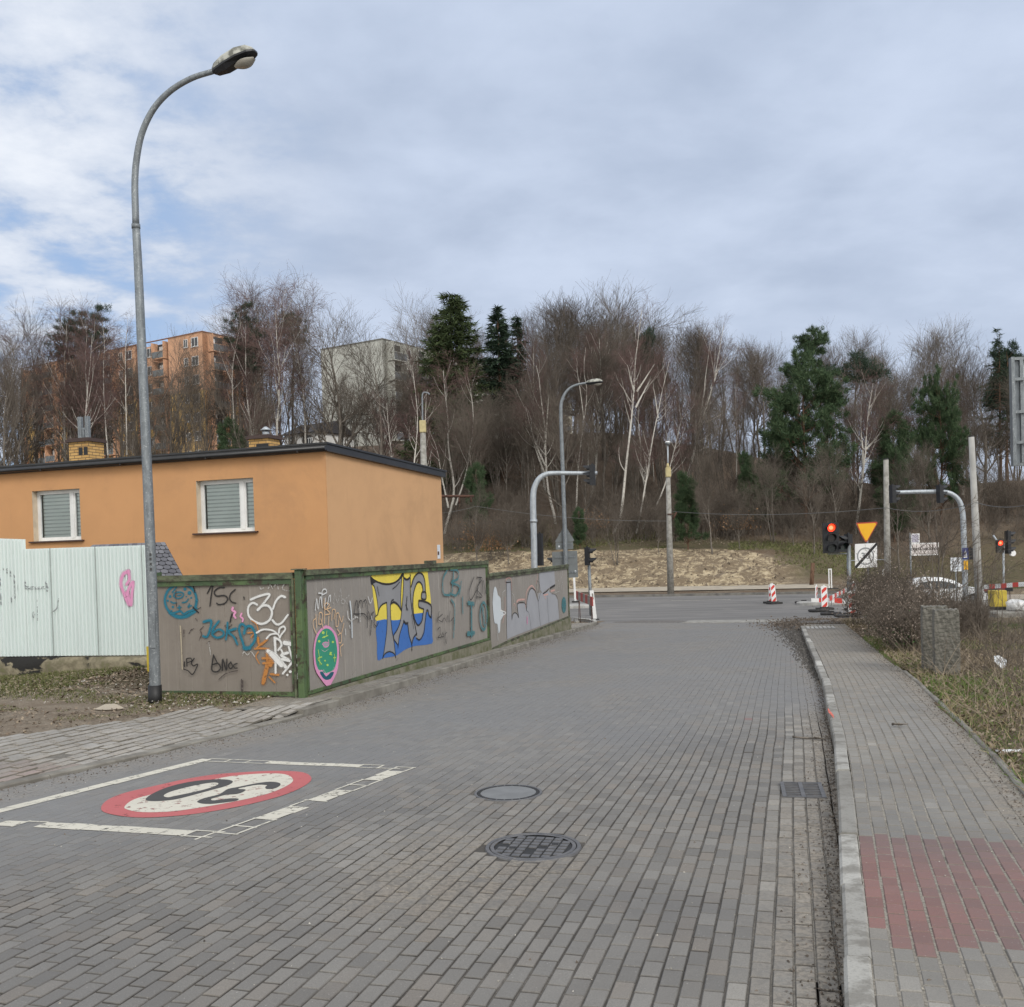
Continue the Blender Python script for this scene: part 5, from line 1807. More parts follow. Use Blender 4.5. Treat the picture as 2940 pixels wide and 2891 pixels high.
for s, w in (([(490, 510), (500, 422), (590, 420), (604, 640)], 22), ([(470, 780), (472, 1050), (442, 1200), (430, 1280)], 20), ([(640, 942), (662, 902), (690, 1002)], 16), ([(700, 872), (740, 832), (852, 822)], 38), ([(872, 970), (890, 700), (950, 582), (1010, 560), (1062, 642)], 30), ([(1082, 520), (1100, 420), (1112, 300)], 18), ([(1230, 740), (1310, 720)], 34), ([(1250, 780), (1275, 800)], 22), ([(1370, 660), (1440, 640)], 36)): W.stroke('p_rose', s, w)
for s, w in (([(500, 480), (510, 900), (502, 1300), (512, 1600)], 11), ([(490, 490), (580, 485)], 20), ([(582, 470), (600, 1000), (605, 1212), (622, 1122), (660, 1082), (710, 1112), (738, 1172), (716, 912), (860, 897), (890, 1042), (902, 850), (942, 672), (990, 607), (1060, 652), (1108, 800), (1122, 850), (1160, 702)], 14), ([(1120, 850), (1150, 1200), (1166, 1340)], 9), ([(1212, 712), (1290, 662), (1322, 612)], 18), ([(1352, 602), (1445, 545)], 32),
             ([(1300, 750), (1302, 920), (1326, 1280)], 8), ([(1085, 562), (1100, 462), (1130, 502), (1132, 642), (1102, 682), (1085, 562)], 9), ([(1380, 712), (1450, 732), (1502, 822), (1532, 1200)], 8), ([(890, 1042), (940, 1102), (976, 1400)], 7), ([(360, 500), (360, 600)], 7), ([(1120, 200), (1130, 420), (1160, 620)], 8)): W.stroke('p_black', s, w)
W.fill('p_pale', [(245, 640), (275, 570), (305, 622), (330, 740), (382, 800), (390, 1000), (422, 1062), (442, 1130), (382, 1230), (370, 1430), (340, 1480), (320, 1300), (270, 1290), (245, 1150), (225, 880)], 2)
W.stroke('p_white', [(312, 1300), (330, 1620)], 14); W.stroke('p_white', [(372, 1032), (485, 1085), (380, 1150)], 18); W.stroke('p_white2', [(410, 1000), (415, 720), (470, 640)], 16); W.stroke('p_white2', [(610, 700), (640, 760), (645, 900)], 18)
W.fill('p_teal2', [(1620 + 44 * math.cos(k * .785), 930 + 160 * math.sin(k * .785)) for k in range(8)], 3); W.stroke('p_hot', [(898, 1170), (902, 1290)], 34)
for s in ([(1460, 520), (1470, 280), (1530, 200), (1590, 300), (1560, 420)], [(1480, 620), (1510, 450), (1540, 680)], [(1560, 640), (1590, 480), (1610, 700)], [(1450, 690), (1540, 660)]): W.stroke('p_white2', s, 13)
W.done(fence2)

# ------------------------------------------------------------------ white corrugated fence on a peeling plinth
WP = at_depth(*dpx(278, 1130), 17.0); WP = Vector((WP.x, WP.y, 0))
wf = thing('fence', 'white corrugated metal fence with a pink tag on a stained plinth', 'fence', (WP.x, WP.y, ground_z(WP.x, WP.y)), HALF)
def wl_(px, py): return local(wf, fz(px, py, WP, EV))
tA, tB = wl_(45, 1038), wl_(275, 1030.5); bA, bB = wl_(0, 1241), wl_(278, 1238.5)
tC, tD = wl_(0, 1018), wl_(45, 1019.5)
zt = lambda x: tA.z + (tB.z - tA.z) * (x - tA.x) / (tB.x - tA.x)
zb_ = lambda x: bA.z + (bB.z - bA.z) * (x - bA.x) / (bB.x - bA.x)


def corrugated(x0, x1, f0, f1, pitch=.076, depth=.032, y=0.0):
    V, Fq = [], []
    prof = [(0, 0), (.30, 0), (.38, depth), (.84, depth), (.92, 0)]
    k = 0; x = x0
    xs = []
    while x < x1:
        xs += [(x + pitch * a, y + d) for a, d in prof if x + pitch * a <= x1]
        x += pitch
    for (x, y_) in xs: V += [(x, y_, f0(x)), (x, y_, f1(x))]
    for k in range(len(xs) - 1): Fq.append((2 * k, 2 * k + 2, 2 * k + 3, 2 * k + 1))
    return new_mesh_np('panel', V, Fq, mats=[M['white_sheet']])


link('panel', corrugated(tA.x + .01, .05, zb_, zt), wf)
link('panel', corrugated(bA.x - 4.0, tA.x + .03, zb_, lambda x: tC.z + (tD.z - tC.z) * (x - tC.x) / (tD.x - tC.x), y=-.018), wf)
b = MB()
for x in np.arange(tA.x + .55, 0, .92): b.box((x, -.022, zb_(x)), (x + .006, -.0165 + .012, zt(x)))
b.build('sheet_lap', mat('sheet lap edge', (.36, .39, .38), .5), wf)
b = MB()
n = 60; x0 = bA.x - 4.0
r = random.Random(8)
for k in range(n):                                # lumpy rendered plinth
    xa, xb = x0 + (.12 - x0) * k / n, x0 + (.12 - x0) * (k + 1) / n
    i = len(b.v)
    for x in (xa, xb):
        d = .03 * math.sin(x * 3.1) + .02 * math.sin(x * 8.3)
        zg = ground_z(*(WP + EU * x).to_2d()) - wf.location.z
        b.v += [(x, -.10 + d, zg - .3), (x, -.12 + d * 1.4, (zg + zb_(x)) / 2), (x, -.06, zb_(x) - .025), (x, .25, zb_(x) - .02)]
    for q in range(3):
        b.f.append((i + q, i + 4 + q, i + 5 + q, i + q + 1)); b.m.append(0); b.s.append(True)
b.build('plinth', M['plinth'], wf)
W = Wall2D(wf, WP, EV, (0, 1500, 2.1511), off=.004)
for s, w in (([(795, 302), (762, 320), (748, 380), (772, 452), (795, 505)], 20), ([(795, 300), (800, 350), (782, 382)], 18), ([(772, 452), (790, 430), (796, 470), (810, 512), (816, 440), (824, 366), (800, 400), (786, 446)], 18)): W.stroke('p_pink', s, w)
W.done(wf)
W = Wall2D(wf, WP, EV, (0, 1500, 2.1511), off=.004)
M['p_scuff'] = paint('grey scuff', (.27, .29, .30), .50, scale=18)
for s, w in (([(30, 285), (85, 340), (100, 430), (62, 492)], 26), ([(155, 375), (162, 402), (292, 402)], 20), ([(285, 372), (292, 420)], 16), ([(230, 470), (233, 605)], 5), ([(210, 560), (210, 580)], 20), ([(362, 470), (352, 530), (318, 556)], 8), ([(8, 350), (12, 500)], 24)): W.stroke('p_scuff', s, w)
W.done(wf, 'scuff_marking')

# ------------------------------------------------------------------ blocks of flats on the ridge
AX = Vector((.847, -.532, 0)).normalized(); AY = Vector((.532, .847, 0)).normalized()


def flats(px, ptop, D, length, width, storeys, side_len, mats, label, name='apartment_building', fl_h=2.8, setback=None, front_plain=False, balcony_front=True, balcony_side=True):
    c = at_depth(*dpx(px, ptop), D)
    gz = ground_z(c.x, c.y)
    root = thing(name, label, 'apartment block', (c.x, c.y, gz - .5), math.atan2(AX.y, AX.x))
    H = c.z - gz + .5
    lowm, topm = mats
    b = MB()
    steps = setback or [(0, 0.0)]
    # facade in bays, alternately stepped forward
    edges = [0.0]
    nb = max(1, int(length / 7.5)) if not front_plain else 1
    bay = length / nb
    split = H - fl_h * (storeys - max(2, storeys - 2)) - 2.9
    for k in range(nb):
        x1, x0 = -k * bay, -(k + 1) * bay
        y = 0.9 * (k % 2) if not front_plain else 0
        dz = -.35 * (k % 2) if not front_plain else 0
        b.face([(x0, y, -1), (x1, y, -1), (x1, y, split), (x0, y, split)], 0)
        b.face([(x0, y, split), (x1, y, split), (x1, y, H + dz), (x0, y, H + dz)], 1)
        b.face([(x0, y, H + dz), (x1, y, H + dz), (x1, side_len, H + dz), (x0, side_len, H + dz)], 2)
        for xs_, s_ in ((x0, 1), (x1, -1)):
            b.face([(xs_, -.0 if y == 0 else 0, -1), (xs_, .9, -1), (xs_, .9, H), (xs_, 0, H)], 1)
    b.face([(0, 0, -1), (0, side_len, -1), (0, side_len, split), (0, 0, split)], 0)
    b.face([(0, 0, split), (0, side_len, split), (0, side_len, H), (0, 0, H)], 1)
    b.face([(-length, side_len, -1), (-length, 0, -1), (-length, 0, H), (-length, side_len, H)], 1)
    b.face([(0, side_len, -1), (-length, side_len, -1), (-length, side_len, H), (0, side_len, H)], 1)
    b.build('wall', [M[lowm], M[topm], M['roof_felt']], root)
    b = MB(); b.box((-length - .1, -.12, H + .002), (.12, .15, H + .12)); b.box((-.12, .152, H + .002), (.12, side_len + .1, H + .12)); b.build('parapet', mat('parapet flashing', (.25, .12, .07) if 'orange' in topm else (.22, .22, .2), .7), root)
    protos = {}

    def win(x, y, z, w, h, rz, key):
        if key not in protos:
            m_ = MB(); fw = .09
            m_.box((-w / 2, -.02, 0), (w / 2, .05, fw)); m_.box((-w / 2, -.02, h - fw), (w / 2, .05, h)); m_.box((-w / 2, -.019, fw), (-w / 2 + fw, .049, h - fw)); m_.box((w / 2 - fw, -.019, fw), (w / 2, .049, h - fw)); m_.box((-.05, -.015, fw), (.05, .045, h - fw))
            m_.face([(-w / 2 + fw, .012, fw), (w / 2 - fw, .012, fw), (w / 2 - fw, .012, h - fw), (-w / 2 + fw, .012, h - fw)], 1)
            m_.box((-w / 2 - .08, -.12, -.06), (w / 2 + .08, -.021, -.002), 0)
            protos[key] = m_.build('window', [M['pvc'], M['far_glass']], root)
            o = protos[key]
        else:
            o = protos[key].copy(); COL.objects.link(o)
        o.location = (x, y - .03 if not rz else y, z); o.rotation_euler = (0, 0, rz)
        if rz: o.location.x += .03

    def balc(x, y, z, w, rz, key):
        if key not in protos:
            m_ = MB(); d = 1.25
            m_.box((-w / 2, -.06, -.05), (w / 2, -.02, 2.35), 1)            # dark recess glazing
            m_.box((-w / 2, -d, -.12), (w / 2, -.061, 0), 0)
            m_.box((-w / 2, -d, .08), (w / 2, -d + .05, 1.0), 2); m_.box((-w / 2, -d, 1.04), (w / 2, -d + .06, 1.10), 0)
            m_.box((-w / 2 - .08, -d, -.12), (-w / 2 - .002, -.06, 2.5), 0); m_.box((w / 2 + .002, -d, -.12), (w / 2 + .08, -.06, 2.5), 0)
            m_.box((-.9, -.10, .0), (-.1, -.061, 2.0), 3)
            protos[key] = m_.build('balcony', [M[topm], M['far_glass'], M['grey_metal'], M['pvc']], root)
            o = protos[key]
        else:
            o = protos[key].copy(); COL.objects.link(o)
        o.location = (x, y, z); o.rotation_euler = (0, 0, rz)

    for s in range(storeys):
        z = H - 2.75 - s * fl_h
        if z < .2: break
        if not front_plain:
            for k in range(nb):
                xc = -(k + .5) * bay; y = .9 * (k % 2)
                if k % 2 == 0:
                    win(xc + bay * .28, y, z + .75, 1.5, 1.4, 0, 'w'); win(xc + bay * .02, y, z + .85, .9, 1.25, 0, 'wn')
                    if balcony_front and k > 0: balc(xc - bay * .28, y, z, 2.6, 0, 'bal')
                else:
                    balc(xc + bay * .22, y, z, 2.6, 0, 'bal'); win(xc - bay * .2, y, z + .75, 1.5, 1.4, 0, 'w')
        q = side_len
        if balcony_side:
            yy = 2.4
            while yy < q - 1:
                balc(0, yy, z, 2.8, math.pi / 2, 'bals'); win(0, yy + 3.2, z + .75, 1.5, 1.4, math.pi / 2, 'ws')
                yy += 5.6
    return root


flats(382, 627, 150, 46, 0, 7, 11.5, ('flat_yellow', 'flat_orange'), 'orange and yellow apartment block with stepped facade on the wooded ridge')
flats(723, 641, 140, 11.5, 0, 8, 36, ('flat_grey', 'flat_grey'), 'pale grey green apartment block with a blank gable above the trees', front_plain=True)
r2 = flats(985, 742, 172, 9, 0, 7, 18, ('flat_cream', 'flat_cream'), 'cream apartment block glimpsed between the two thin spruces', front_plain=True)
# white low house on the ridge, with a terrace railing
hp = at_depth(*dpx(592, 800), 128)
gz = ground_z(hp.x, hp.y)
wh = thing('house', 'small white house with dark roof on the ridge between bare trees', 'house', (hp.x, hp.y, gz - .6), math.atan2(AX.y, AX.x))
b = MB(); b.box((-5, 0, 0), (.6, 7, 2.7)); b.build('wall', M['white_wall'], wh)
b = MB()
for y0, y1, z0, z1 in ((-.5, 3.5, 2.7, 4.4), (7.5, 3.5, 2.7, 4.4)):
    b.face([(-5.4, y0, z0), (1, y0, z0), (1, y1, z1), (-5.4, y1, z1)])
b.face([(1, -.5, 2.7), (1, 7.5, 2.7), (1, 3.5, 4.4)]); b.face([(-5.4, -.5, 2.7), (-5.4, 3.5, 4.4), (-5.4, 7.5, 2.7)])
b.build('roof', mat('dark tile roof', (.045, .042, .045), .8), wh)
for x in (-3.8, -.9):
    b = MB(); b.box((x - .7, -.04, 1.0), (x + .7, .02, 2.5), 0); b.box((x - .6, -.05, 1.1), (x + .6, -.041, 2.4), 1); b.build('window', [M['pvc'], M['far_glass']], wh)
b = MB()
for x in np.arange(-4, 3, .35): b.box((x, -3.05, .2), (x + .05, -3.0, 1.5))
b.box((-4, -3.06, 1.5), (3, -2.99, 1.58)); b.box((-4, -3.055, .45), (3, -2.995, .5))
tag(b.build('railing', M['pvc'], None, wh.location, wh.rotation_euler.z), 'white railing in front of the small white house', 'railing')
# ------------------------------------------------------------------ street furniture
def top_z(px, py, D):
    return at_depth(*dpx(px, py), D).z


def lamp_head(root, base, d, up, L, W_, name='lamp_head', shell='lamp_shell'):
    """cobra-head luminaire: shell above, dark tray and glass bowl below. d = outward, up = local up"""
    d, up = Vector(d).normalized(), Vector(up).normalized()
    s = d.cross(up).normalized(); up = s.cross(d).normalized()
    base = Vector(base)
    st = [(0.0, .30, .30, .05), (.08, .52, .62, .10), (.30, .80, .90, .12), (.62, 1.0, 1.0, .13), (.86, .86, .80, .11), (.96, .55, .45, .08), (1.0, .25, .15, .05)]
    b = MB(); rings = []
    nn = 12
    for t, w, h, dn in st:
        i = len(b.v)
        for q in range(nn + 1):
            a = math.pi * q / nn
            b.v.append(tuple(base + d * (L * t) + s * (math.cos(a) * W_ / 2 * w) + up * (math.sin(a) ** .45 * L * .21 * h)))
        rings.append(i)
    for k in range(len(rings) - 1):
        for q in range(nn):
            b.f.append((rings[k] + q, rings[k] + q + 1, rings[k + 1] + q + 1, rings[k + 1] + q)); b.m.append(0); b.s.append(True)
    b.f.append(tuple(rings[-1] + q for q in range(nn + 1))); b.m.append(0); b.s.append(False)
    b.f.append(tuple(rings[0] + q for q in reversed(range(nn + 1)))); b.m.append(0); b.s.append(False)
    head = b.build(name, M[shell], root)
    t_ = MB(); rr = []
    for t, w, h, dn in st:
        i = len(t_.v)
        for a, z in ((1.03, .004), (1.03, -.02), (.55, -dn * (1.0 if t < .45 else .55)), (-.55, -dn * (1.0 if t < .45 else .55)), (-1.03, -.02), (-1.03, .004)):
            t_.v.append(tuple(base + d * (L * (t * 1.02 - .005)) + s * (a * W_ / 2 * w) + up * (z if abs(z) < .03 else z * L * 1.1)))
        rr.append(i)
    for k in range(len(rr) - 1):
        for q in range(5):
            t_.f.append((rr[k] + q, rr[k] + q + 1, rr[k + 1] + q + 1, rr[k + 1] + q)); t_.m.append(0); t_.s.append(False)
    t_.f.append(tuple(rr[0] + q for q in range(6))); t_.m.append(0); t_.s.append(False); t_.f.append(tuple(rr[-1] + q for q in reversed(range(6)))); t_.m.append(0); t_.s.append(False)
    t_.build('tray', M['black_plastic'], head)
    g = MB(); gr = []
    for k in range(9):
        t = .48 + .46 * k / 8; bl = math.sin(math.pi * min(max(k / 8, .04), .96)) ** .6
        i = len(g.v)
        for q in range(9):
            a = math.pi * q / 8
            g.v.append(tuple(base + d * (L * t) + s * (math.cos(a) * W_ * .42 * bl) - up * (.02 + L * .085 + math.sin(a) * L * .10 * bl)))
        gr.append(i)
    for k in range(8):
        for q in range(8):
            g.f.append((gr[k] + q, gr[k] + q + 1, gr[k + 1] + q + 1, gr[k + 1] + q)); g.m.append(0); g.s.append(True)
    g.build('bowl', M['lamp_glass'], head)
    return head


# big lamp post by the fence
bp = on_ground(*dpx(293, 1324)); bz = ground_z(bp.x, bp.y)
LP = Vector((bp.x, bp.y, 0))
lamp = thing('street_lamp', 'tall curved galvanised street lamp with black base sleeve by the fence', 'street lamp', (bp.x, bp.y, bz))
pp = [local(lamp, on_plane(*dpx(x, y), LP, EV)) for x, y in ((292, 1240), (284, 1030), (278, 880), (268, 660), (261.5, 510), (257, 428), (255, 345), (259.5, 292), (270, 247), (291, 205), (322, 172), (362, 148), (404, 134.5))]
low = [Vector((0, 0, -.2))] + pp[:6]
b = MB(); b.tube(smooth_open(low, 3), [.078 - .026 * k / (len(smooth_open(low, 3)) - 1) for k in range(len(smooth_open(low, 3)))], 16)
pole = b.build('pole', M['galv'], lamp)
b = MB(); b.tube([(0, 0, -.1), tuple(pp[0] * .38)], [.093, .091], 16); b.build('base_sleeve', M['black_paint'], lamp)
b = MB(); b.tube([pp[5] - Vector((0, 0, .03)), pp[5] + Vector((0, 0, .03))], .058, 14); b.build('collar', M['galv'], lamp)
arm = smooth_open(pp[5:], 5)
b = MB(); b.tube(arm, [.047 - .012 * k / len(arm) for k in range(len(arm))], 14); b.build('arm', M['galv'], lamp)
b = MB(); q = pp[0]
b.box((q.x - .03, -.094, q.z + .12), (q.x + .055, -.070, q.z + .62)); b.build('service_door', M['galv'], lamp)
b = MB()
M['p_marker'] = paint('black marker', (.05, .05, .05))
for k, (dx, dz) in enumerate(((0, 0), (.02, .07), (0, .14), (.018, .2))):
    zq = pp[1].z - .35 + dz
    b.box((pp[0].x * .6 + .015 + dx * .2, -.0885, zq), (pp[0].x * .6 + .045, -.0855, zq + .035))
b.build('marker_scrawl', M['p_marker'], lamp)
hp_ = pp[-1]; dirv = (pp[-1] - pp[-3]).normalized()
lamp_head(lamp, hp_, Vector((dirv.x, -.25, .26)).normalized(), Vector((-.2, 0, 1)), .645, .265)

# second lamp behind the fence
D2 = 40.0
b2 = at_depth(*dpx(1070, 1150), D2); z2 = ground_z(b2.x, b2.y)
L2P = Vector((b2.x, b2.y, 0))
lamp2 = thing('street_lamp', 'grey street lamp carrying sign backs behind the far fence end', 'street lamp', (b2.x, b2.y, z2))
pp = [local(lamp2, on_plane(*dpx(x, y), L2P, Vector((0, 1, 0)))) for x, y in ((1069, 1040), (1066, 950), (1063, 860), (1060.5, 790), (1061, 765), (1066, 748), (1076, 735), (1090, 727.5), (1108, 724))]
P_ = [Vector((0, 0, -.2))] + pp
sm_ = smooth_open(P_, 4)
b = MB(); b.tube(sm_, [.092 - .052 * k / len(sm_) for k in range(len(sm_))], 12); b.build('pole', M['galv'], lamp2)
lamp_head(lamp2, pp[-1], (1, 0, .06), (0, 0, 1), .66, .30)


def l2(px, py, dy=-.14):
    return at_depth(*dpx(px, py), D2 + dy) - Vector(lamp2.location)


def plate(root, pts, yoff, name, material, thick=.02, D=D2):
    P = [at_depth(*dpx(x, y), D + yoff) - Vector(root.location) for x, y in pts]
    y0 = P[0].y
    b = MB(); b.prism([(p.x, p.z) for p in P][::-1], lambda a, c, d: (a, y0 + d, c), 0, thick)
    return b.build(name, material, root)


s1 = plate(lamp2, [(1049.5, 1023), (1066, 995.5), (1070, 995.5), (1085.5, 1021), (1083, 1024), (1051, 1025)], .12, 'sign_back', M['grey_metal'])
s2 = plate(lamp2, [(1050.5, 1025.5), (1083.5, 1025), (1084, 1038), (1051, 1039)], .125, 'sign_back', M['grey_metal'])
s3 = plate(lamp2, [(1043.5, 1043.5), (1091, 1041), (1093, 1091.5), (1045, 1094)], .13, 'sign_back', M['grey_metal'])
b = MB()
for (xa, xb, y) in ((1048, 1088, 1053), (1048, 1088, 1054.6), (1072, 1089, 1081), (1072, 1089, 1082.8), (1052, 1082, 1029), (1056, 1078, 1010)):
    a, c = l2(xa, y, .105), l2(xb, y, .105)
    b.box((a.x, a.y, a.z - .012), (c.x, a.y + .02, a.z + .012))
b.build('bracket', M['galv'], lamp2)
for (x, y) in ((1057, 1033), (1088, 1080)):
    a = l2(x, y, .119); b = MB(); b.box((a.x - .03, a.y - .0, a.z - .035), (a.x + .03, a.y + .004, a.z + .035)); b.build('sticker', M['paper'], lamp2)


def signal_head(root, c, face, n=3, lit=None, w=.30, h=.30, visor=.22, name='signal_head', square=True):
    """traffic signal of n lamps, c = bottom centre, face = facing direction"""
    f = Vector(face).normalized(); s = Vector((-f.y, f.x, 0)); u = Vector((0, 0, 1)); c = Vector(c)
    b = MB()
    for k in range(n):
        b.obox(c + u * (h * (k + .5)) - f * .06, s, f, u, (w / 2, .09, h / 2 - .006))
    b.obox(c + u * (h * n / 2) - f * .075, s, f, u, (w / 2 - .012, .07, h * n / 2 - .01))
    b.obox(c + u * (h * n + .02) - f * .06, s, f, u, (.03, .03, .025))
    hd = b.build(name, M['black_plastic'], root)
    R = min(w, h) * .40
    for k in range(n):
        cc = c + u * (h * (n - 1 - k + .5)) + f * .031
        v = MB(); rows = []
        for d_, rr in ((0, R * 1.08), (visor, R * 1.08), (visor, R * 1.0), (0.0, R * 1.0)):
            i = len(v.v)
            for q in range(15):
                a = math.radians(-35 + 250 * q / 14)
                cut = 1.0 if d_ == 0 else (.45 + .55 * max(0, math.sin(a)) ** .5 if math.sin(a) > 0 else .40)
                v.v.append(tuple(cc + s * math.cos(a) * rr + u * math.sin(a) * rr + f * (d_ * cut)))
            rows.append(i)
        for j in range(3):
            for q in range(14):
                v.f.append((rows[j] + q, rows[j] + q + 1, rows[j + 1] + q + 1, rows[j + 1] + q)); v.m.append(0); v.s.append(False)
        v.build('visor', M['black_plastic'], hd)
        l = MB()
        on = lit == k
        l.face([tuple(cc + s * math.cos(q * math.pi / 10) * R * .96 + u * math.sin(q * math.pi / 10) * R * .96 + f * .006) for q in range(20)], 0)
        if on:
            l.face([tuple(cc + s * math.cos(q * math.pi / 10) * R * .5 + u * math.sin(q * math.pi / 10) * R * .5 + f * .010) for q in range(20)], 1)
        l.build('lens', [M['red_on'] if on else (M['lens_green'] if k == n - 1 else M['lens_off']), M['red_core']], hd)
    return hd


# left bent signal mast behind the fence
Dm = 37.0
bm_ = at_depth(*dpx(1011, 1180), Dm); zm = ground_z(bm_.x, bm_.y)
mast = thing('signal_mast', 'grey bent signal mast reaching over the road from behind the fence', 'traffic signal', (bm_.x, bm_.y, zm))
MP = Vector((bm_.x, bm_.y, 0))
pl = [local(mast, on_plane(*dpx(x, y), MP, Vector((0, 1, 0)))) for x, y in ((1010, 1040), (1008.5, 985), (1008, 940), (1011, 920), (1019, 905), (1031, 897), (1046, 894.5), (1090, 894.5), (1129, 894))]
sm_ = smooth_open([Vector((0, 0, -.2))] + pl, 4)
b = MB(); b.tube(sm_, [.115 - .072 * max(0, (k - 10)) / len(sm_) for k in range(len(sm_))], 14); b.build('pole', M['galv_lt'], mast)
b = MB(); a = local(mast, on_plane(*dpx(1009, 985), MP, Vector((0, 1, 0)))); b.tube([a - Vector((0, 0, .05)), a + Vector((0, 0, .05))], .135, 14); b.build('collar', M['galv_lt'], mast)
a = local(mast, on_plane(*dpx(1117, 918), MP, Vector((0, 1, 0)))); signal_head(mast, a + Vector((0, -.12, 0)), (-.97, .25, 0), 3, w=.26, h=.25, visor=.26)
a = local(mast, on_plane(*dpx(1017, 1070), MP, Vector((0, 1, 0)))); signal_head(mast, a + Vector((.05, .2, 0)), (-.96, .28, 0), 3, w=.26, h=.40, visor=.3)
# signal seen behind the sign backs
a = at_depth(*dpx(1050, 1092), D2 + .8)
sb = thing('traffic_signal', 'black traffic signal half hidden behind the grey sign backs', 'traffic signal', (a.x, a.y, ground_z(a.x, a.y)))
signal_head(sb, (0, 0, a.z - sb.location.z - .35), (-.97, .25, 0), 3, w=.26, h=.42, visor=.3)
b = MB(); b.tube([(.12, .02, -.1), (.12, .02, a.z - sb.location.z + .4)], .05, 10); b.build('pole', M['galv'], sb)

# pedestrian signal on its leaning grey pole
pb = on_road(*dpx(1118, 1164)); pzz = ground_z(pb.x, pb.y)
ped = thing('pedestrian_signal', 'black two lamp pedestrian signal on a thin grey pole at the left corner', 'pedestrian signal', (pb.x, pb.y, float(G(to_uv(pb)[1]))))
PT = at_depth(*dpx(1113.5, 1069), pb.y) - Vector(ped.location)
b = MB(); b.tube([(0, 0, -.1), tuple(PT)], [.075, .06], 12); b.build('pole', M['galv'], ped)
signal_head(ped, PT + Vector((0, -.02, -.0)), (.96, -.28, 0), 2, w=.28, h=.38, visor=.30)

# ------------------------------------------------------------------ barrier planks and delineators
def barrier(P0, P1, z0, h, label, leg_r=.012, legs=True, nseg=6, cols=('refl_red', 'refl_white'), gz0=None):
    """horizontal red and white plank between two points, on thin legs"""
    P0, P1 = Vector(P0), Vector(P1)
    L = (P1 - P0).length
    rz = math.atan2(P1.y - P0.y, P1.x - P0.x)
    root = thing('barrier_plank', label, 'barrier', (P0.x, P0.y, P0.z - z0), rz)
    dz = (P1.z - P0.z)
    b = MB()
    for k in range(nseg):
        xa, xb = L * k / nseg, L * (k + 1) / nseg - .001
        za, zb = z0 + dz * k / nseg, z0 + dz * (k + 1) / nseg
        i = len(b.v)
        for x, z in ((xa, za), (xb, zb)):
            b.v += [(x, -.015, z), (x, .015, z), (x, .015, z + h), (x, -.015, z + h)]
        for q in range(4): b.f.append((i + q, i + (q + 1) % 4, i + 4 + (q + 1) % 4, i + 4 + q)); b.m.append(k % 2); b.s.append(False)
        b.f.append((i + 3, i + 2, i + 1, i)); b.m.append(k % 2); b.s.append(False); b.f.append((i + 4, i + 5, i + 6, i + 7)); b.m.append(k % 2); b.s.append(False)
    b.build('plank', [M[cols[0]], M[cols[1]]], root)
    if legs:
        for x in (.12 * L, .88 * L):
            b = MB(); zt_ = z0 + dz * x / L + h * .5
            b.tube([(x - .1, .02, -.05), (x, .02, zt_)], leg_r, 6); b.tube([(x + .14, .03, -.05), (x, .03, zt_)], leg_r, 6)
            b.build('leg', M['rust'], root)
    return root


def at_g(px, py, D):
    return at_depth(*dpx(px, py), D)


pA, pB = at_g(1090, 1133, 36.2), at_g(1121, 1146, 33.8)
barrier(pA, pB, pA.z - ground_z(pA.x, pA.y), .30, 'weathered red and white plank barrier between fence end and pedestrian signal', nseg=7, cols=('dull_red', 'concrete'))


def delineator(px, pyb, pyt, D, w, label, lean=0.0, colors=('refl_white', 'black_paint'), name='delineator_post'):
    base = at_depth(*dpx(px, pyb), D); gz = min(base.z, base.z)
    root = thing(name, label, 'delineator', (base.x, base.y, gz))
    H = top_z(px, pyt, D) - gz
    b = MB(); b.obox((lean * H / 2, 0, H / 2), (1, 0, 0), (0, 1, 0), (lean, 0, 1), (w / 2, .02, H / 2)); b.build('board', M[colors[0]], root)
    b = MB(); b.obox((lean * H * .82 + w * .12, -.021, H * .80), (1, 0, 0), (0, 1, 0), (lean, 0, 1), (w * .2, .002, H * .10)); b.build('reflector', M[colors[1]], root)
    b = MB(); b.box((-.16, -.12, -.02), (.16, .12, .05), 0, .02); b.build('foot', M['rubber'], root)
    return root


delineator(1125, 1172, 1116, on_road(*dpx(1125, 1172)).y, .15, 'white delineator board beside the pedestrian signal pole', -.09, ('refl_white', 'concrete'))
delineator(1088, 1138, 1070, 44, .09, 'thin white and black marker post beyond the fence end', -.03)


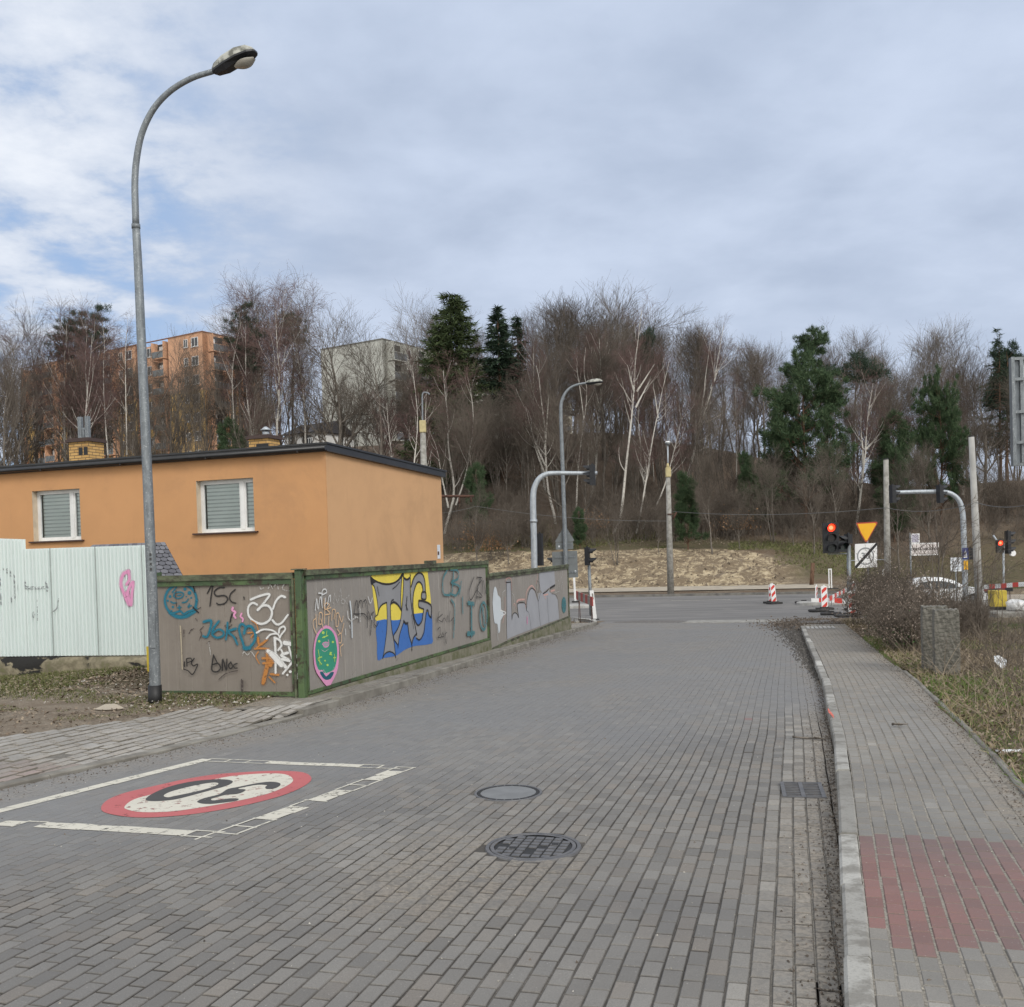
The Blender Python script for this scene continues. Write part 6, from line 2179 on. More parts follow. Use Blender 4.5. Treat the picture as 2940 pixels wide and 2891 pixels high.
def beacon_board(px, pyb, pyt, label, lean=(0, 0), yaw=0.0, w=.26, D=None, dirn=1, back=False, side=False):
    """red and white warning board on a rubber foot"""
    p = on_road(*dpx(px, pyb)); D = p.y
    gz = float(G(to_uv(p)[1]))
    root = thing('warning_board', label, 'warning board', (p.x, p.y, gz), yaw)
    H = top_z(px, pyt, D) - gz
    up = Vector((lean[0], lean[1], 1)).normalized(); ax = Vector((1, 0, 0)); z0 = .06
    f = Vector((0, -1, 0))
    hw = w / 2
    b = MB()
    pts = [(-hw + .03, z0), (hw - .03, z0), (hw, z0 + .03), (hw, H - .06), (hw - .05, H - .02), (.03, H - .02), (.025, H + .03), (-.025, H + .03), (-.03, H - .02), (-hw + .05, H - .02), (-hw, H - .06), (-hw, z0 + .03)]
    to3 = lambda a, c, d: tuple(ax * a + up * c + Vector((0, d, 0)))
    b.prism(pts, to3, -.02, .02); bo = b.build('board', M['refl_white'], root)
    s = MB(); n = 3; y0, y1 = z0 + .035, H - .07; P = (y1 - y0) / 2.55
    iw = hw - .025
    def band(face_y, sgn):
        for k in range(-1, 4):
            c0 = y0 + k * P
            lo, hi = c0, c0 + P * .48
            poly = [(-iw, lo - sgn * P * .28), (iw, lo + sgn * P * .28), (iw, hi + sgn * P * .28), (-iw, hi - sgn * P * .28)]
            # clip to the board
            out = []
            for i in range(4):
                a, c = poly[i], poly[(i + 1) % 4]
                out.append(a)
            cl = [(a, min(max(c, y0), y1)) for a, c in clip_poly(poly, y0, y1)]
            if len(cl) >= 3: s.face([to3(a, c, face_y) for a, c in (cl if face_y < 0 else cl[::-1])])
    band(-.0225, dirn); band(.0225, dirn)
    s.build('stripe', M['refl_red'], bo)
    b = MB(); b.obox((0, 0, .05), (1, 0, 0), (0, 1, 0), (0, 0, 1), (.32, .20, .045)); b.obox((0, 0, .11), (1, 0, 0), (0, 1, 0), (0, 0, 1), (.16, .12, .02))
    b.build('foot', M['rubber'], root)
    return root


def clip_poly(poly, y0, y1):
    for lim, keep in ((y0, lambda y: y >= y0), (y1, lambda y: y <= y1)):
        out = []
        for i in range(len(poly)):
            a, c = poly[i], poly[(i + 1) % len(poly)]
            ka, kc = keep(a[1]), keep(c[1])
            if ka: out.append(a)
            if ka != kc:
                t = (lim - a[1]) / (c[1] - a[1]); out.append((a[0] + (c[0] - a[0]) * t, lim))
        poly = out
        if not poly: return []
    return poly


beacon_board(1464, 1142, 1103, 'red and white warning board leaning alone in the middle of the junction', (-.10, 0), .35)
beacon_board(1458, 1141, 1104, 'warning board seen edge on behind the leaning junction board', (.02, 0), -1.0)
beacon_board(1559.5, 1153, 1107, 'largest warning board standing upright on stacked rubber feet', (-.02, 0), .05, dirn=1)
beacon_board(1543, 1140, 1106, 'narrow warning board turned sideways left of the upright board', (.17, 0), 1.05)
beacon_board(1612, 1166, 1117, 'cracked warning board at the corner of the bush', (-.03, 0), -.25)
beacon_board(1614.5, 1154, 1100, 'battered warning board behind the bush corner', (-.05, .05), -.95)
# spare rubber feet and slabs on the ground
for k, (px, py, yaw, dz, lab) in enumerate(((1548, 1157, .3, 0, 'flat rubber foot lying under the upright warning board'), (1571, 1163, -.3, 0, 'tilted rubber slab on the asphalt rubble'), (1600, 1168, .1, .02, 'grey rubber foot by the cracked warning board'), (1520, 1141, .1, 0, 'rubber foot of the sideways warning board'))):
    p = on_road(*dpx(px, py)); b = MB()
    b.box((-.38, -.20, .0), (.38, .20, .10), 0, .03); b.box((-.12, -.07, .101), (.12, .07, .15), 0, .02)
    o = b.build('rubber_foot', M['rubber'], None, (p.x, p.y, float(G(to_uv(p)[1])) + dz + .015), yaw); tag(o, lab, 'sign foot')
# far delineators by the sand
for px, pyb, pyt, D, lab in ((1570, 1113, 1075, 58, 'white ring shaped marker board on the far verge'), (1672, 1112, 1076, 58, 'white marker board behind the bush on the far verge')):
    base = at_depth(*dpx(px, pyb), D); root = thing('marker_board', lab, 'delineator', (base.x, base.y, ground_z(base.x, base.y)))
    H = top_z(px, pyt, D) - root.location.z
    b = MB()
    for a0, a1, z0, z1 in ((-.10, -.04, .05, H - .06), (.04, .10, .05, H - .06), (-.10, .10, H - .059, H), (-.10, .10, .0, .049)): b.box((a0, -.02, z0), (a1, .02, z1))
    b.build('board', M['refl_white'], root)
    b = MB(); b.box((-.42, -.2, -.05), (.42, .2, .06), 0, .02); b.build('foot', M['rubber'], root)
# planks round the works on the right
a, c = at_g(1532, 1136, 46), at_g(1586, 1136, 45)
barrier(at_g(1534, 1141, 45.5), at_g(1622, 1141, 45), 1.0, .24, 'red and white plank barrier behind the upright warning board', nseg=6, cols=('refl_white', 'refl_red'))
a, c = at_g(1569, 1136, 44), at_g(1600, 1119, 49)
barrier(a, c, a.z - ground_z(a.x, a.y), .20, 'slanting red and white plank running back beside the signal pole', nseg=8)
a, c = at_g(1860, 1114, 46), at_g(1960, 1107, 44)
barrier(a, c, a.z - ground_z(a.x, a.y), .20, 'long red and white plank barrier at the right edge', nseg=9, cols=('refl_white', 'refl_red'))
a, c = at_g(1860, 1118, 47.5), at_g(1915, 1118, 46)
barrier(a, c, a.z - ground_z(a.x, a.y), .17, 'dark worn plank barrier below the long right plank', nseg=4, cols=('dull_red', 'rubber'))

# ------------------------------------------------------------------ concrete lamp pole in the middle and others
Du = 57.5
ub = at_depth(*dpx(1268, 1120), Du); uz = ground_z(ub.x, ub.y)
up_ = thing('utility_pole', 'grey concrete pole with a small lamp on the far verge', 'utility pole', (ub.x, ub.y, uz))
T1 = at_depth(*dpx(1263, 894), Du) - Vector(up_.location)
b = MB(); b.tube([(0, 0, -.3), tuple(T1)], [.20, .125], 12); b.build('pole', M['concrete'], up_)
T2 = at_depth(*dpx(1262.5, 842), Du) - Vector(up_.location)
b = MB(); b.tube([tuple(T1), tuple(T2)], .04, 10); b.build('mast_pipe', M['galv_lt'], up_)
b = MB(); b.box((T1.x - .15, T1.y - .18, T1.z - .25), (T1.x + .15, T1.y + .1, T1.z + .30), 0, .03); b.tube([T1 + Vector((0, 0, .30)), T1 + Vector((0, 0, .55))], [.11, .05], 10); b.build('junction_box', M['insulator'], up_)
b = MB(); b.tube([T2, T2 + Vector((0, 0, .16))], [.09, .17], 12); b.tube([T2 + Vector((0, 0, .161)), T2 + Vector((0, 0, .24))], [.17, .10], 12, 1); b.build('lamp_head', [M['grey_metal'], M['refl_white']], up_)
b = MB(); p = at_depth(*dpx(1268, 972), Du) - Vector(up_.location); b.box((p.x - .22, p.y - .2, p.z - .03), (p.x + .22, p.y - .14, p.z + .03)); b.tube([(p.x + .1, p.y - .2, p.z - .3), (p.x + .3, p.y - .2, p.z + .1)], .05, 8); b.build('bracket', M['rust'], up_)
# old concrete pole behind the house
Dq = 62
qa = at_depth(*dpx(803, 1030), Dq); q0 = Vector((qa.x, qa.y, ground_z(qa.x, qa.y)))
old = thing('utility_pole', 'old concrete pole with yellowed box rising behind the orange house', 'utility pole', tuple(q0))
T1 = at_depth(*dpx(799.5, 812), Dq) - q0
b = MB(); b.tube([(0, 0, -.3), tuple(T1)], [.26, .17], 10); b.build('pole', M['concrete'], old)
b = MB(); b.box((T1.x - .2, T1.y - .22, T1.z - .2), (T1.x + .2, T1.y + .2, T1.z + .55), 0, .04); b.build('junction_box', M['insulator'], old)
pts = [at_depth(*dpx(x, y), Dq) - q0 for x, y in ((799, 795), (798.5, 760), (798.5, 748), (801, 742), (809, 743), (812, 746))]
b = MB(); b.tube(smooth_open([T1] + pts, 3), .05, 8); b.build('bracket', M['galv'], old)
# rusty arm sticking out behind the house wall
a, c = at_depth(*dpx(820, 937.5), 34), at_depth(*dpx(896, 938), 34)
ra = thing('wire_bracket', 'rusty steel arm with hanging wire behind the house wall', 'bracket', tuple(a))
b = MB(); b.tube([(-.5, 0, 0), tuple(c - a)], .045, 8); q = c - a; b.tube([q - Vector((.1, 0, 0)), q - Vector((.1, 0, .2))], .035, 8); q = at_depth(*dpx(868, 938), 34) - a; b.tube([q, q - Vector((0, 0, .25))], .03, 8); b.build('arm', M['rust'], ra)
# concrete poles on the right
def plain_pole(px, pyt, D, r0, r1, label, material, lean=None):
    t = at_depth(*dpx(px, pyt), D)
    bpt = at_depth(*dpx(lean if lean else px, 1110), D)
    gz = ground_z(bpt.x, bpt.y)
    k = (t.z - gz) / max(.1, (t.z - bpt.z))
    base = t + (bpt - t) * k
    o = thing('concrete_pole', label, 'pole', (base.x, base.y, gz))
    b = MB(); b.tube([(0, 0, -.3), tuple(t - Vector(o.location))], [r0, r1], 16); b.build('shaft', M[material], o)
    b = MB(); tt = t - Vector(o.location); b.tube([tt + Vector((0, 0, .001)), tt + Vector((0, 0, .05))], [r1 * 1.05, r1 * .9], 14); b.build('cap', M['black_paint'], o)
    return o


plain_pole(1675, 869, 47, .165, .115, 'grey concrete pole behind the yellow sign', 'concrete', 1678.5)
plain_pole(1836.5, 826, 39, .165, .105, 'tallest pale pole right of the bent signal mast', 'pale_concrete', 1850.5)

# ------------------------------------------------------------------ red signal with give way and zone signs
Dr = on_road(*dpx(1612, 1166)).y + 1.0
rb = at_depth(*dpx(1606, 1160), Dr); rz_ = float(G(to_uv(rb)[1]))
rs = thing('traffic_signal', 'traffic signal showing red with small side signals on a grey pole', 'traffic signal', (rb.x, rb.y, rz_))
tp = at_depth(*dpx(1604.5, 1030), Dr) - Vector(rs.location)
b = MB(); b.tube([(0, 0, -.1), tuple(tp)], [.085, .075], 12); b.build('pole', M['galv'], rs)
rl = lambda x, y, dy=0: at_depth(*dpx(x, y), Dr + dy) - Vector(rs.location)
a = rl(1572, 1046, -.1); hgt = (rl(1572, 988).z - rl(1572, 1046).z) / 3
signal_head(rs, a, (-.12, -1, 0), 3, lit=0, w=.56, h=hgt, visor=.30)
a = rl(1592.5, 1044, -.1); signal_head(rs, a, (.25, -1, 0), 1, w=.36, h=.42, visor=.26)
a = rl(1601.5, 1028, -.02); signal_head(rs, a + Vector((0, 0, 0)), (-.97, -.25, 0), 1, w=.26, h=.36, visor=.30)
b = MB(); p, q = rl(1566, 1046.5), rl(1606, 1046.5); b.box((p.x, p.y - .03, p.z - .04), (q.x, p.y + .03, p.z)); b.build('bracket', M['galv'], rs)
# give way sign
Ds = Dr + .5
sg = at_depth(*dpx(1640, 1150), Ds)
gs = thing('road_sign', 'yellow triangular give way sign above the white zone sign', 'road sign', (sg.x, sg.y, float(G(to_uv(sg)[1]))))
sl = lambda x, y, dy=0: at_depth(*dpx(x, y), Ds + dy) - Vector(gs.location)


def flat(root, pts, name, material, dy, th=.012, parent=None, fn=None):
    P = [fn(x, y) for x, y in pts]; y0 = P[0].y + dy
    b = MB(); b.prism([(p.x, p.z) for p in P][::-1], lambda u_, w_, d: (u_, y0 + d, w_), 0, th)
    return b.build(name, material, parent or root)


tri = lambda k: [(1638.5 + (x - 1638.5) * k, 1004 + (y - 1004) * k) for x, y in smooth_closed([(1618.5, 988.5), (1638.5, 987.3), (1656.5, 986.2), (1659.5, 988.5), (1649, 1007), (1639.5, 1024.5), (1636, 1024.5), (1626, 1007)], 1)]
p1 = flat(gs, tri(1.0), 'plate', M['sign_red'], 0, .02, fn=sl)
flat(gs, tri(.86), 'yellow_face', M['sign_yellow'], -.006, .004, p1, fn=sl)
b = MB(); q = sl(1640, 990); b.tube([(q.x, .06, -.1), (q.x, .06, q.z)], .035, 10); b.build('post', M['galv'], gs)
zs = thing('road_sign', 'white square end of 30 zone sign with a black diagonal bar', 'road sign', (sg.x, sg.y - .06, gs.location.z))
zl = lambda x, y, dy=0: at_depth(*dpx(x, y), Ds - .06 + dy) - Vector(zs.location)
p2 = flat(zs, [(1616.5, 1028.5), (1658, 1026.5), (1658.5, 1072), (1616.8, 1074)], 'plate', M['refl_white'], 0, .02, fn=zl)
c0 = zl(1636.3, 1051.5)
for k, (r0, r1) in enumerate(((.325, .275),)):
    b = MB(); n = 32
    for q in range(n):
        a0, a1 = 2 * math.pi * q / n, 2 * math.pi * (q + 1) / n
        b.face([(c0.x + r * math.cos(a) * .98, c0.y - .004, c0.z + r * math.sin(a)) for r, a in ((r0, a0), (r0, a1), (r1, a1), (r1, a0))][::-1])
    b.build('ring', M['sign_grey'], p2)


def text_mesh(s, size, material, name, parent, loc, rot=(math.pi / 2, 0, 0), thick=.002, bold=0.0):
    cu = bpy.data.curves.new(name, 'FONT'); cu.body = s; cu.size = size; cu.extrude = thick; cu.align_x = 'CENTER'; cu.align_y = 'CENTER'; cu.offset = bold
    cu.resolution_u = 3
    o = bpy.data.objects.new(name, cu); COL.objects.link(o)
    dg = bpy.context.evaluated_depsgraph_get(); dg.update()
    me = bpy.data.meshes.new_from_object(o.evaluated_get(dg))
    COL.objects.unlink(o); bpy.data.objects.remove(o)
    me.materials.clear(); me.materials.append(material)
    o = link(name, me, parent); o.location = loc; o.rotation_euler = rot
    return o


text_mesh('30', .33, M['sign_grey'], 'lettering', p2, (c0.x, c0.y - .004, c0.z), bold=.008)
flat(zs, [(1616.6, 1070), (1655.5, 1026.7), (1658.2, 1026.5), (1658.2, 1030.5), (1620, 1074), (1616.6, 1074)], 'diagonal_bar', M['sign_black'], -.010, .004, p2, fn=zl)
# thin wire gate frame behind the signal pole
ga, gb = at_depth(*dpx(1602, 1060), 52), at_depth(*dpx(1677, 1058.5), 52)
fr = thing('gate_frame', 'thin pale pipe frame on the far verge behind the zone sign', 'gate', (ga.x, ga.y, ground_z(ga.x, ga.y)))
b = MB(); z = ga.z - fr.location.z; x1 = gb.x - ga.x
for p, q in (((0, 0, 0), (0, 0, z)), ((0, 0, z), (x1, 0, z)), ((x1, 0, z), (x1, 0, 0))): b.tube([p, q], .022, 8)
b.build('pipe', M['galv_lt'], fr)

# right bent mast with two signals
Dn = 41.0
nb_ = at_depth(*dpx(1826, 1112), Dn); nz = ground_z(nb_.x, nb_.y)
NP = Vector((nb_.x, nb_.y, 0))
m2 = thing('signal_mast', 'pale bent signal mast with two black signals over the right hand bush', 'traffic signal', (nb_.x, nb_.y, nz))
ml = lambda x, y, dy=0: at_depth(*dpx(x, y), Dn + dy) - Vector(m2.location)
pts = [ml(*p) for p in ((1824, 1080), (1822, 1010), (1820, 970), (1814, 948), (1802, 935.5), (1788, 930.5), (1768, 929.5), (1725, 930), (1682, 931.5))]
sm_ = smooth_open([Vector((0, 0, -.2))] + pts, 4)
b = MB(); b.tube(sm_, [.11 - .05 * max(0, k - 10) / len(sm_) for k in range(len(sm_))], 12); b.build('pole', M['galv_lt'], m2)
for px in (1690.5, 1780):
    a = ml(px, 951, -.18); signal_head(m2, a, (.97, .24, 0), 3, w=.24, h=(ml(px, 917).z - ml(px, 951).z) / 3, visor=.24)
b = MB(); a, c = ml(1819.5, 1036, -.13), ml(1831, 1057, -.13); b.box((a.x, a.y, c.z), (c.x, a.y + .02, a.z)); cs = b.build('sign_plate', M['sign_blue'], m2)
b = MB()                                          # white walking figure on the blue plate
x, z, w, h = (a.x + c.x) / 2, c.z, c.x - a.x, a.z - c.z
b.face([(x, a.y - .004, z + h * .88), (x - w * .36, a.y - .004, z + h * .12), (x + w * .36, a.y - .004, z + h * .12)], 0)
b.build('white_triangle', M['refl_white'], cs)
b = MB()
for s in ([(-.02, .55), (-.12, .25)], [(0, .55), (.12, .25)], [(-.1, .5), (.1, .5)], [(0, .72), (0, .5)]):
    (xa, za), (xb, zb) = s
    b.obox((x + w * (xa + xb) / 2, a.y - .007, z + h * (za + zb) / 2), Vector((w * (xb - xa), 0, h * (zb - za))).normalized(), (0, 1, 0), Vector((-h * (zb - za), 0, w * (xb - xa))).normalized(), (math.hypot(w * (xb - xa), h * (zb - za)) / 2, .001, w * .035))
b.build('figure', M['sign_blue'], cs)
b = MB(); a, c = ml(1822, 1060, -.13), ml(1830.5, 1077, -.13); b.box((a.x, a.y, c.z), (c.x, a.y + .02, a.z), 0, .008); cb = b.build('button_box', M['sign_yellow'], m2)
b = MB(); b.box((a.x + .07, a.y - .005, c.z + .12), (a.x + .10, a.y - .001, a.z - .10)); b.build('button_mark', M['sign_black'], cb)
a = ml(1835, 1058, .3); signal_head(m2, a, (.3, .95, 0), 2, w=.24, h=.24, visor=.2)
# white notice hanging left of the mast
a, c = at_depth(*dpx(1797, 1054), 44), at_depth(*dpx(1818, 1080), 44)
wn_ = thing('notice_board', 'white notice board left of the bent mast above the bush', 'notice', (a.x, a.y, ground_z(a.x, a.y)))
b = MB(); b.box((0, 0, c.z - wn_.location.z), (c.x - a.x, .02, a.z - wn_.location.z)); nbd = b.build('board', M['paper'], wn_)
b = MB()
for k in range(4): b.box((.04, -.004, c.z - wn_.location.z + .08 + k * .12), (c.x - a.x - .06, -.001, c.z - wn_.location.z + .10 + k * .12))
b.build('printing', M['sign_grey'], nbd)
b = MB(); b.tube([((c.x - a.x) / 2, .04, -.1), ((c.x - a.x) / 2, .04, a.z - wn_.location.z)], .03, 8); b.build('post', M['galv'], wn_)
# street name sign
a = at_depth(*dpx(1720.5, 1008), 50); gz = ground_z(a.x, a.y)
sn = thing('street_name_sign', 'white street name sign on a thin grey post behind the saplings', 'street sign', (a.x, a.y, gz))
nl = lambda x, y: at_depth(*dpx(x, y), 50) - Vector(sn.location)
b = MB(); p = nl(1721, 1007); b.tube([(p.x, .03, -.1), (p.x, .03, p.z)], .04, 8); b.build('post', M['galv'], sn)
b = MB(); p, q = nl(1722, 1009), nl(1738.5, 1026); b.box((p.x, -.02, q.z), (q.x, 0, p.z)); s_ = b.build('small_plate', M['refl_white'], sn)
b = MB(); b.box((p.x + .03, -.026, q.z + .03), (q.x - .05, -.021, p.z - .04)); b.build('plate_print', mat('lilac print', (.42, .40, .48), .6), s_)
b = MB(); p, q = nl(1722, 1027), nl(1775, 1049); b.box((p.x, -.02, q.z), (q.x, 0, p.z)); s_ = b.build('name_plate', M['refl_white'], sn)
b = MB(); b.box((p.x + .04, -.024, q.z + .04), (q.x - .04, -.021, p.z - .05)); b.build('plate_face', mat('pale sign face', (.66, .60, .58), .6), s_)
text_mesh('OPATA HACKIEGO', .165, M['sign_black'], 'lettering', s_, ((p.x + q.x) / 2, -.030, (p.z + q.z) / 2), bold=.004)
# far right pedestrian signals
a = at_depth(*dpx(1897, 1100), 55); gz = ground_z(a.x, a.y)
fp = thing('pedestrian_signal', 'far pedestrian signal showing red at the right edge', 'pedestrian signal', (a.x, a.y, gz))
pl_ = lambda x, y: at_depth(*dpx(x, y), 55) - Vector(fp.location)
b = MB(); p = pl_(1897, 1026); b.tube([(0, 0, -.1), (p.x, 0, p.z)], .055, 10); b.build('pole', M['galv_lt'], fp)
b = MB(); b.tube([tuple(pl_(1896, 1030)), tuple(pl_(1884, 1021)), tuple(pl_(1878, 1012))], .05, 8); b.build('arm', M['galv_lt'], fp)
signal_head(fp, pl_(1889.5, 1045) + Vector((0, -.1, 0)), (-.1, -1, 0), 2, lit=0, w=.38, h=.36, visor=.2)
signal_head(fp, pl_(1904.5, 1047) + Vector((.1, 0, 0)), (1, .1, 0), 3, w=.34, h=.42, visor=.34)
b = MB(); p = pl_(1914, 1046); b.tube([p - Vector((0, .1, 0)), p + Vector((0, .1, 0))], .16, 10); b.build('push_button', M['refl_white'], fp)

# ------------------------------------------------------------------ things at the right edge
# billboard seen from behind
Db = 24.0
A_ = at_depth(*dpx(1911, 676), Db); B_ = at_depth(*dpx(1916, 881), Db)
bb = thing('billboard', 'back of a grey steel billboard at the right edge', 'billboard', (B_.x, B_.y, ground_z(B_.x, B_.y)), math.radians(-14))
z0, z1 = B_.z - bb.location.z, A_.z - bb.location.z
b = MB(); b.box((.02, .10, z0 + .02), (5.2, .14, z1 - .02)); b.build('panel', M['galv_lt'], bb)
b = MB()
b.box((-.02, -.10, z0), (.055, .16, z1))
b.box((.057, -.02, z0), (5.2, .10, z0 + .07)); b.box((.057, -.02, z1 - .07), (5.2, .10, z1))
for t in (.22, .52, .80): b.box((.056, -.10, z0 + (z1 - z0) * (1 - t)), (5.2, -.035, z0 + (z1 - z0) * (1 - t) + .07))
for x in np.arange(.18, 5.2, .42): b.box((x, -.034, z0 + .071), (x + .07, .099, z1 - .071))
b.build('frame', M['galv'], bb)
for x in (1.6, 4.0):
    b = MB(); b.box((x, -.30, -.3), (x + .22, -.101, z1 - .3)); b.build('post', M['galv'], bb)
# yellow grit box on its slab
a, c = at_depth(*dpx(1894.5, 1118), 33.5), at_depth(*dpx(1921, 1149), 33.5)
gz = ground_z(c.x, c.y)
slab_o = MB(); 
sp0 = at_depth(*dpx(1893, 1166), 33.0)
ybz = at_depth(*dpx(1908, 1155), 33.5).z
slab_o.box((-.15, -.8, gz - ybz - .3), (4.5, 2.5, -.002), 0, .04)
so = slab_o.build('concrete_slab', M['concrete'], None, (sp0.x, sp0.y + .8, ybz)); tag(so, 'low concrete slab carrying the yellow box', 'slab')
yb = thing('yellow_box', 'yellow plastic box with black base on the concrete slab', 'box', ((a.x + c.x) / 2, 34.3, ybz))
hw = (c.x - a.x) / 2
b = MB(); b.box((-hw, -.22, .10), (hw, .22, a.z - ybz), 0, .02); b.build('body', M['box_yellow'], yb)
b = MB(); b.box((-hw + .01, -.21, 0), (hw - .01, .21, .097)); b.build('base', M['black_plastic'], yb)
p = at_depth(*dpx(1931, 1146), 33.3)
def stone(name, loc, s, material, label, cat, seed, flatten=.7):
    import bmesh
    bm = bmesh.new(); bmesh.ops.create_icosphere(bm, subdivisions=2, radius=1)
    r = np.random.default_rng(seed); k = r.uniform(0, 6, 3)
    for v in bm.verts:
        d = 1 + .18 * math.sin(v.co.x * 3 + k[0]) * math.sin(v.co.y * 4 + k[1]) + .10 * math.sin(v.co.z * 6 + k[2])
        v.co *= d; v.co.x *= s[0]; v.co.y *= s[1]; v.co.z *= s[2]
    me = bpy.data.meshes.new(name); bm.to_mesh(me); bm.free(); me.materials.append(material)
    return tag(link(name, me, None, loc), label, cat)


stone('painted_stone', (p.x, p.y + .3, ybz + .16), (.36, .3, .24), M['refl_white'], 'white painted stone beside the yellow box', 'stone', 4)

# two rough concrete blocks in the bush
cb0 = on_ground(*dpx(1790, 1274)); 
def conc_block(px, pyb, pyt, w, d, yaw, label, seed, D=None):
    p = at_depth(*dpx(px, pyb), D); gz = ground_z(p.x, p.y)
    H = top_z(px, pyt, D) - gz
    import bmesh
    bm = bmesh.new(); bmesh.ops.create_cube(bm, size=1)
    bmesh.ops.subdivide_edges(bm, edges=bm.edges[:], cuts=11, use_grid_fill=True)
    r = np.random.default_rng(seed)
    for v in bm.verts:
        x, y, z = v.co
        rr = .12
        e = lambda t: 1 - max(0, (abs(t) - .38)) * .22
        ex = e(y) * (1 - max(0, z - .40) * .55); ey = e(x) * (1 - max(0, z - .40) * .55)
        n = .014 * math.sin(x * 17 + seed) * math.sin(z * 31 + y * 9) + .009 * math.sin(x * 41 + z * 53 + seed) + r.normal(0, .004)
        v.co = Vector((x * w * ex * (1 + n * 1.6), y * d * ey * (1 + n * 2.2), (z + .5) * (H + .15) - .15 + n * .6))
    me = bpy.data.meshes.new('concrete_block'); bm.to_mesh(me); bm.free(); me.materials.append(M['block'])
    return tag(link('concrete_block', me, None, (p.x, p.y, gz), yaw), label, 'concrete block')


Dk = cb0.y
conc_block(1790, 1272, 1152, .35, .34, -.30, 'rough grey concrete block, the front one of two at the bush', 3, Dk)
conc_block(1768, 1240, 1146, .38, .34, -.30, 'rough concrete block standing half behind the front block', 9, Dk + .75)

# white car passing behind the bush
ca, cc_ = at_depth(*dpx(1704, 1146), 54), at_depth(*dpx(1858, 1149), 54)
Lc = 4.3
car = thing('car', 'white hatchback crossing the junction behind the bush', 'car', (ca.x, ca.y, float(G2(*to_uv(ca)))), -.10)
prof = [(0.0, .35), (.02, .62), (.10, .88), (.45, 1.28), (.75, 1.46), (1.3, 1.52), (2.05, 1.48), (2.55, 1.32), (3.05, 1.02), (3.5, .95), (4.05, .84), (4.25, .68), (4.3, .42), (4.22, .26), (3.2, .22), (1.0, .22), (.08, .26)]
b = MB(); rings = []
sec = [(-.86, .90), (-.80, 1.0), (0, 1.012), (.80, 1.0), (.86, .90)]
for (yy, k) in sec:
    i = len(b.v)
    for (x, z) in prof:
        tuck = 1 - .18 * max(0, z - .85) / .67
        b.v.append((2.15 + (x - 2.15) * (.985 if k < 1 else 1), yy * tuck, .35 + (z - .35) * (k if z > .4 else 1)))
    rings.append(i)
npf = len(prof)
for q in range(len(sec) - 1):
    for k in range(npf):
        b.f.append((rings[q] + k, rings[q] + (k + 1) % npf, rings[q + 1] + (k + 1) % npf, rings[q + 1] + k)); b.m.append(0); b.s.append(True)
b.f.append(tuple(rings[0] + k for k in range(npf))); b.m.append(0); b.s.append(False); b.f.append(tuple(rings[-1] + k for k in reversed(range(npf)))); b.m.append(0); b.s.append(False)
body = b.build('body', M['car_white'], car)
for y_, s in ((-.80, -1), (.80, 1)):
    for wp in ([(.55, .95), (.82, 1.34), (1.28, 1.40), (1.28, .95)], [(1.36, .95), (1.36, 1.41), (2.0, 1.38), (2.45, 1.24), (2.82, .98)]):
        b = MB(); b.prism(wp, lambda x, z, d, y_=y_, s=s: (x, s * (.872 * (1 - .18 * max(0, z - .85) / .67) + d), .35 + (z - .35) * .93), -.06, .012)
        b.build('side_window', M['car_glass'], car)
b = MB(); b.face([(2.60, -.62, 1.30), (2.60, .62, 1.30), (3.08, .70, 1.035), (3.08, -.70, 1.035)]); b.face([(.42, .6, 1.27), (.42, -.6, 1.27), (.12, -.66, .95), (.12, .66, .95)])
b.build('windscreen', M['car_glass'], car)
for x in (.82, 3.42):
    for y_ in (-.84, .84):
        b = MB(); b.tube([(x, y_ - .10, .31), (x, y_ + .06, .31)], .31, 20); wo_ = b.build('wheel', M['tyre'], car)
        b = MB(); s = -1 if y_ < 0 else 1; b.tube([(x, y_ + s * (.105 if s < 0 else .065), .31), (x, y_ + s * (.115 if s < 0 else .075), .31)], .20, 16); b.build('rim', M['galv_lt'], wo_)
b = MB(); b.obox((4.16, -.66, .70), (1, 0, 0), (0, 1, 0), (0, 0, 1), (.14, .20, .07)); b.build('headlight', M['lens_off'], car)
b = MB(); b.obox((.06, -.66, .82), (1, 0, 0), (0, 1, 0), (0, 0, 1), (.07, .18, .14)); b.build('tail_light', M['dull_red'], car)

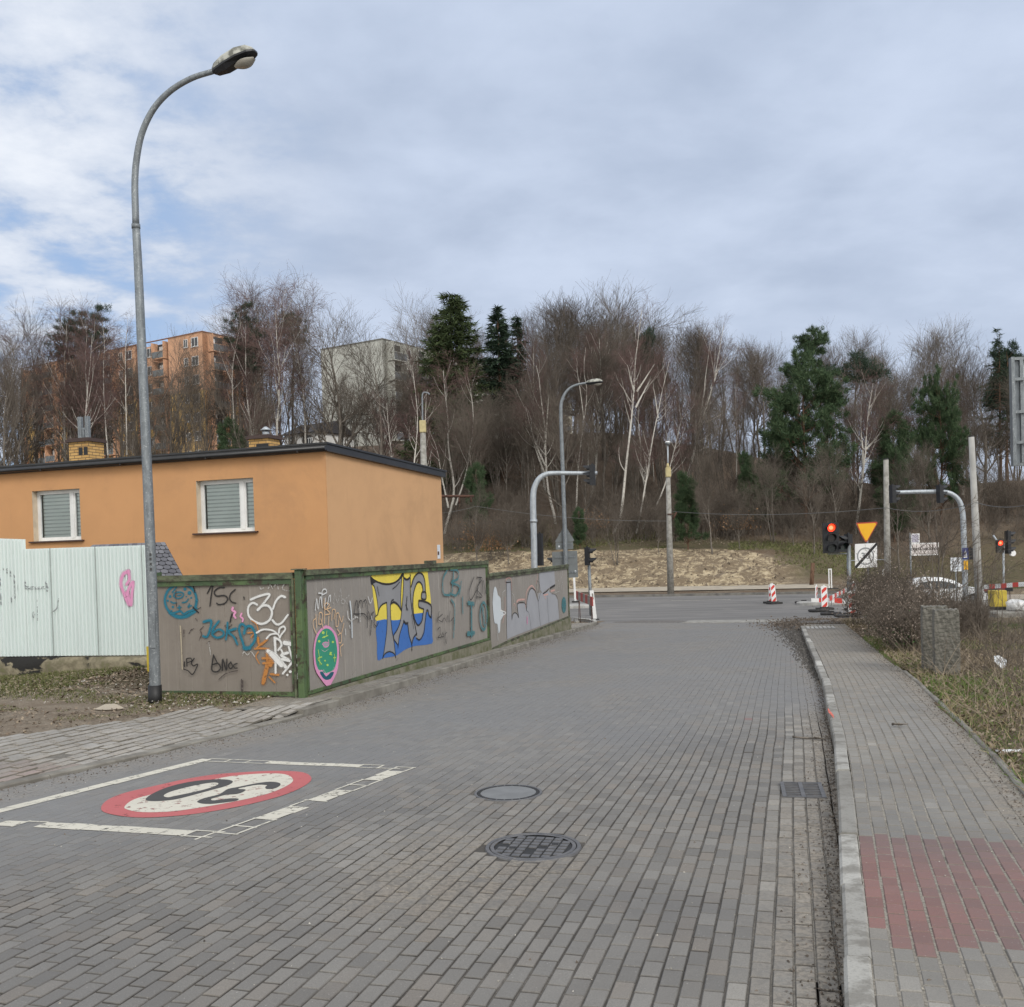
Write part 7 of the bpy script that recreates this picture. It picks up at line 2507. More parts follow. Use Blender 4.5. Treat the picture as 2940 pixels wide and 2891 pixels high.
# wire fence behind the bush
def mesh_fence(P0, P1, h, pitch, label):
    P0, P1 = Vector(P0), Vector(P1); L = (P1 - P0).length
    rz = math.atan2(P1.y - P0.y, P1.x - P0.x)
    root = thing('wire_fence', label, 'wire fence', tuple(P0), rz)
    V, Fq = [], []
    t = .0022
    n = int(L / pitch)
    def seg(a, c):
        i = len(V); dx, dz = c[0] - a[0], c[1] - a[1]; l = math.hypot(dx, dz); nx, nz = -dz / l * t, dx / l * t
        V.extend([(a[0] + nx, -t, a[1] + nz), (a[0] - nx, -t, a[1] - nz), (a[0], t, a[1]), (c[0] + nx, -t, c[1] + nz), (c[0] - nx, -t, c[1] - nz), (c[0], t, c[1])])
        Fq.extend([(i, i + 1, i + 4, i + 3), (i + 1, i + 2, i + 5, i + 4), (i + 2, i, i + 3, i + 5)])
    for k in range(-int(h / pitch), n):
        for s in (1, -1):
            x0 = k * pitch if s > 0 else (k + int(h / pitch)) * pitch
            a, c = (x0, .05), (x0 + s * (h - .05), h)
            if s > 0:
                lo, hi = max(a[0], 0), min(c[0], L)
                if lo >= hi: continue
                seg((lo, .05 + lo - x0), (hi, .05 + hi - x0))
            else:
                hi, lo = min(a[0], L), max(c[0], 0)
                if lo >= hi: continue
                seg((hi, .05 + x0 - hi), (lo, .05 + x0 - lo))
    me = new_mesh_np('wire_mesh', V, Fq, mats=[M['wire']]); link('wire_mesh', me, root)
    for k in range(int(L / 2.4) + 1):
        b = MB(); x = min(k * 2.4, L); b.tube([(x, .02, -.3), (x, .02, h + .05)], .022, 8); b.build('post', M['grey_metal'], root)
    return root


p0, p1 = at_depth(*dpx(1795, 1160), 27), at_depth(*dpx(1990, 1165), 25)
mesh_fence((p0.x, p0.y, ground_z(p0.x, p0.y)), (p1.x, p1.y, ground_z(p1.x, p1.y)), 1.15, .055, 'thin diamond wire fence behind the concrete blocks')

# overhead wire
def wire(P, label, r=.011, sag=.25):
    P = [Vector(p) for p in P]
    pts = []
    for a, c in zip(P[:-1], P[1:]):
        for k in range(9):
            t = k / 9; q = a + (c - a) * t; q.z -= sag * 4 * t * (1 - t); pts.append(q)
    pts.append(P[-1])
    b = MB(); o = pts[0]
    b.tube([p - o for p in pts], r, 5); tag(b.build('overhead_wire', M['wire'], None, tuple(o)), label, 'wire')


wire([at_depth(*dpx(1272, 967), 57.3), at_depth(*dpx(1676, 960), 46.8), at_depth(*dpx(1845, 950), 38.9), at_depth(*dpx(1990, 940), 33)], 'thin overhead wire from the small lamp pole to the right hand poles', .014)
wire([at_depth(*dpx(760, 968), 60), at_depth(*dpx(900, 957), 60), at_depth(*dpx(1266, 985), 57.4)], 'thin dark wire from behind the house to the small lamp pole', .012)

# ------------------------------------------------------------------ covers, grate and litter on the paving
def manhole(cx, cy, rx, label, plain):
    c = on_road(*dpx(cx, cy)); e = on_road(*dpx(cx + rx, cy)); R = (e - c).length
    root = thing('manhole_cover', label, 'manhole cover', (c.x, c.y, float(road_h(*to_uv(c))) + .004))
    b = MB(); n = 40
    def ring(r0, r1, z0, z1, m=0):
        for q in range(n):
            a0, a1 = 2 * math.pi * q / n, 2 * math.pi * (q + 1) / n
            b.face([(r0 * math.cos(a0), r0 * math.sin(a0), z0), (r1 * math.cos(a0), r1 * math.sin(a0), z1), (r1 * math.cos(a1), r1 * math.sin(a1), z1), (r0 * math.cos(a1), r0 * math.sin(a1), z0)], m)
    ring(R, R * .97, -.02, .004); ring(R * .97, R * .90, .004, .004); ring(R * .90, R * .89, .004, -.012); ring(R * .885, R * .875, -.012, .003); ring(R * .875, R * .80, .003, .003)
    b.build('rim', M['iron'], root)
    b = MB()
    if plain:
        b.face([(R * .80 * math.cos(2 * math.pi * q / n), R * .80 * math.sin(2 * math.pi * q / n), .002) for q in range(n)], 1)
        for k in range(24):
            a = 2 * math.pi * k / 24
            b.obox((R * .84 * math.cos(a), R * .84 * math.sin(a), .0042), (math.cos(a), math.sin(a), 0), (-math.sin(a), math.cos(a), 0), (0, 0, 1), (.012, .025, .0008), 2)
    else:
        b.face([(R * .80 * math.cos(2 * math.pi * q / n), R * .80 * math.sin(2 * math.pi * q / n), -.004) for q in range(n)], 2)
        r = random.Random(2); s = .062
        for i in range(-8, 9):
            for j in range(-8, 9):
                x, y = i * s, j * s
                ca_, sa_ = math.cos(.27), math.sin(.27)
                if math.hypot(x, y) < R * .77 and r.random() > .06:
                    b.obox((x * ca_ + y * sa_, -x * sa_ + y * ca_, -.001), (ca_, -sa_, 0), (sa_, ca_, 0), (0, 0, 1), (s * .40, s * .36, .0035), 0)
        for x, y in ((.45, .12), (-.42, -.06)): b.box((x * R - .02, y * R - .02, .0031), (x * R + .02, y * R + .02, .0045), 2)
    b.build('lid', [M['iron'], mat('grey cover filling', (.19, .195, .20), .8, scale=5), M['iron_dark']], root)


manhole(961, 1500, 66, 'farther manhole cover with a smooth concrete centre', True)
manhole(1008, 1602, 93, 'nearer patterned cast iron manhole cover', False)
ga_, gb_ = on_road(*dpx(1480, 1507)), on_road(*dpx(1563, 1509)); gc_ = on_road(*dpx(1484, 1482))
gr = thing('drain_grate', 'iron drain grate in the gutter beside the kerb', 'drain grate', (ga_.x, ga_.y, float(road_h(*to_uv(ga_))) + .006), math.atan2((gb_ - ga_).y, (gb_ - ga_).x))
gw, gd = (gb_ - ga_).length, (gc_ - ga_).length
b = MB(); b.box((-.02, -.02, -.05), (gw + .02, gd + .02, -.022), 1)
for x in (0, gw * .5 - .02, gw - .03): b.box((x, 0, -.021), (x + .03, gd, .003))
for y in (0, gd - .02): b.box((.031, y, -.020), (gw * .5 - .021, y + .02, .002)); b.box((gw * .5 + .011, y, -.020), (gw - .031, y + .02, .002))
for k in range(1, 9):
    y = gd * k / 9
    b.box((.031, y - .008, -.020), (gw * .5 - .021, y + .008, .0015)); b.box((gw * .5 + .011, y - .008, -.020), (gw - .031, y + .008, .0015))
b.build('grid', [M['iron'], M['iron_dark']], gr)


def ground_any(px, py):
    p = on_ground(*dpx(px, py)); u_, v_ = to_uv(p)
    if u_ > u_right(v_): p.z = float(G(v_)) + .115
    return p


def stick(px0, py0, px1, py1, r, label, seed, name='stick', material='bark'):
    a, c = ground_any(px0, py0), ground_any(px1, py1)
    rr = random.Random(seed); pts = []
    for k in range(6):
        t = k / 5; p = a + (c - a) * t; p += Vector((rr.uniform(-.02, .02), rr.uniform(-.02, .02), r + rr.uniform(0, .012))) ; pts.append(p - a)
    b = MB(); b.tube(pts, [r * (1 - .12 * k) for k in range(6)], 6)
    for k in (2, 4): b.tube([pts[k], pts[k] + Vector((rr.uniform(-.1, .1), rr.uniform(-.08, .08), .02))], r * .5, 5)
    tag(b.build(name, M[material], None, tuple(a)), label, 'stick')


stick(1502, 1397, 1568, 1400, .012, 'broken twig lying in the gutter against the kerb', 1)
stick(1686, 1374, 1714, 1374, .014, 'short dark stick on the grey pavement', 2)
stick(1470, 1480, 1505, 1489, .0, 'x', 3) if False else None
p = ground_any(1893, 1264); b = MB()
b.face([(-.10, 0, .10), (.06, -.02, .02), (.10, .02, .13), (.0, .05, .20), (-.09, .04, .19)]); b.face([(-.10, 0, .10), (-.02, -.04, .0), (.06, -.02, .02)]); b.face([(-.10, .0, .10), (-.09, .04, .19), (-.03, .10, .08)])
tag(b.build('crumpled_paper', M['paper'], None, (p.x, p.y, ground_z(p.x, p.y))), 'crumpled white and blue paper among dry weeds', 'litter')
p = ground_any(1930, 1424); b = MB(); b.box((-.2, -.03, 0), (.5, .03, .012)); b.box((.12, -.02, .013), (.4, .10, .04))
tag(b.build('white_board_scrap', M['refl_white'], None, (p.x, p.y, ground_z(p.x, p.y) + .02)), 'white scrap of board on the right verge', 'litter')
# stump and fence stake on the far verge
a = at_depth(*dpx(1534, 1108), 62); t = at_depth(*dpx(1537, 1064), 62)
tag(MB().tube([(0, 0, -.1), (t.x - a.x, 0, t.z - a.z)], [.14, .12], 10).build('wooden_post', M['pine_bark'], None, (a.x, a.y, a.z)), 'weathered wooden post on the far grassy bank', 'post')
# yellow band behind the lamp base
p = at_depth(*dpx(280, 1255), 16.2); b = MB(); b.box((-.02, 0, -.45), (.05, .03, .28)); tag(b.build('yellow_stake', M['box_yellow'], None, (p.x, p.y, p.z)), 'yellow stake hidden behind the lamp post base', 'stake')
# ------------------------------------------------------------------ trees
def norm(a):
    return a / np.maximum(np.linalg.norm(a, axis=-1, keepdims=True), 1e-9)


def tubes_np(P, R, k):
    """P (B,n,3), R (B,n) -> verts, quads"""
    B, n, _ = P.shape
    T = np.empty_like(P); T[:, 1:-1] = P[:, 2:] - P[:, :-2]; T[:, 0] = P[:, 1] - P[:, 0]; T[:, -1] = P[:, -1] - P[:, -2]
    T = norm(T)
    ref = np.where(np.abs(T[:, :1, 2:3]) > .8, np.array([1., 0, 0]), np.array([0, 0, 1.]))
    A = norm(np.cross(T, np.broadcast_to(ref, T.shape))); Bn = np.cross(T, A)
    ang = 2 * np.pi * np.arange(k) / k
    V = P[:, :, None, :] + R[:, :, None, None] * (A[:, :, None, :] * np.cos(ang)[None, None, :, None] + Bn[:, :, None, :] * np.sin(ang)[None, None, :, None])
    i = (np.arange(B)[:, None, None] * n + np.arange(n - 1)[None, :, None]) * k
    q = np.arange(k)[None, None, :]
    F = np.stack([i + q, i + (q + 1) % k, i + k + (q + 1) % k, i + k + q], -1).reshape(-1, 4)
    return V.reshape(-1, 3), F


def sprout(P, R, count, r, tmin, tmax, length, ang, nseg, ratio=.6, up=0.0, droop=0.0, wob=.15, rend=.25, taperlen=.4, rmin=.006, weights=None):
    B, n, _ = P.shape
    L = np.linalg.norm(P[:, 1:] - P[:, :-1], axis=-1).sum(1)
    w = L if weights is None else weights
    idx = r.choice(B, count, p=w / w.sum())
    t = r.uniform(tmin, tmax, count)
    f = t * (n - 1); i0 = np.minimum(f.astype(int), n - 2); a = (f - i0)[:, None]
    pos = P[idx, i0] * (1 - a) + P[idx, i0 + 1] * a
    rad = R[idx, i0] * (1 - a[:, 0]) + R[idx, i0 + 1] * a[:, 0]
    tan = norm(P[idx, i0 + 1] - P[idx, i0])
    rv = r.normal(size=(count, 3)); rv[:, 2] *= .5
    perp = norm(rv - tan * (rv * tan).sum(1, keepdims=True))
    an = np.radians(r.normal(ang, ang * .22, count))[:, None]
    d = norm(tan * np.cos(an) + perp * np.sin(an))
    ln = length * (1 - taperlen * t) * r.uniform(.65, 1.2, count)
    if np.ndim(L) and weights is None: ln = np.minimum(ln, L[idx] * .9)
    Q = np.empty((count, nseg + 1, 3)); Q[:, 0] = pos
    for k in range(nseg):
        Q[:, k + 1] = Q[:, k] + d * (ln / nseg)[:, None]
        d = d + r.normal(0, wob, (count, 3)); d[:, 2] += up - droop * (k + 1) / nseg
        d = norm(d)
    r0 = np.maximum(rad * ratio, rmin)
    RR = np.maximum(r0[:, None] * np.linspace(1, rend, nseg + 1)[None], rmin * .7)
    return Q, RR


def stem_path(r, H, lean=0.0, wob=.03, n=12, curve=0.0, az=0.0, base=(0, 0, 0)):
    t = np.linspace(0, 1, n)
    w = np.cumsum(r.normal(0, wob, (n, 2)), 0); w -= w[0]
    x = lean * H * t + curve * H * np.sin(t * np.pi) + w[:, 0] * H * .12
    y = w[:, 1] * H * .12
    P = np.stack([x * math.cos(az) - y * math.sin(az), x * math.sin(az) + y * math.cos(az), H * t], 1) + np.array(base)
    return P


def cat_tubes(groups):
    Vs, Fs, off = [], [], 0
    for P, R, k in groups:
        V, F = tubes_np(P, R, k); Vs.append(V); Fs.append(F + off); off += len(V)
    return np.concatenate(Vs), np.concatenate(Fs)


def wood_meshes(name, trunk_groups, twig_groups, bark, twig):
    V, F = cat_tubes(trunk_groups); t = new_mesh_np(name + '_trunk', V, F, mats=[bark], smooth=True)
    V, F = cat_tubes(twig_groups); c = new_mesh_np(name + '_crown', V, F, mats=[twig], smooth=False)
    return t, c


def proto_broad(seed, H=10.0, n1=16, spread=34, stems=1, fine=1.0):
    r = np.random.default_rng(seed)
    st = np.stack([stem_path(r, H * (.88 if stems == 1 else r.uniform(.7, .92)), r.normal(0, .05) + (.0 if stems == 1 else r.uniform(-.2, .2)), .05, 12, r.normal(0, .02), r.uniform(0, 6.28), (r.uniform(-.3, .3) * (stems > 1), r.uniform(-.3, .3) * (stems > 1), -.6)) for _ in range(stems)])
    R = np.stack([.125 * H / 10 * (.75 if stems > 1 else 1) * np.linspace(1, .12, 12) ** .9 for _ in range(stems)])
    L1 = sprout(st, R, n1 * stems if stems == 1 else n1, r, .28, .97, H * .46, spread, 7, .62, .10, 0, .10, .22, .45, .012)
    L2 = sprout(*L1, n1 * 9, r, .15, 1, H * .22, 34, 5, .6, .09, 0, .085, .3, .35, .009)
    L3 = sprout(*L2, n1 * 60, r, .1, 1, H * .135, 32, 4, .6, .06, 0, .09, .4, .3, .0062)
    L4 = sprout(*L3, int(n1 * 95 * fine), r, .1, 1, H * .085, 30, 3, .7, .05, 0, .09, .55, .2, .0047)
    return wood_meshes('bare_tree', [(st, R, 7), (*L1, 5)], [(*L2, 4), (*L3, 3), (*L4, 3)], M['bark'], M['twig'])


def proto_birch(seed, H=12.0, lean=.04, curve=.05, paths=None, n1=20, red=True, dens=1.0):
    r = np.random.default_rng(seed)
    if paths is None:
        st = stem_path(r, H, lean, .035, 14, curve, r.uniform(0, 6.28), (0, 0, -.5))[None]
        R = .105 * H / 12 * np.linspace(1, .10, 14)[None]
        groups = [(st, R, 8)]
    else:
        st, R = paths
        groups = [(st, R, 8)]
    L1 = sprout(st, R, n1, r, .26, .96, H * .30, 38, 7, .5, .12, 0, .09, .25, .45, .011)
    L2 = sprout(*L1, int(n1 * 8), r, .2, 1, H * .16, 40, 5, .6, .03, .05, .12, .3, .3, .008)
    top = sprout(st, R, int(n1 * 2), r, .5, 1, H * .15, 34, 5, .6, .08, 0, .1, .3, .3, .008)
    L2 = (np.concatenate([L2[0], top[0]]), np.concatenate([L2[1], top[1]]))
    L3 = sprout(*L2, int(n1 * 55 * dens), r, .1, 1, H * .10, 36, 5, .6, .0, .28, .12, .4, .3, .0055)
    L4 = sprout(*L3, int(n1 * 75 * dens), r, .1, 1, H * .06, 32, 4, .8, 0, .34, .1, .6, .2, .0045)
    return wood_meshes('birch', groups + [(*L1, 5)], [(*L2, 4), (*L3, 3), (*L4, 3)], M['birch_bark'], M['twig_red'] if red else M['twig'])


def proto_shrub(seed, H=3.0, stems=12, spread=.45, mat_=None, dens=1.0):
    r = np.random.default_rng(seed)
    st = np.stack([stem_path(r, H * r.uniform(.55, 1), r.normal(0, spread), .06, 7, r.normal(0, .06), r.uniform(0, 6.28), (r.normal(0, .22), r.normal(0, .22), -.15)) for _ in range(stems)])
    R = np.stack([.018 * H / 3 * np.linspace(1, .2, 7)] * stems)
    L1 = sprout(st, R, int(stems * 7 * dens), r, .2, 1, H * .38, 36, 5, .65, .05, 0, .14, .3, .3, .006)
    L2 = sprout(*L1, int(stems * 36 * dens), r, .1, 1, H * .22, 38, 4, .7, .03, 0, .17, .4, .3, .0045)
    L3 = sprout(*L2, int(stems * 60 * dens), r, .1, 1, H * .12, 40, 3, .8, .02, 0, .18, .6, .2, .0038)
    V, F = cat_tubes([(st, R, 5)]); t = new_mesh_np('shrub_stem', V, F, mats=[M['bark'] if mat_ is None else mat_], smooth=True)
    V, F = cat_tubes([(*L1, 4), (*L2, 3), (*L3, 3)]); c = new_mesh_np('shrub_twigs', V, F, mats=[mat_ or M['twig_bush']])
    return t, c


def needles(C, D, L, W, r, spread=.7):
    """thin triangles growing from points C along D"""
    n = len(C)
    d = norm(D + r.normal(0, spread, (n, 3)))
    s = norm(np.cross(d, r.normal(size=(n, 3))))
    L = L * r.uniform(.6, 1.25, n)[:, None]; W = W * r.uniform(.7, 1.3, n)[:, None]
    V = np.stack([C - s * W, C + s * W, C + d * L], 1).reshape(-1, 3)
    F = np.arange(3 * n).reshape(-1, 3)
    return V, F


def proto_spruce(seed, H=12.0, Rm=2.6, base=.08, dens=1.0, leafmat='spruce', gaps=0.0, power=.8, per=9):
    r = np.random.default_rng(seed)
    P = stem_path(r, H, r.normal(0, .01), .012, 10, 0, 0, (0, 0, -.4))[None]; R = (.15 * H / 12 * np.linspace(1, .08, 10))[None]
    zs = np.arange(base * H, H * .985, .30)
    Q, RR = [], []
    for z in zs:
        t = z / H
        rad = Rm * (1 - t) ** power * (1.0 if t > base + .12 else .75 + .25 * (t - base) / .12) * r.uniform(.8, 1.12)
        for k in range(per):
            if r.random() < gaps: continue
            a = r.uniform(0, 6.283); l = max(.12, rad * r.uniform(.62, 1.12))
            s = np.linspace(0, 1, 6)
            x = l * s; zz = z + r.uniform(-.12, .12) + l * (.16 * s - .42 * s ** 1.6 + .22 * s ** 4) * (.4 + .9 * (1 - t))
            Q.append(np.stack([x * math.cos(a), x * math.sin(a), zz], 1)); RR.append(np.linspace(.028, .006, 6) * (.5 + .8 * (1 - t)))
    Q, RR = np.array(Q), np.array(RR)
    n = int(len(Q) * 32 * dens)
    idx = r.choice(len(Q), n, p=(lambda w: w / w.sum())(np.linalg.norm(Q[:, -1] - Q[:, 0], axis=1) + .12))
    t = r.uniform(.10, 1, n) ** .8; f = t * 5; i0 = np.minimum(f.astype(int), 4); a = (f - i0)[:, None]
    C = Q[idx, i0] * (1 - a) + Q[idx, i0 + 1] * a + r.normal(0, .05, (n, 3))
    D = norm(Q[idx, i0 + 1] - Q[idx, i0]); D = D + np.array([0, 0, -.30])
    V, F = needles(C, D, .36, .034, r, .75)
    leaf = new_mesh_np('spruce_crown', V, None, F, mats=[M[leafmat]])
    V, F = cat_tubes([(P, R, 8), (Q, RR, 3)])
    return new_mesh_np('spruce_trunk', V, F, mats=[M['pine_bark']], smooth=True), leaf


def proto_pine(seed, H=11.0, crown=.45, Rm=2.4, lean=.0, n1=34, tuft=46, mat_='pine', flat=0.0, ball=.34):
    r = np.random.default_rng(seed)
    P = stem_path(r, H, lean, .04, 12, r.normal(0, .02), 0, (0, 0, -.4))[None]; R = (.16 * H / 11 * np.linspace(1, .15, 12))[None]
    Q, RR = sprout(P, R, n1, r, crown, .99, Rm * 1.25, 66, 6, .45, .05 - flat, 0, .12, .3, .62, .012, weights=np.ones(1))
    L2 = sprout(Q, RR, n1 * 7, r, .3, 1, Rm * .42, 45, 4, .6, .08, 0, .15, .4, .3, .008)
    ends = np.concatenate([L2[0][:, -1], L2[0][:, 2], Q[:, -1], P[:, -1]]); dirs = np.concatenate([norm(L2[0][:, -1] - L2[0][:, -2])] * 2 + [norm(Q[:, -1] - Q[:, -2]), norm(P[:, -1] - P[:, -2])])
    C = np.repeat(ends, tuft, 0) + r.normal(0, ball * .35, (len(ends) * tuft, 3)); D = np.repeat(dirs, tuft, 0) + np.array([0, 0, .35])
    V, F = needles(C, D, ball, .022, r, .9)
    leaf = new_mesh_np('pine_crown', V, None, F, mats=[M[mat_]])
    V, F = cat_tubes([(P, R, 8), (Q, RR, 5), (*L2, 3)])
    return new_mesh_np('pine_trunk', V, F, mats=[M['pine_bark']], smooth=True), leaf


def put_tree(meshes, name, label, cat, px, D, ptop=None, H0=None, rz=0.0, group=None, scale=None, sx=1.0, p=None, parts=('trunk', 'crown')):
    if p is None:
        q = at_depth(*dpx(px, 1000), D); x, y = q.x, q.y
    else:
        x, y = p
    z = ground_z(x, y)
    if ptop is not None:
        s = (top_z(px, ptop, D) - z) / H0
    else:
        s = scale
    s = max(s, .12)
    o = thing(name, label, cat, (x, y, z), rz, group)
    o.scale = (s * sx, s * sx, s)
    for m_, pn in zip(meshes, parts):
        link(pn, m_, o)
    return o


BROAD = [proto_broad(s, 10.0, 15, a, st) for s, a, st in ((11, 34, 1), (12, 30, 1), (13, 40, 1), (14, 28, 1), (15, 32, 3), (16, 26, 4))]
BROADL = [proto_broad(s, 10.0, 10, a, st, .8) for s, a, st in ((17, 30, 1), (18, 26, 1), (19, 28, 3))]
BIRCH = [proto_birch(s, 12.0, l, c, n1=15) for s, l, c in ((21, .05, .04), (22, -.03, .06), (23, .09, -.03))]
SHRUB = [proto_shrub(s, 3.0) for s in (31, 32, 33)]

SKYX = [-200, 0, 50, 100, 180, 240, 300, 380, 440, 490, 530, 590, 640, 700, 780, 820, 900, 960, 1050, 1150, 1200, 1270, 1350, 1400, 1450, 1500, 1560, 1620, 1700, 1770, 1850, 1930, 2150]
SKYY = [600, 602, 592, 600, 590, 605, 690, 600, 578, 555, 542, 552, 600, 640, 604, 592, 610, 655, 594, 578, 590, 628, 615, 685, 662, 680, 640, 655, 722, 655, 664, 690, 680]

# traced birches in front of the wood -------------------------------------------
def land(px, py, D):                              # where the sight line meets the slope
    for q in np.arange(62, 122, .4):
        p = at_depth(*dpx(px, py), q)
        if p.z <= ground_z(p.x, p.y): return q
    return D


def traced_birch(D, stems, label, seed, r0=.11, n1=18, H=11.0, dens=.7):
    if D < 80: D = land(*stems[0][0], D)
    base = at_depth(*dpx(*stems[0][0]), D); gz = ground_z(base.x, base.y)
    root = thing('birch_tree', label, 'birch tree', (base.x, base.y, gz), 0, 'white birches along the edge of the wood')
    r = np.random.default_rng(seed)
    paths, rads = [], []
    for k, s in enumerate(stems):
        pts = smooth_open([tuple(at_depth(*dpx(*p), D) - Vector(root.location)) for p in s], 6)
        P = np.array(pts); d = np.linalg.norm(np.diff(P, axis=0), axis=1).cumsum(); d = np.concatenate([[0], d])
        t = np.linspace(0, d[-1], 14)
        P = np.stack([np.interp(t, d, P[:, i]) for i in range(3)], 1)
        P[:, 1] += np.cumsum(r.normal(0, .12, 14)) * (np.linspace(0, 1, 14)) * .8
        if P[0, 2] < 2.2: P[0, 2] = -.4
        paths.append(P); rads.append(r0 * (1.0 if k == 0 else .68) * np.linspace(1, .14, 14))
    st, R = np.stack(paths), np.stack(rads)
    t, c = proto_birch(seed + 500, H, paths=(st, R), n1=n1, dens=dens)
    link('trunk', t, root); link('crown', c, root)
    return root


TB = [
    (73, [[(838, 1012), (846, 985), (858, 940), (856, 900), (848, 850), (846, 790), (841, 740), (838, 700)], [(862, 955), (880, 900), (889, 850), (895, 800), (892, 752), (884, 712)], [(848, 960), (835, 900), (826, 850), (812, 815)]], 'forked white birch at the far corner of the orange house'),
    (74, [[(1052, 992), (1046, 965), (1036, 925), (1032, 870), (1030, 810), (1024, 760), (1018, 705), (1014, 690)], [(1034, 905), (1020, 870), (1006, 830), (988, 800)], [(1031, 880), (1015, 845), (1001, 800), (994, 770)], [(1030, 850), (1034, 800), (1038, 745)]], 'birch with many fan like white stems behind the bent signal mast'),
    (75, [[(1088, 990), (1090, 950), (1092, 900), (1098, 840), (1105, 790), (1110, 740), (1104, 700), (1108, 655)], [(1104, 795), (1097, 740), (1088, 690)]], 'slim birch directly behind the street lamp with sign backs'),
    (76, [[(1100, 975), (1114, 950), (1124, 910), (1128, 860), (1131, 800), (1137, 740), (1135, 690), (1133, 640)], [(1132, 815), (1146, 770), (1158, 740)], [(1133, 770), (1122, 720), (1116, 690)]], 'birch with a kinked foot right of the street lamp'),
    (72, [[(1155, 1010), (1172, 985), (1178, 940), (1184, 880), (1192, 810), (1198, 750), (1200, 700), (1206, 650), (1212, 600), (1214, 585)], [(1204, 740), (1216, 722), (1236, 690)], [(1202, 770), (1215, 745), (1232, 715)], [(1199, 740), (1190, 710), (1186, 690)]], 'tallest straight white birch left of the small lamp pole'),
    (73, [[(1201, 1010), (1208, 985), (1218, 930), (1226, 880), (1234, 830), (1244, 780), (1252, 740), (1262, 700), (1266, 680)], [(1244, 790), (1240, 760), (1234, 725)]], 'leaning white birch just left of the small lamp pole'),
    (74, [[(1210, 1000), (1236, 965), (1256, 920), (1268, 880), (1280, 830), (1290, 790), (1300, 770)]], 'thin birch leaning behind the small lamp pole'),
    (74, [[(1290, 930), (1300, 900), (1312, 855), (1326, 800), (1338, 760), (1350, 715), (1356, 680), (1364, 635), (1368, 615)], [(1318, 835), (1326, 780), (1332, 740), (1336, 700), (1342, 660), (1344, 630)], [(1344, 735), (1358, 700), (1378, 672)], [(1330, 800), (1352, 790), (1368, 780)], [(1316, 855), (1340, 842), (1360, 826)]], 'big double stemmed white birch right of the small lamp pole'),
    (75, [[(1616, 1010), (1624, 960), (1630, 900), (1636, 850), (1640, 800), (1644, 760), (1650, 725)], [(1632, 880), (1630, 820), (1632, 770)], [(1637, 850), (1655, 830), (1668, 812)]], 'pale birch above the yellow triangular sign'),
    (84, [[(738, 1010), (740, 930), (742, 870), (736, 820), (732, 760)]], 'thin birch left of the old concrete pole'),
    (80, [[(772, 1010), (778, 930), (784, 870), (790, 800), (786, 740), (780, 690)]], 'thin pink grey birch close left of the old concrete pole'),
    (82, [[(812, 1000), (808, 930), (806, 870), (804, 800), (806, 740)]], 'thin birch rising just behind the old concrete pole'),
    (108, [[(288, 860), (294, 820), (300, 780), (310, 750), (330, 710)], [(292, 830), (308, 790), (322, 770)]], 'leaning double birch beside the tall street lamp before the flats'),
    (104, [[(204, 860), (200, 800), (198, 740), (199, 690), (202, 650), (198, 610)]], 'straight birch in front of the orange flats'),
    (104, [[(240, 860), (238, 780), (236, 700), (237, 650), (240, 600)]], 'pale topped birch left of the tall street lamp'),
    (106, [[(446, 850), (442, 790), (440, 720), (446, 660), (456, 610)], [(441, 730), (425, 690), (415, 660)]], 'birch before the dark pine beside the orange flats'),
]
for i, (D, stems, lab) in enumerate(TB):
    big = len(stems) > 2 or i == 4
    traced_birch(D, stems, lab, 700 + i, r0=.125 if big else .085, n1=20 if big else 12, H=11.0 if big else 8.5)

# conifers -----------------------------------------------------------------------
SP_DENSE = proto_spruce(41, 12, 2.9, .04, 2.0, 'spruce', power=.55, per=12)
SP_DARK = proto_spruce(42, 12, 1.7, .42, 1.3, 'dark_spruce', .15, .75)
SP_THIN = proto_spruce(43, 12, 1.45, .40, 1.0, 'dark_spruce', .3, .7)
SP_OPEN = proto_spruce(44, 12, 3.3, .30, .9, 'dark_spruce', .35, .85, per=7)
PINE_A = proto_pine(45, 11, .50, 2.0, .02, 40, 46, 'dark_spruce')
PINE_B = proto_pine(46, 11, .16, 4.0, .0, 52, 90, 'pine', ball=.33)
for m_, H0, px, D, pt, lab, sx, rz_ in (
    (SP_DENSE, 12, 868, 100, 548, 'broad dense spruce standing tallest behind the wood', 1.25, .3),
    (SP_DARK, 12, 953, 100, 574, 'slim dark spruce with a bare lower trunk beside the dense spruce', 1.5, 1),
    (SP_THIN, 12, 988, 102, 594, 'thinner ragged spruce right of the slim dark spruce', 1.3, 2),
    (SP_OPEN, 12, 1893, 96, 616, 'open branched spruce above the billboard', .9, 0),
    (PINE_A, 11, 1241, 98, 628, 'small dark pine top left of the double birch', .75, 3),
    (PINE_B, 11, 1522, 80, 700, 'large bushy green pine on the hillside', .95, 1.3),
    (PINE_B, 11, 1780, 84, 728, 'round green pine left of the tallest pale pole', .62, 2.5),
    (PINE_A, 11, 1906, 100, 655, 'dark pine half hidden by the top of the billboard', .9, 1.0),
):
    put_tree(m_, 'spruce_tree' if m_ in (SP_DENSE, SP_DARK, SP_THIN, SP_OPEN) else 'pine_tree', lab, 'conifer', px, D, pt, H0, rz_, 'conifers on the hillside', sx=sx)
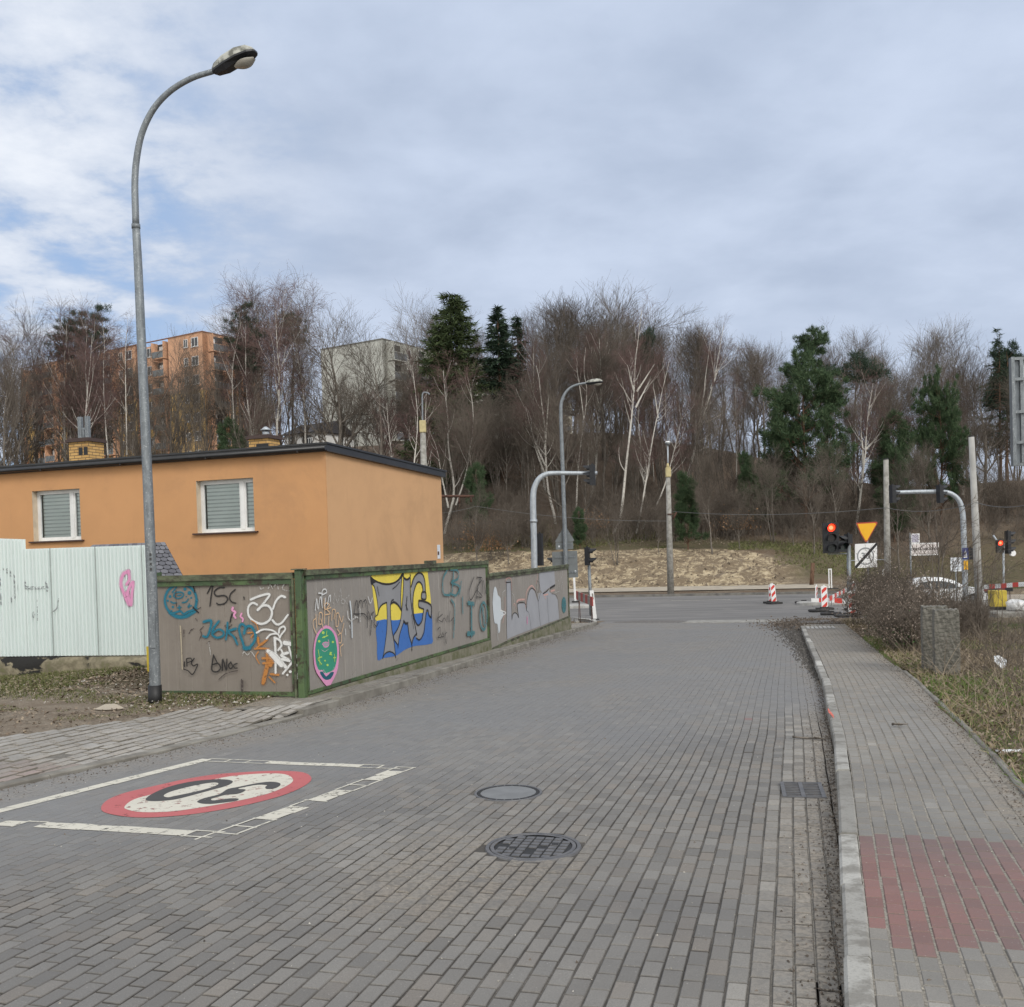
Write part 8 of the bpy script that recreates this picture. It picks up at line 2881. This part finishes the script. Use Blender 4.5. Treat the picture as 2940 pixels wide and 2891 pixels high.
def traced_pine(D, trunk, tips, label, seed, zoom, fol='dark_spruce', rw=.95):
    """pine with foliage plates where the tips are; zoom = source offset and enlargement"""
    f = lambda p, dy=0: at_depth(zoom[0] + p[0] / zoom[2], zoom[1] + p[1] / zoom[2], D + dy)
    b0 = f(trunk[0]); gz = ground_z(b0.x, b0.y)
    root = thing('pine_tree', label, 'conifer', (b0.x, b0.y, gz), 0, 'conifers on the hillside')
    r = np.random.default_rng(seed); o = np.array(root.location)
    P = np.array([tuple(f(p)) for p in smooth_open(trunk, 5)]) - o
    P = np.concatenate([[[P[0, 0], P[0, 1], -.4]], P]); d = np.concatenate([[0], np.linalg.norm(np.diff(P, axis=0), axis=1).cumsum()])
    t = np.linspace(0, d[-1], 12); P = np.stack([np.interp(t, d, P[:, i]) for i in range(3)], 1)
    Q, C, Dv = [], [], []
    for x, y in tips:
        for k in range(3):
            e = np.array(f((x + r.normal(0, 10), y + r.normal(0, 8)), r.normal(0, 1.3))) - o
            j = min(11, int(np.argmin(np.abs(P[:, 2] - (e[2] - .5)))))
            q = np.linspace(0, 1, 5)[:, None]; B = P[j] * (1 - q) + e * q; B[:, 2] -= .25 * np.sin(q[:, 0] * 3.14); Q.append(B)
            for h in range(5):
                c = e + r.normal(0, 1, 3) * np.array([.42, .42, .16]) * rw; n = 46
                C.append(c + r.normal(0, .13, (n, 3)) * rw); Dv.append(np.repeat([[0, 0, .5]], n, 0) + (c - P[j]) * .2)
    V, F = needles(np.concatenate(C), norm(np.concatenate(Dv)), .30, .022, r, .8)
    leaf = new_mesh_np('pine_crown', V, None, F, mats=[M[fol]])
    Q = np.array(Q); V, F = cat_tubes([(P[None], (.15 * np.linspace(1, .2, 12))[None], 7), (Q, np.repeat([np.linspace(.045, .012, 5)], len(Q), 0), 4)])
    link('trunk', new_mesh_np('pine_trunk', V, F, mats=[M['bark']], smooth=True), root); link('crown', leaf, root)


Z1, Z2, Z5 = (0, 800, 2.72), (600, 800, 2.72), (2160, 900, 1.7359)
traced_pine(110, [(535, 1400), (530, 800), (530, 500), (535, 330)], [(530, 330), (480, 390), (560, 400), (450, 455), (520, 475), (580, 470), (435, 510), (500, 550), (600, 560), (450, 600), (550, 610)], 'left pine of the group before the orange flats', 1, Z1)
traced_pine(112, [(640, 1400), (630, 800), (625, 500), (622, 270)], [(620, 275), (600, 340), (650, 350), (600, 430), (660, 450), (620, 520), (650, 570)], 'slim middle pine of the group before the orange flats', 2, Z1)
traced_pine(109, [(760, 1400), (750, 800), (745, 500), (768, 235)], [(768, 240), (720, 290), (780, 330), (730, 380), (690, 420), (800, 420), (740, 470), (820, 480), (680, 490), (760, 540)], 'right pine of the group before the orange flats', 3, Z1)
traced_pine(108, [(250, 1300), (240, 900), (250, 500), (285, 210)], [(285, 215), (240, 265), (185, 335), (280, 325), (205, 400), (330, 390), (175, 480), (280, 470), (355, 430), (240, 560), (320, 560), (180, 620), (300, 650), (230, 700), (340, 690)], 'dark pine hiding the corner of the orange flats', 4, Z2)
traced_pine(112, [(650, 1200), (660, 800), (650, 500), (610, 290)], [(595, 305), (640, 300), (560, 360), (620, 370), (680, 330), (700, 400), (560, 420), (640, 460), (700, 490), (600, 500)], 'dark pine among bare trees between the two blocks of flats', 5, Z2)
traced_pine(88, [(225, 480), (228, 300), (240, 220), (270, 160), (300, 80)], [(300, 85), (325, 110), (345, 125), (270, 135), (245, 125), (310, 145), (340, 150), (250, 165), (290, 170), (320, 195), (275, 200), (240, 215), (275, 225), (310, 235), (185, 265), (225, 275), (330, 265), (170, 305), (215, 310), (270, 300)], 'wind swept pine top above the bushy green pine', 6, Z5, 'pine', .62)
traced_pine(92, [(520, 560), (515, 400), (530, 300), (525, 240)], [(515, 225), (545, 235), (490, 265), (590, 255), (540, 280), (610, 290), (480, 310), (570, 310), (630, 310), (520, 335), (370, 300), (410, 295), (440, 310), (350, 320)], 'dark pine crown behind the bare trees right of the bushy pine', 7, Z5, 'dark_spruce', 1.1)
PINE_Y = proto_pine(48, 11, .08, 2.6, .0, 46, 60, 'pine', ball=.42)
for px, D, pt, lab in ((1300, 72, 898, 'young pine behind the double birch foot'), (1096, 75, 962, 'low dark pine scrub behind the bent mast'), (438, 100, 800, 'small green pine behind the house roof'), (905, 82, 880, 'young pine in the shade right of the house'), (1690, 80, 790, 'olive green young pine among bare trees'), (1690, 78, 860, 'low young pine above the bent mast'), (1420, 80, 860, 'shaded young pine left of the bushy pine')):
    put_tree(PINE_Y, 'pine_tree', lab, 'conifer', px, D, pt, 11, px * .1, 'young pines on the slope', sx=.8)

# the mass of bare trees ----------------------------------------------------------
rr = random.Random(5)
LABB = 'slender bare broadleaf tree crowded in the brown hillside wood'
LABL = 'bare dark trunked tree in front of the blocks of flats on the ridge'
n_broad = 0
for row, (D0, n, lo, hi) in enumerate(((118, 48, -6, 22), (108, 46, 0, 50), (98, 42, 20, 110), (90, 40, 60, 170), (83, 38, 110, 230))):
    for k in range(n):
        px = -60 + 2080 * (k + rr.uniform(.1, .9)) / n
        D = D0 + rr.uniform(-4, 4)
        if px < 830 and D < 97: continue              # the slope on the left is hidden by the house
        left = px < 800
        if left and D0 == 118: D = rr.uniform(108, 120)
        top = np.interp(px, SKYX, SKYY) + rr.uniform(lo, hi) + (14 if left else 0)
        if left: top += rr.choice((0, 0, 30, 70))
        if 600 < px < 790: top += 22 + rr.uniform(0, 60)
        if 225 < px < 425: top = max(top, 640) + rr.uniform(20, 110)
        if 1395 < px < 1470: top += 10
        if px > 1840 and D < 92: continue
        if left and rr.random() < .30: continue
        for a_, b_, t_ in ((812, 925, 735), (928, 1010, 715), (1455, 1600, 830), (1735, 1830, 790), (1865, 1925, 720)):
            if a_ < px < b_ and D < 112: top = max(top, t_ + rr.uniform(0, 60))
        thin = left
        m_ = (BROADL if left else BROAD)[rr.randrange(3 if left else len(BROAD))]
        sx = rr.uniform(.62, .85) if thin else rr.uniform(.7, 1.05)
        put_tree(m_, 'bare_tree', LABL if left else LABB, 'bare tree', px, D, top, 10, rr.uniform(0, 6.28), 'bare trees before the flats' if left else 'bare trees of the hillside wood', sx=sx)
        n_broad += 1
BIRL = 'reddish twigged birch deep in the hillside wood'
for k in range(34):
    px = rr.choice((rr.uniform(-30, 260), rr.uniform(460, 640), rr.uniform(700, 1900), rr.uniform(1000, 1400), rr.uniform(1000, 1900)))
    D = rr.uniform(84, 112) if px > 800 else rr.uniform(101, 116)
    top = np.interp(px, SKYX, SKYY) + rr.uniform(0, 120) * (1 if px > 700 else .35) + (0 if px < 260 or 460 < px < 640 else 30)
    put_tree(BIRCH[k % 3], 'birch_tree', BIRL, 'birch tree', px, D, top, 12, rr.uniform(0, 6.28), 'birches inside the wood', sx=rr.uniform(.7, 1))
for k, px in enumerate((15, 48, 75, 108, 140, 165, 215, 262, 285, 318, 345, 372, 405, 430)):
    put_tree(BROADL[k % 3], 'bare_tree', LABL, 'bare tree', px, rr.uniform(103, 117), rr.uniform(640, 730), 10, k * 1.1, 'bare trees before the flats', sx=.8)
# a few wide trees that stand out
for px, D, pt, lab, sx in ((1085, 104, 590, 'wide dark bare tree on the skyline left of the tall birch', 1.25), (1150, 104, 574, 'wide dark bare tree highest on the skyline', 1.3), (1040, 106, 600, 'rounded bare tree beside the thin spruce', 1.1), (640, 104, 588, 'spreading bare tree with long curved limbs before the white gable', 1.2), (1445, 100, 668, 'rounded bare tree alone against the sky left of the wind swept pine', 1.0), (1765, 96, 648, 'reddish bare tree against the sky above the round pine', .9), (1690, 98, 672, 'bare tree with fan of twigs at the gap in the skyline', 1.2), (1860, 92, 700, 'dark bare tree left of the billboard', 1.2), (720, 102, 630, 'bare tree before the corner of the white gable', 1.1), (800, 104, 596, 'upright bare tree left of the dense spruce', .9)):
    put_tree(BROAD[int(px) % 4], 'bare_tree', lab, 'bare tree', px, D, pt, 10, px * .7, 'bare trees of the hillside wood', sx=sx)
# bare young trees at the foot of the slope
for px, D, pt, lab in ((1163, 70, 960, 'small bare tree growing out of the sand bank edge'), (1345, 70, 880, 'bare brown tree on the grass right of the double birch'), (1538, 69, 890, 'bare tree behind the red signal'), (1500, 72, 930, 'low bare tree left of the red signal'), (1398, 71, 930, 'thin bare tree above the sand bank end'), (1700, 70, 880, 'bare tree behind the street name sign'), (900, 72, 930, 'bare tree right of the house corner'), (1245, 71, 960, 'crooked bare tree behind the small lamp pole'), (1462, 74, 860, 'bare tree with straight stem below the bushy pine'), (1580, 74, 850, 'bare tree with pale stem above the red signal'), (1755, 73, 860, 'bare tree behind the right hand mast'), (960, 73, 950, 'bare tree behind the long fence')):
    put_tree(BROAD[int(px) % 6], 'bare_tree', lab, 'bare tree', px, D, pt, 10, px * .3, 'bare trees at the foot of the slope', sx=.9)
# shrubs on the slope
LABS = 'low bare brown shrub on the wooded slope'
for k in range(170):
    px = rr.uniform(820, 2000) if k < 140 else rr.uniform(-20, 820)
    D = (rr.uniform(74, 92) if px > 820 else rr.uniform(101, 109)) if k % 3 else rr.uniform(76, 84) + (26 if px < 820 else 0)
    q = at_depth(*dpx(px, 1000), D); u_, v_ = to_uv(q)
    if u_ > 11 and 62 < v_ < 88 and rr.random() < .8: continue
    put_tree(SHRUB[k % 3], 'shrub', LABS, 'shrub', px, D, None, None, rr.uniform(0, 6.28), 'bare shrubs on the slope', scale=rr.uniform(.55, 1.25), parts=('stem', 'twigs'))
# beech shoots that keep their rusty leaves
def leaf_cloud(n, R, seed, size, material, zs=1.0):
    r = np.random.default_rng(seed)
    C = r.normal(0, 1, (n, 3)) * np.array([R, R, R * .55 * zs]); C[:, 2] = np.abs(C[:, 2]) + .1
    V = []
    a = norm(r.normal(size=(n, 3))); b_ = norm(np.cross(a, r.normal(size=(n, 3))))
    s = size * r.uniform(.6, 1.3, (n, 1))
    V = np.stack([C - a * s, C + b_ * s * .5, C + a * s, C - b_ * s * .5], 1).reshape(-1, 3)
    return new_mesh_np('leaves', V, np.arange(4 * n).reshape(-1, 4), mats=[material])


OAK = leaf_cloud(420, .8, 3, .07, M['oak_leaf'])
for k, (px, D, lab) in enumerate(((640, 103, 'rusty leaved bush below the white gable'), (560, 103, 'small rusty leaved bush by the house chimney'), (905, 78, 'rusty leaved bush right of the house'), (1120, 80, 'rusty leaved shoot on the slope'), (925, 74, 'pale rusty leaved bush above the fence'), (1390, 76, 'rusty leaved shoot above the sand'))):
    o = put_tree(SHRUB[k % 3], 'leafy_shrub', lab, 'shrub', px, D, None, None, k, 'rusty leaved bushes', scale=.9, parts=('stem', 'twigs')); l = link('leaves', OAK, o); l.location = (0, 0, .7); l.scale = (1.1, 1.1, 1.6)

# thicket of thin shoots on the slope: one mass
def scatter_pts(n, fn, seed):
    r = np.random.default_rng(seed); P = fn(n, r)
    u, v = P[:, 0], P[:, 1]
    i = np.clip(np.searchsorted(ua, u) - 1, 0, nu - 2); j = np.clip(np.searchsorted(va, v) - 1, 0, nv - 2)
    a = np.clip((u - ua[i]) / (ua[i + 1] - ua[i]), 0, 1); b_ = np.clip((v - va[j]) / (va[j + 1] - va[j]), 0, 1)
    z = (ZZ[j, i] * (1 - a) + ZZ[j, i + 1] * a) * (1 - b_) + (ZZ[j + 1, i] * (1 - a) + ZZ[j + 1, i + 1] * a) * b_
    return np.stack([u * EU.x + v * EV.x, u * EU.y + v * EV.y, z], 1), r


def shoots(name, n, fn, seed, hlo, hhi, rad, material, lean=.25):
    C, r = scatter_pts(n, fn, seed)
    h = r.uniform(hlo, hhi, n) ** 1.0
    d = norm(np.stack([r.normal(0, lean, n), r.normal(0, lean, n), np.ones(n)], 1))
    k = 4
    P = np.empty((n, k, 3)); P[:, 0] = C - np.array([0, 0, .05])
    for q in range(1, k):
        P[:, q] = P[:, q - 1] + d * (h / (k - 1))[:, None]; d = norm(d + r.normal(0, .13, (n, 3)))
    R = rad * r.uniform(.6, 1.3, n)[:, None] * np.linspace(1, .3, k)[None]
    V, F = tubes_np(P, R, 3)
    return P, R, V, F, r


def slope_pts(n, r):
    v = 76 + 40 * r.random(n) ** 1.25; u = r.uniform(-48, 28, n)
    k = (u > 10) & (v < 88); v[k] += 14
    return np.stack([u, v], 1)


P, R, V, F, r_ = shoots('thicket', 9500, slope_pts, 71, .5, 2.6, .011, M['twig'])
Q = sprout(P, R, 24000, r_, .25, 1, .8, 38, 3, .7, .04, 0, .16, .4, .3, .0065)
V2, F2 = tubes_np(*Q, 3)
tag(link('undergrowth', new_mesh_np('undergrowth', np.concatenate([V, V2]), np.concatenate([F, F2 + len(V)]), mats=[M['twig']])), 'dense brown undergrowth of bare shoots on the slope', 'undergrowth', kind='stuff')


# ------------------------------------------------------------------ leaf litter, grass, debris
def leaves_flat(name, n, fn, seed, size, material, label, cat, lift=.012, tilt=.45):
    C, r = scatter_pts(n, fn, seed)
    a = r.uniform(0, 6.28, n)
    A = np.stack([np.cos(a), np.sin(a), r.normal(0, tilt, n)], 1); A = norm(A)
    Bv = norm(np.stack([-np.sin(a), np.cos(a), r.normal(0, tilt, n)], 1))
    s = size * r.uniform(.55, 1.4, (n, 1)); C = C + np.array([0, 0, lift]) + np.stack([0 * a, 0 * a, r.uniform(0, lift * 1.5, n)], 1)
    V = np.stack([C - A * s, C + Bv * s * .55, C + A * s, C - Bv * s * .55], 1).reshape(-1, 3)
    return tag(link(name, new_mesh_np(name, V, np.arange(4 * n).reshape(-1, 4), mats=[material])), label, cat, kind='stuff')


def yard_pts(n, r):
    u = r.uniform(-15, -7.0, n); v = 11.7 + np.where(u < -9.4, 2.9, 2.1) * r.random(n) ** .6
    return np.stack([u, v], 1)


def verge_pts(n, r):
    v = 3 + 30 * r.random(n) ** 1.3; u = u_right(v) + 1.28 + 7.5 * r.random(n) ** 1.5
    return np.stack([u, v], 1)


def verge_far(n, r):
    v = r.uniform(67, 84, n); u = r.uniform(-14, 60, n)
    return np.stack([u, v], 1)


def fence_pts(n, r):
    v = r.uniform(13.6, 33.5, n); u = u_left(v) - .92 + np.abs(r.normal(0, .13, n)) * (1 + .03 * (v - 13))
    return np.stack([u, v], 1)


leaves_flat('leaf_litter', 2600, lambda n, r: (lambda u: np.stack([u, np.clip(11.5 + 2.2 * (u + 7.4), 8.2, 12) + 3 * r.random(n)], 1))(r.uniform(-14, -7.5, n)), 86, .026, M['dry_leaf'], 'dry leaf scraps on the bare dirt', 'leaves')
leaves_flat('leaf_litter', 6500, yard_pts, 81, .030, M['dry_leaf'], 'dry leaves scattered below the white fence', 'leaves')
leaves_flat('leaf_litter', 17000, verge_pts, 82, .026, M['dry_leaf'], 'dry leaves covering the right verge', 'leaves', .02, .6)
leaves_flat('leaf_litter', 12000, lambda n, r: np.stack([r.uniform(-46, 28, n), 75 + 30 * r.random(n) ** 1.4], 1), 83, .07, M['dry_leaf'], 'dry leaves on the wooded slope', 'leaves', .04, .6)
leaves_flat('leaf_litter', 1600, fence_pts, 84, .03, M['dry_leaf'], 'dry leaves along the foot of the fence', 'leaves', .012, .6)


def blades(name, n, fn, seed, h, w, material, label, lean=.5):
    C, r = scatter_pts(n, fn, seed)
    d = norm(np.stack([r.normal(0, lean, n), r.normal(0, lean, n), np.ones(n)], 1))
    V, F = needles(C - np.array([0, 0, .01]), d, h, w, r, .25)
    return tag(link(name, new_mesh_np(name, V, None, F, mats=[material])), label, 'grass', kind='stuff')


def patchy(fn, thr, seed, sc=.9):
    def f(n, r):
        P = fn(int(n * 2.6), r); k = vnoise(P[:, 0] * sc, P[:, 1] * sc, seed) > thr
        return P[k][:n]
    return f


def blades_p(name, n, fn, seed, h, w, material, label, lean=.5):
    r = np.random.default_rng(seed); P = fn(n, r)
    return blades(name, len(P), lambda m, rr_: P, seed + 1, h, w, material, label, lean)


blades_p('grass', 26000, patchy(yard_pts, -.15, 1), 91, .085, .006, M['grass'], 'short tufty grass round the lamp post base', .8)
blades_p('grass', 9000, patchy(lambda n, r: (lambda u: np.stack([u, np.clip(11.5 + 2.2 * (u + 7.4), 8.2, 12) + 3 * r.random(n)], 1))(r.uniform(-14, -7.5, n)), .12, 8, 1.2), 98, .05, .005, M['grass'], 'thin worn grass on the bare dirt', .9)
blades_p('grass', 9000, lambda n, r: (lambda v: np.stack([u_right(v) + 1.22 + np.abs(r.normal(0, .35, n)), v], 1))(r.uniform(6.5, 24, n)), 99, .06, .005, M['green_grass'], 'short green grass along the pavement edge', .8)
blades_p('grass', 26000, patchy(verge_pts, .10, 2, .7), 92, .10, .0055, M['green_grass'], 'green grass patches on the right verge', .7)
blades_p('dry_grass', 12000, patchy(verge_pts, -.2, 4, .5), 93, .17, .005, M['straw'], 'dry straw coloured grass on the right verge', .9)
blades_p('dry_grass', 5200, fence_pts, 94, .16, .006, M['straw'], 'dry weeds along the foot of the fence', .6)
blades_p('grass', 2600, fence_pts, 95, .11, .006, M['grass'], 'olive grass along the foot of the fence', .6)
blades_p('grass', 14000, patchy(lambda n, r: (lambda u: np.stack([u, r.uniform(0, 1, n) * 12 + np.where(u > -1, 67.5, 72.3)], 1))(r.uniform(-26, 24, n)), 0.0, 6, .35), 96, .22, .03, M['grass'], 'rough olive grass above the sand bank', .6)


def chips(name, n, fn, seed, size, material, label):
    r = np.random.default_rng(seed); P = fn(n, r); n = len(P)
    u, v, z = P[:, 0], P[:, 1], P[:, 2]
    C = np.stack([u * EU.x + v * EV.x, u * EU.y + v * EV.y, z], 1)
    s = size * r.uniform(.4, 1.5, (n, 1))
    base = np.array([[1, 0, -.2], [-.5, .87, -.2], [-.5, -.87, -.2], [0, 0, .75]])
    V = C[:, None, :] + s[:, None, :] * (base[None] * r.uniform(.5, 1.4, (n, 1, 3)) + r.normal(0, .18, (n, 4, 3)))
    a = r.uniform(0, 6.28, n); x, y = V[..., 0] - C[:, None, 0], V[..., 1] - C[:, None, 1]
    V[..., 0] = C[:, None, 0] + x * np.cos(a)[:, None] - y * np.sin(a)[:, None]; V[..., 1] = C[:, None, 1] + x * np.sin(a)[:, None] + y * np.cos(a)[:, None]
    F = (np.arange(n) * 4)[:, None, None] + np.array([[0, 1, 3], [1, 2, 3], [2, 0, 3]])[None]
    return tag(link(name, new_mesh_np(name, V.reshape(-1, 3), None, F.reshape(-1, 3), mats=[material])), label, 'debris', kind='stuff')


def gutter_r(n, r):
    v = 2.4 + 27 * r.random(n) ** 1.1; u = u_right(v) - .008 - np.abs(r.normal(0, .042, n)) - .10 * (r.random(n) < .25) * r.random(n) * 2
    return np.stack([u, v, road_h(u, v) + .004], 1)


def gutter_l(n, r):
    v = 5 + 28 * r.random(n); u = u_left(v) + .02 + np.abs(r.normal(0, .22, n))
    return np.stack([u, v, road_h(u, v) + .003], 1)


def walk_edge(n, r):
    v = 3 + 26 * r.random(n) ** 1.3; u = u_right(v) + 1.25 - np.abs(r.normal(0, .10, n))
    return np.stack([u, v, walk_h(u, v) + .004], 1)


def loose(n, r):
    v = 2.5 + 14 * r.random(n); u = r.uniform(-6.5, 1.4, n)
    rd = u < u_right(v) - .02
    k = (u > u_left(v)) & (rd | (u > u_right(v) + .2))
    z = np.where(rd, road_h(u, v), walk_h(u, v)) + .002
    return np.stack([u, v, z], 1)[k]


chips('debris', 5500, gutter_r, 111, .0062, M['chip'], 'dark grit and leaf scraps in the right gutter')
chips('debris', 3000, gutter_l, 112, .0075, M['chip'], 'dark grit along the left kerb')
chips('debris', 3200, walk_edge, 113, .0065, M['chip'], 'dark crumbs along the right edge of the pavement')
chips('gravel', 900, loose, 114, .0042, M['stone'], 'pale crumbs on the paving')
chips('debris', 240, loose, 115, .0065, M['chip'], 'dark crumbs on the paving')
def rub(n, r):
    u = r.normal(.55, .65, n); v = r.normal(32.0, 1.6, n)
    return np.stack([u, v, G(v) + .05 + .05 * r.random(n)], 1)
chips('debris', 3000, rub, 116, .028, M['chip'], 'broken asphalt lumps at the end of the pavement')
def edge_r(n, r):
    v = 16 + 15 * r.random(n) ** .7; u = u_right(v) - .02 - np.abs(r.normal(0, .02 + .022 * (v - 16)))
    return np.stack([u, v, road_h(u, v) + .006], 1)
chips('debris', 3600, edge_r, 120, .02, m_leaf('asphalt crumbs', (.05, .047, .045), (.15, .14, .13)), 'asphalt crumbs along the far end of the right kerb')
def clods(n, r):
    P = np.stack([r.uniform(-26, 0, n), r.uniform(65.6, 72.8, n)], 1)
    P = P[sand_mask(P[:, 0], P[:, 1]) > .3]
    return np.concatenate([P, np.array([ground_z(*uv(a, c).to_2d()) for a, c in P])[:, None] - .02], 1)
chips('sand_clods', 700, clods, 118, .085, m_leaf('sand clods', (.22, .17, .11), (.52, .43, .30)), 'rough clods on the sand bank')
chips('sand_clods', 1500, clods, 119, .10, m_leaf('dark clods', (.09, .07, .05), (.2, .16, .12)), 'dark soil clods on the sand bank')
def yard3(n, r):
    P = yard_pts(n, r); P[:, 1] -= .9 * r.random(n)
    return np.concatenate([P, S(P[:, 0], P[:, 1])[:, None] + .012], 1)
chips('gravel', 900, yard3, 117, .014, M['stone'], 'pale stones on the dirt below the white fence')
o = on_ground(*dpx(208, 2030 / K)); stone('stone', (o.x, o.y, ground_z(o.x, o.y) + .02), (.17, .11, .05), M['path'], 'flat pale stone in the dirt below the white fence', 'stone', 8)

# ------------------------------------------------------------------ bush, saplings and brambles on the right verge
M['pink_leaf'] = m_leaf('pinkish dry leaves', (0.16, 0.12, 0.095), (0.36, 0.30, 0.25))
BUSH = [proto_shrub(s, 1.6, 24, .30, M['twig_bush'], 1.1) for s in (51, 52, 53)]
BL = leaf_cloud(1500, .42, 9, .020, M['pink_leaf'], 1.6); BI = leaf_cloud(260, .35, 10, .035, M['ivy'], 1.5)
bushes = [(1655, 27.5), (1672, 25.5), (1692, 27), (1684, 23.5), (1702, 24.5), (1722, 22.5), (1706, 21.5), (1730, 20.5), (1700, 20.2), (1735, 24.5), (1662, 29.5), (1645, 28.6), (1712, 18.8), (1720, 19.4), (1800, 21), (1815, 24), (1845, 22), (1765, 23), (1780, 26), (1830, 27)]
for k, (px, D) in enumerate(bushes):
    gz_ = at_depth(*dpx(px, 1000), D)
    nice = px < 1760
    o = put_tree(BUSH[k % 3], 'bush', 'brown leafless bush in the hedge between pavement and concrete blocks' if nice else 'thin leafless bush behind the concrete blocks', 'bush', px, D, None, None, k * 1.3,
                 'bushes of the right hand hedge' if nice else 'thin bushes behind the blocks', scale=((rr.uniform(.80, 1.0) if px < 1690 else rr.uniform(.6, .78)) if nice else rr.uniform(.45, .6)), parts=('stem', 'twigs'))
    if nice:
        l = link('leaves', BL, o); l.location = (0, 0, .25); l.scale = (1.15, 1.15, 1.5)
    if k in (3, 5, 6, 8, 12):
        l = link('ivy', BI, o); l.location = (0, 0, .1)
SAP = [proto_shrub(s, 3.0, 3, .16, M['twig_bush'], .55) for s in (61, 62, 63, 64)]
saps = [(1775, 23, 968, 'largest sapling with spreading dark stems in the hedge'), (1700, 22, 1020, 'thin sapling left of the street name sign'), (1672, 26, 1030, 'thin sapling under the zone sign'), (1735, 21, 1010, 'sapling below the street name sign'), (1822, 22, 1005, 'sapling before the bent mast'), (1865, 20, 1060, 'low sapling behind the right concrete block'), (1650, 28, 1050, 'low sapling at the hedge corner'), (1905, 13.5, 1165, 'thin sapling on the near right verge'), (1845, 25, 1040, 'sapling at the foot of the tallest pale pole')]
for k, (px, D, pt, lab) in enumerate(saps):
    put_tree(SAP[k % 4], 'sapling', lab, 'sapling', px, D, pt, 2.7, k * 1.7, 'bare saplings in the right hand hedge', parts=('stem', 'twigs'))
# the dark sapling is traced
base = at_depth(*dpx(1772, 1185), 22); gz = ground_z(base.x, base.y)
root = thing('sapling', 'dark forked sapling rising over the white car', 'sapling', (base.x, base.y, gz), 0, 'bare saplings in the right hand hedge')
st = []
for s in ([(1772, 1190), (1777, 1120), (1776, 1060), (1770, 1010), (1766, 955)], [(1776, 1150), (1790, 1110), (1805, 1070), (1822, 1030)], [(1774, 1150), (1752, 1100), (1735, 1060), (1712, 1020)], [(1777, 1130), (1800, 1120), (1830, 1100), (1862, 1068)], [(1776, 1090), (1784, 1050), (1795, 1015), (1800, 980)]):
    P = np.array([tuple(at_depth(*dpx(*p), 22) - Vector(root.location)) for p in s]); d = np.linalg.norm(np.diff(P, axis=0), axis=1).cumsum(); d = np.concatenate([[0], d]); t = np.linspace(0, d[-1], 8)
    st.append(np.stack([np.interp(t, d, P[:, i]) for i in range(3)], 1))
r_ = np.random.default_rng(4); st = np.array(st); st[:, :, 1] += np.cumsum(r_.normal(0, .05, st.shape[:2]), 1)
R = np.stack([.026 * np.linspace(1, .2, 8)] + [.015 * np.linspace(1, .25, 8)] * 4)
L1 = sprout(st, R, 46, r_, .25, 1, .6, 36, 5, .55, .05, 0, .1, .3, .3, .004); L2 = sprout(*L1, 150, r_, .2, 1, .3, 36, 4, .7, .03, 0, .12, .4, .3, .003)
V, F = cat_tubes([(st, R, 6)]); link('stem', new_mesh_np('stem', V, F, mats=[M['bark']], smooth=True), root)
V, F = cat_tubes([(*L1, 4), (*L2, 3)]); link('twigs', new_mesh_np('twigs', V, F, mats=[M['twig_bush']]), root)


def bramble_pts(n, r):
    v = 9 + 17 * r.random(n); u = u_right(v) + 1.9 + .05 * (v - 9) + 5 * r.random(n) ** 1.3
    return np.stack([u, v], 1)


P, R, V, F, r_ = shoots('brambles', 700, bramble_pts, 131, .4, 1.1, .0055, M['twig_bush'], .7)
Q = sprout(P, R, 1800, r_, .2, 1, .35, 40, 3, .7, 0, .1, .2, .4, .3, .003)
V2, F2 = tubes_np(*Q, 3)
tag(link('brambles', new_mesh_np('brambles', np.concatenate([V, V2]), np.concatenate([F, F2 + len(V)]), mats=[M['twig_bush']])), 'tangle of dry bramble stems on the right verge', 'brambles', kind='stuff')
P, R, V, F, r_ = shoots('dry_stalks', 420, lambda n, r: (lambda v: np.stack([u_right(v) + 1.5 + np.abs(r.normal(0, .9, n)), v], 1))(r.uniform(10, 24, n)), 132, .35, .9, .0045, M['twig_pale'], 1.1)
tag(link('dry_stalks', new_mesh_np('dry_stalks', V, F, mats=[M['twig_pale']])), 'pale fallen stalks on the right verge', 'stalks', kind='stuff')
P, R, V, F, r_ = shoots('weeds', 500, lambda n, r: np.concatenate([fence_pts(n, r)], 0), 133, .12, .5, .0035, M['twig_bush'], .3)
tag(link('weeds', new_mesh_np('weeds', V, F, mats=[M['twig_bush']])), 'brown weed stems along the foot of the fence', 'weeds', kind='stuff')
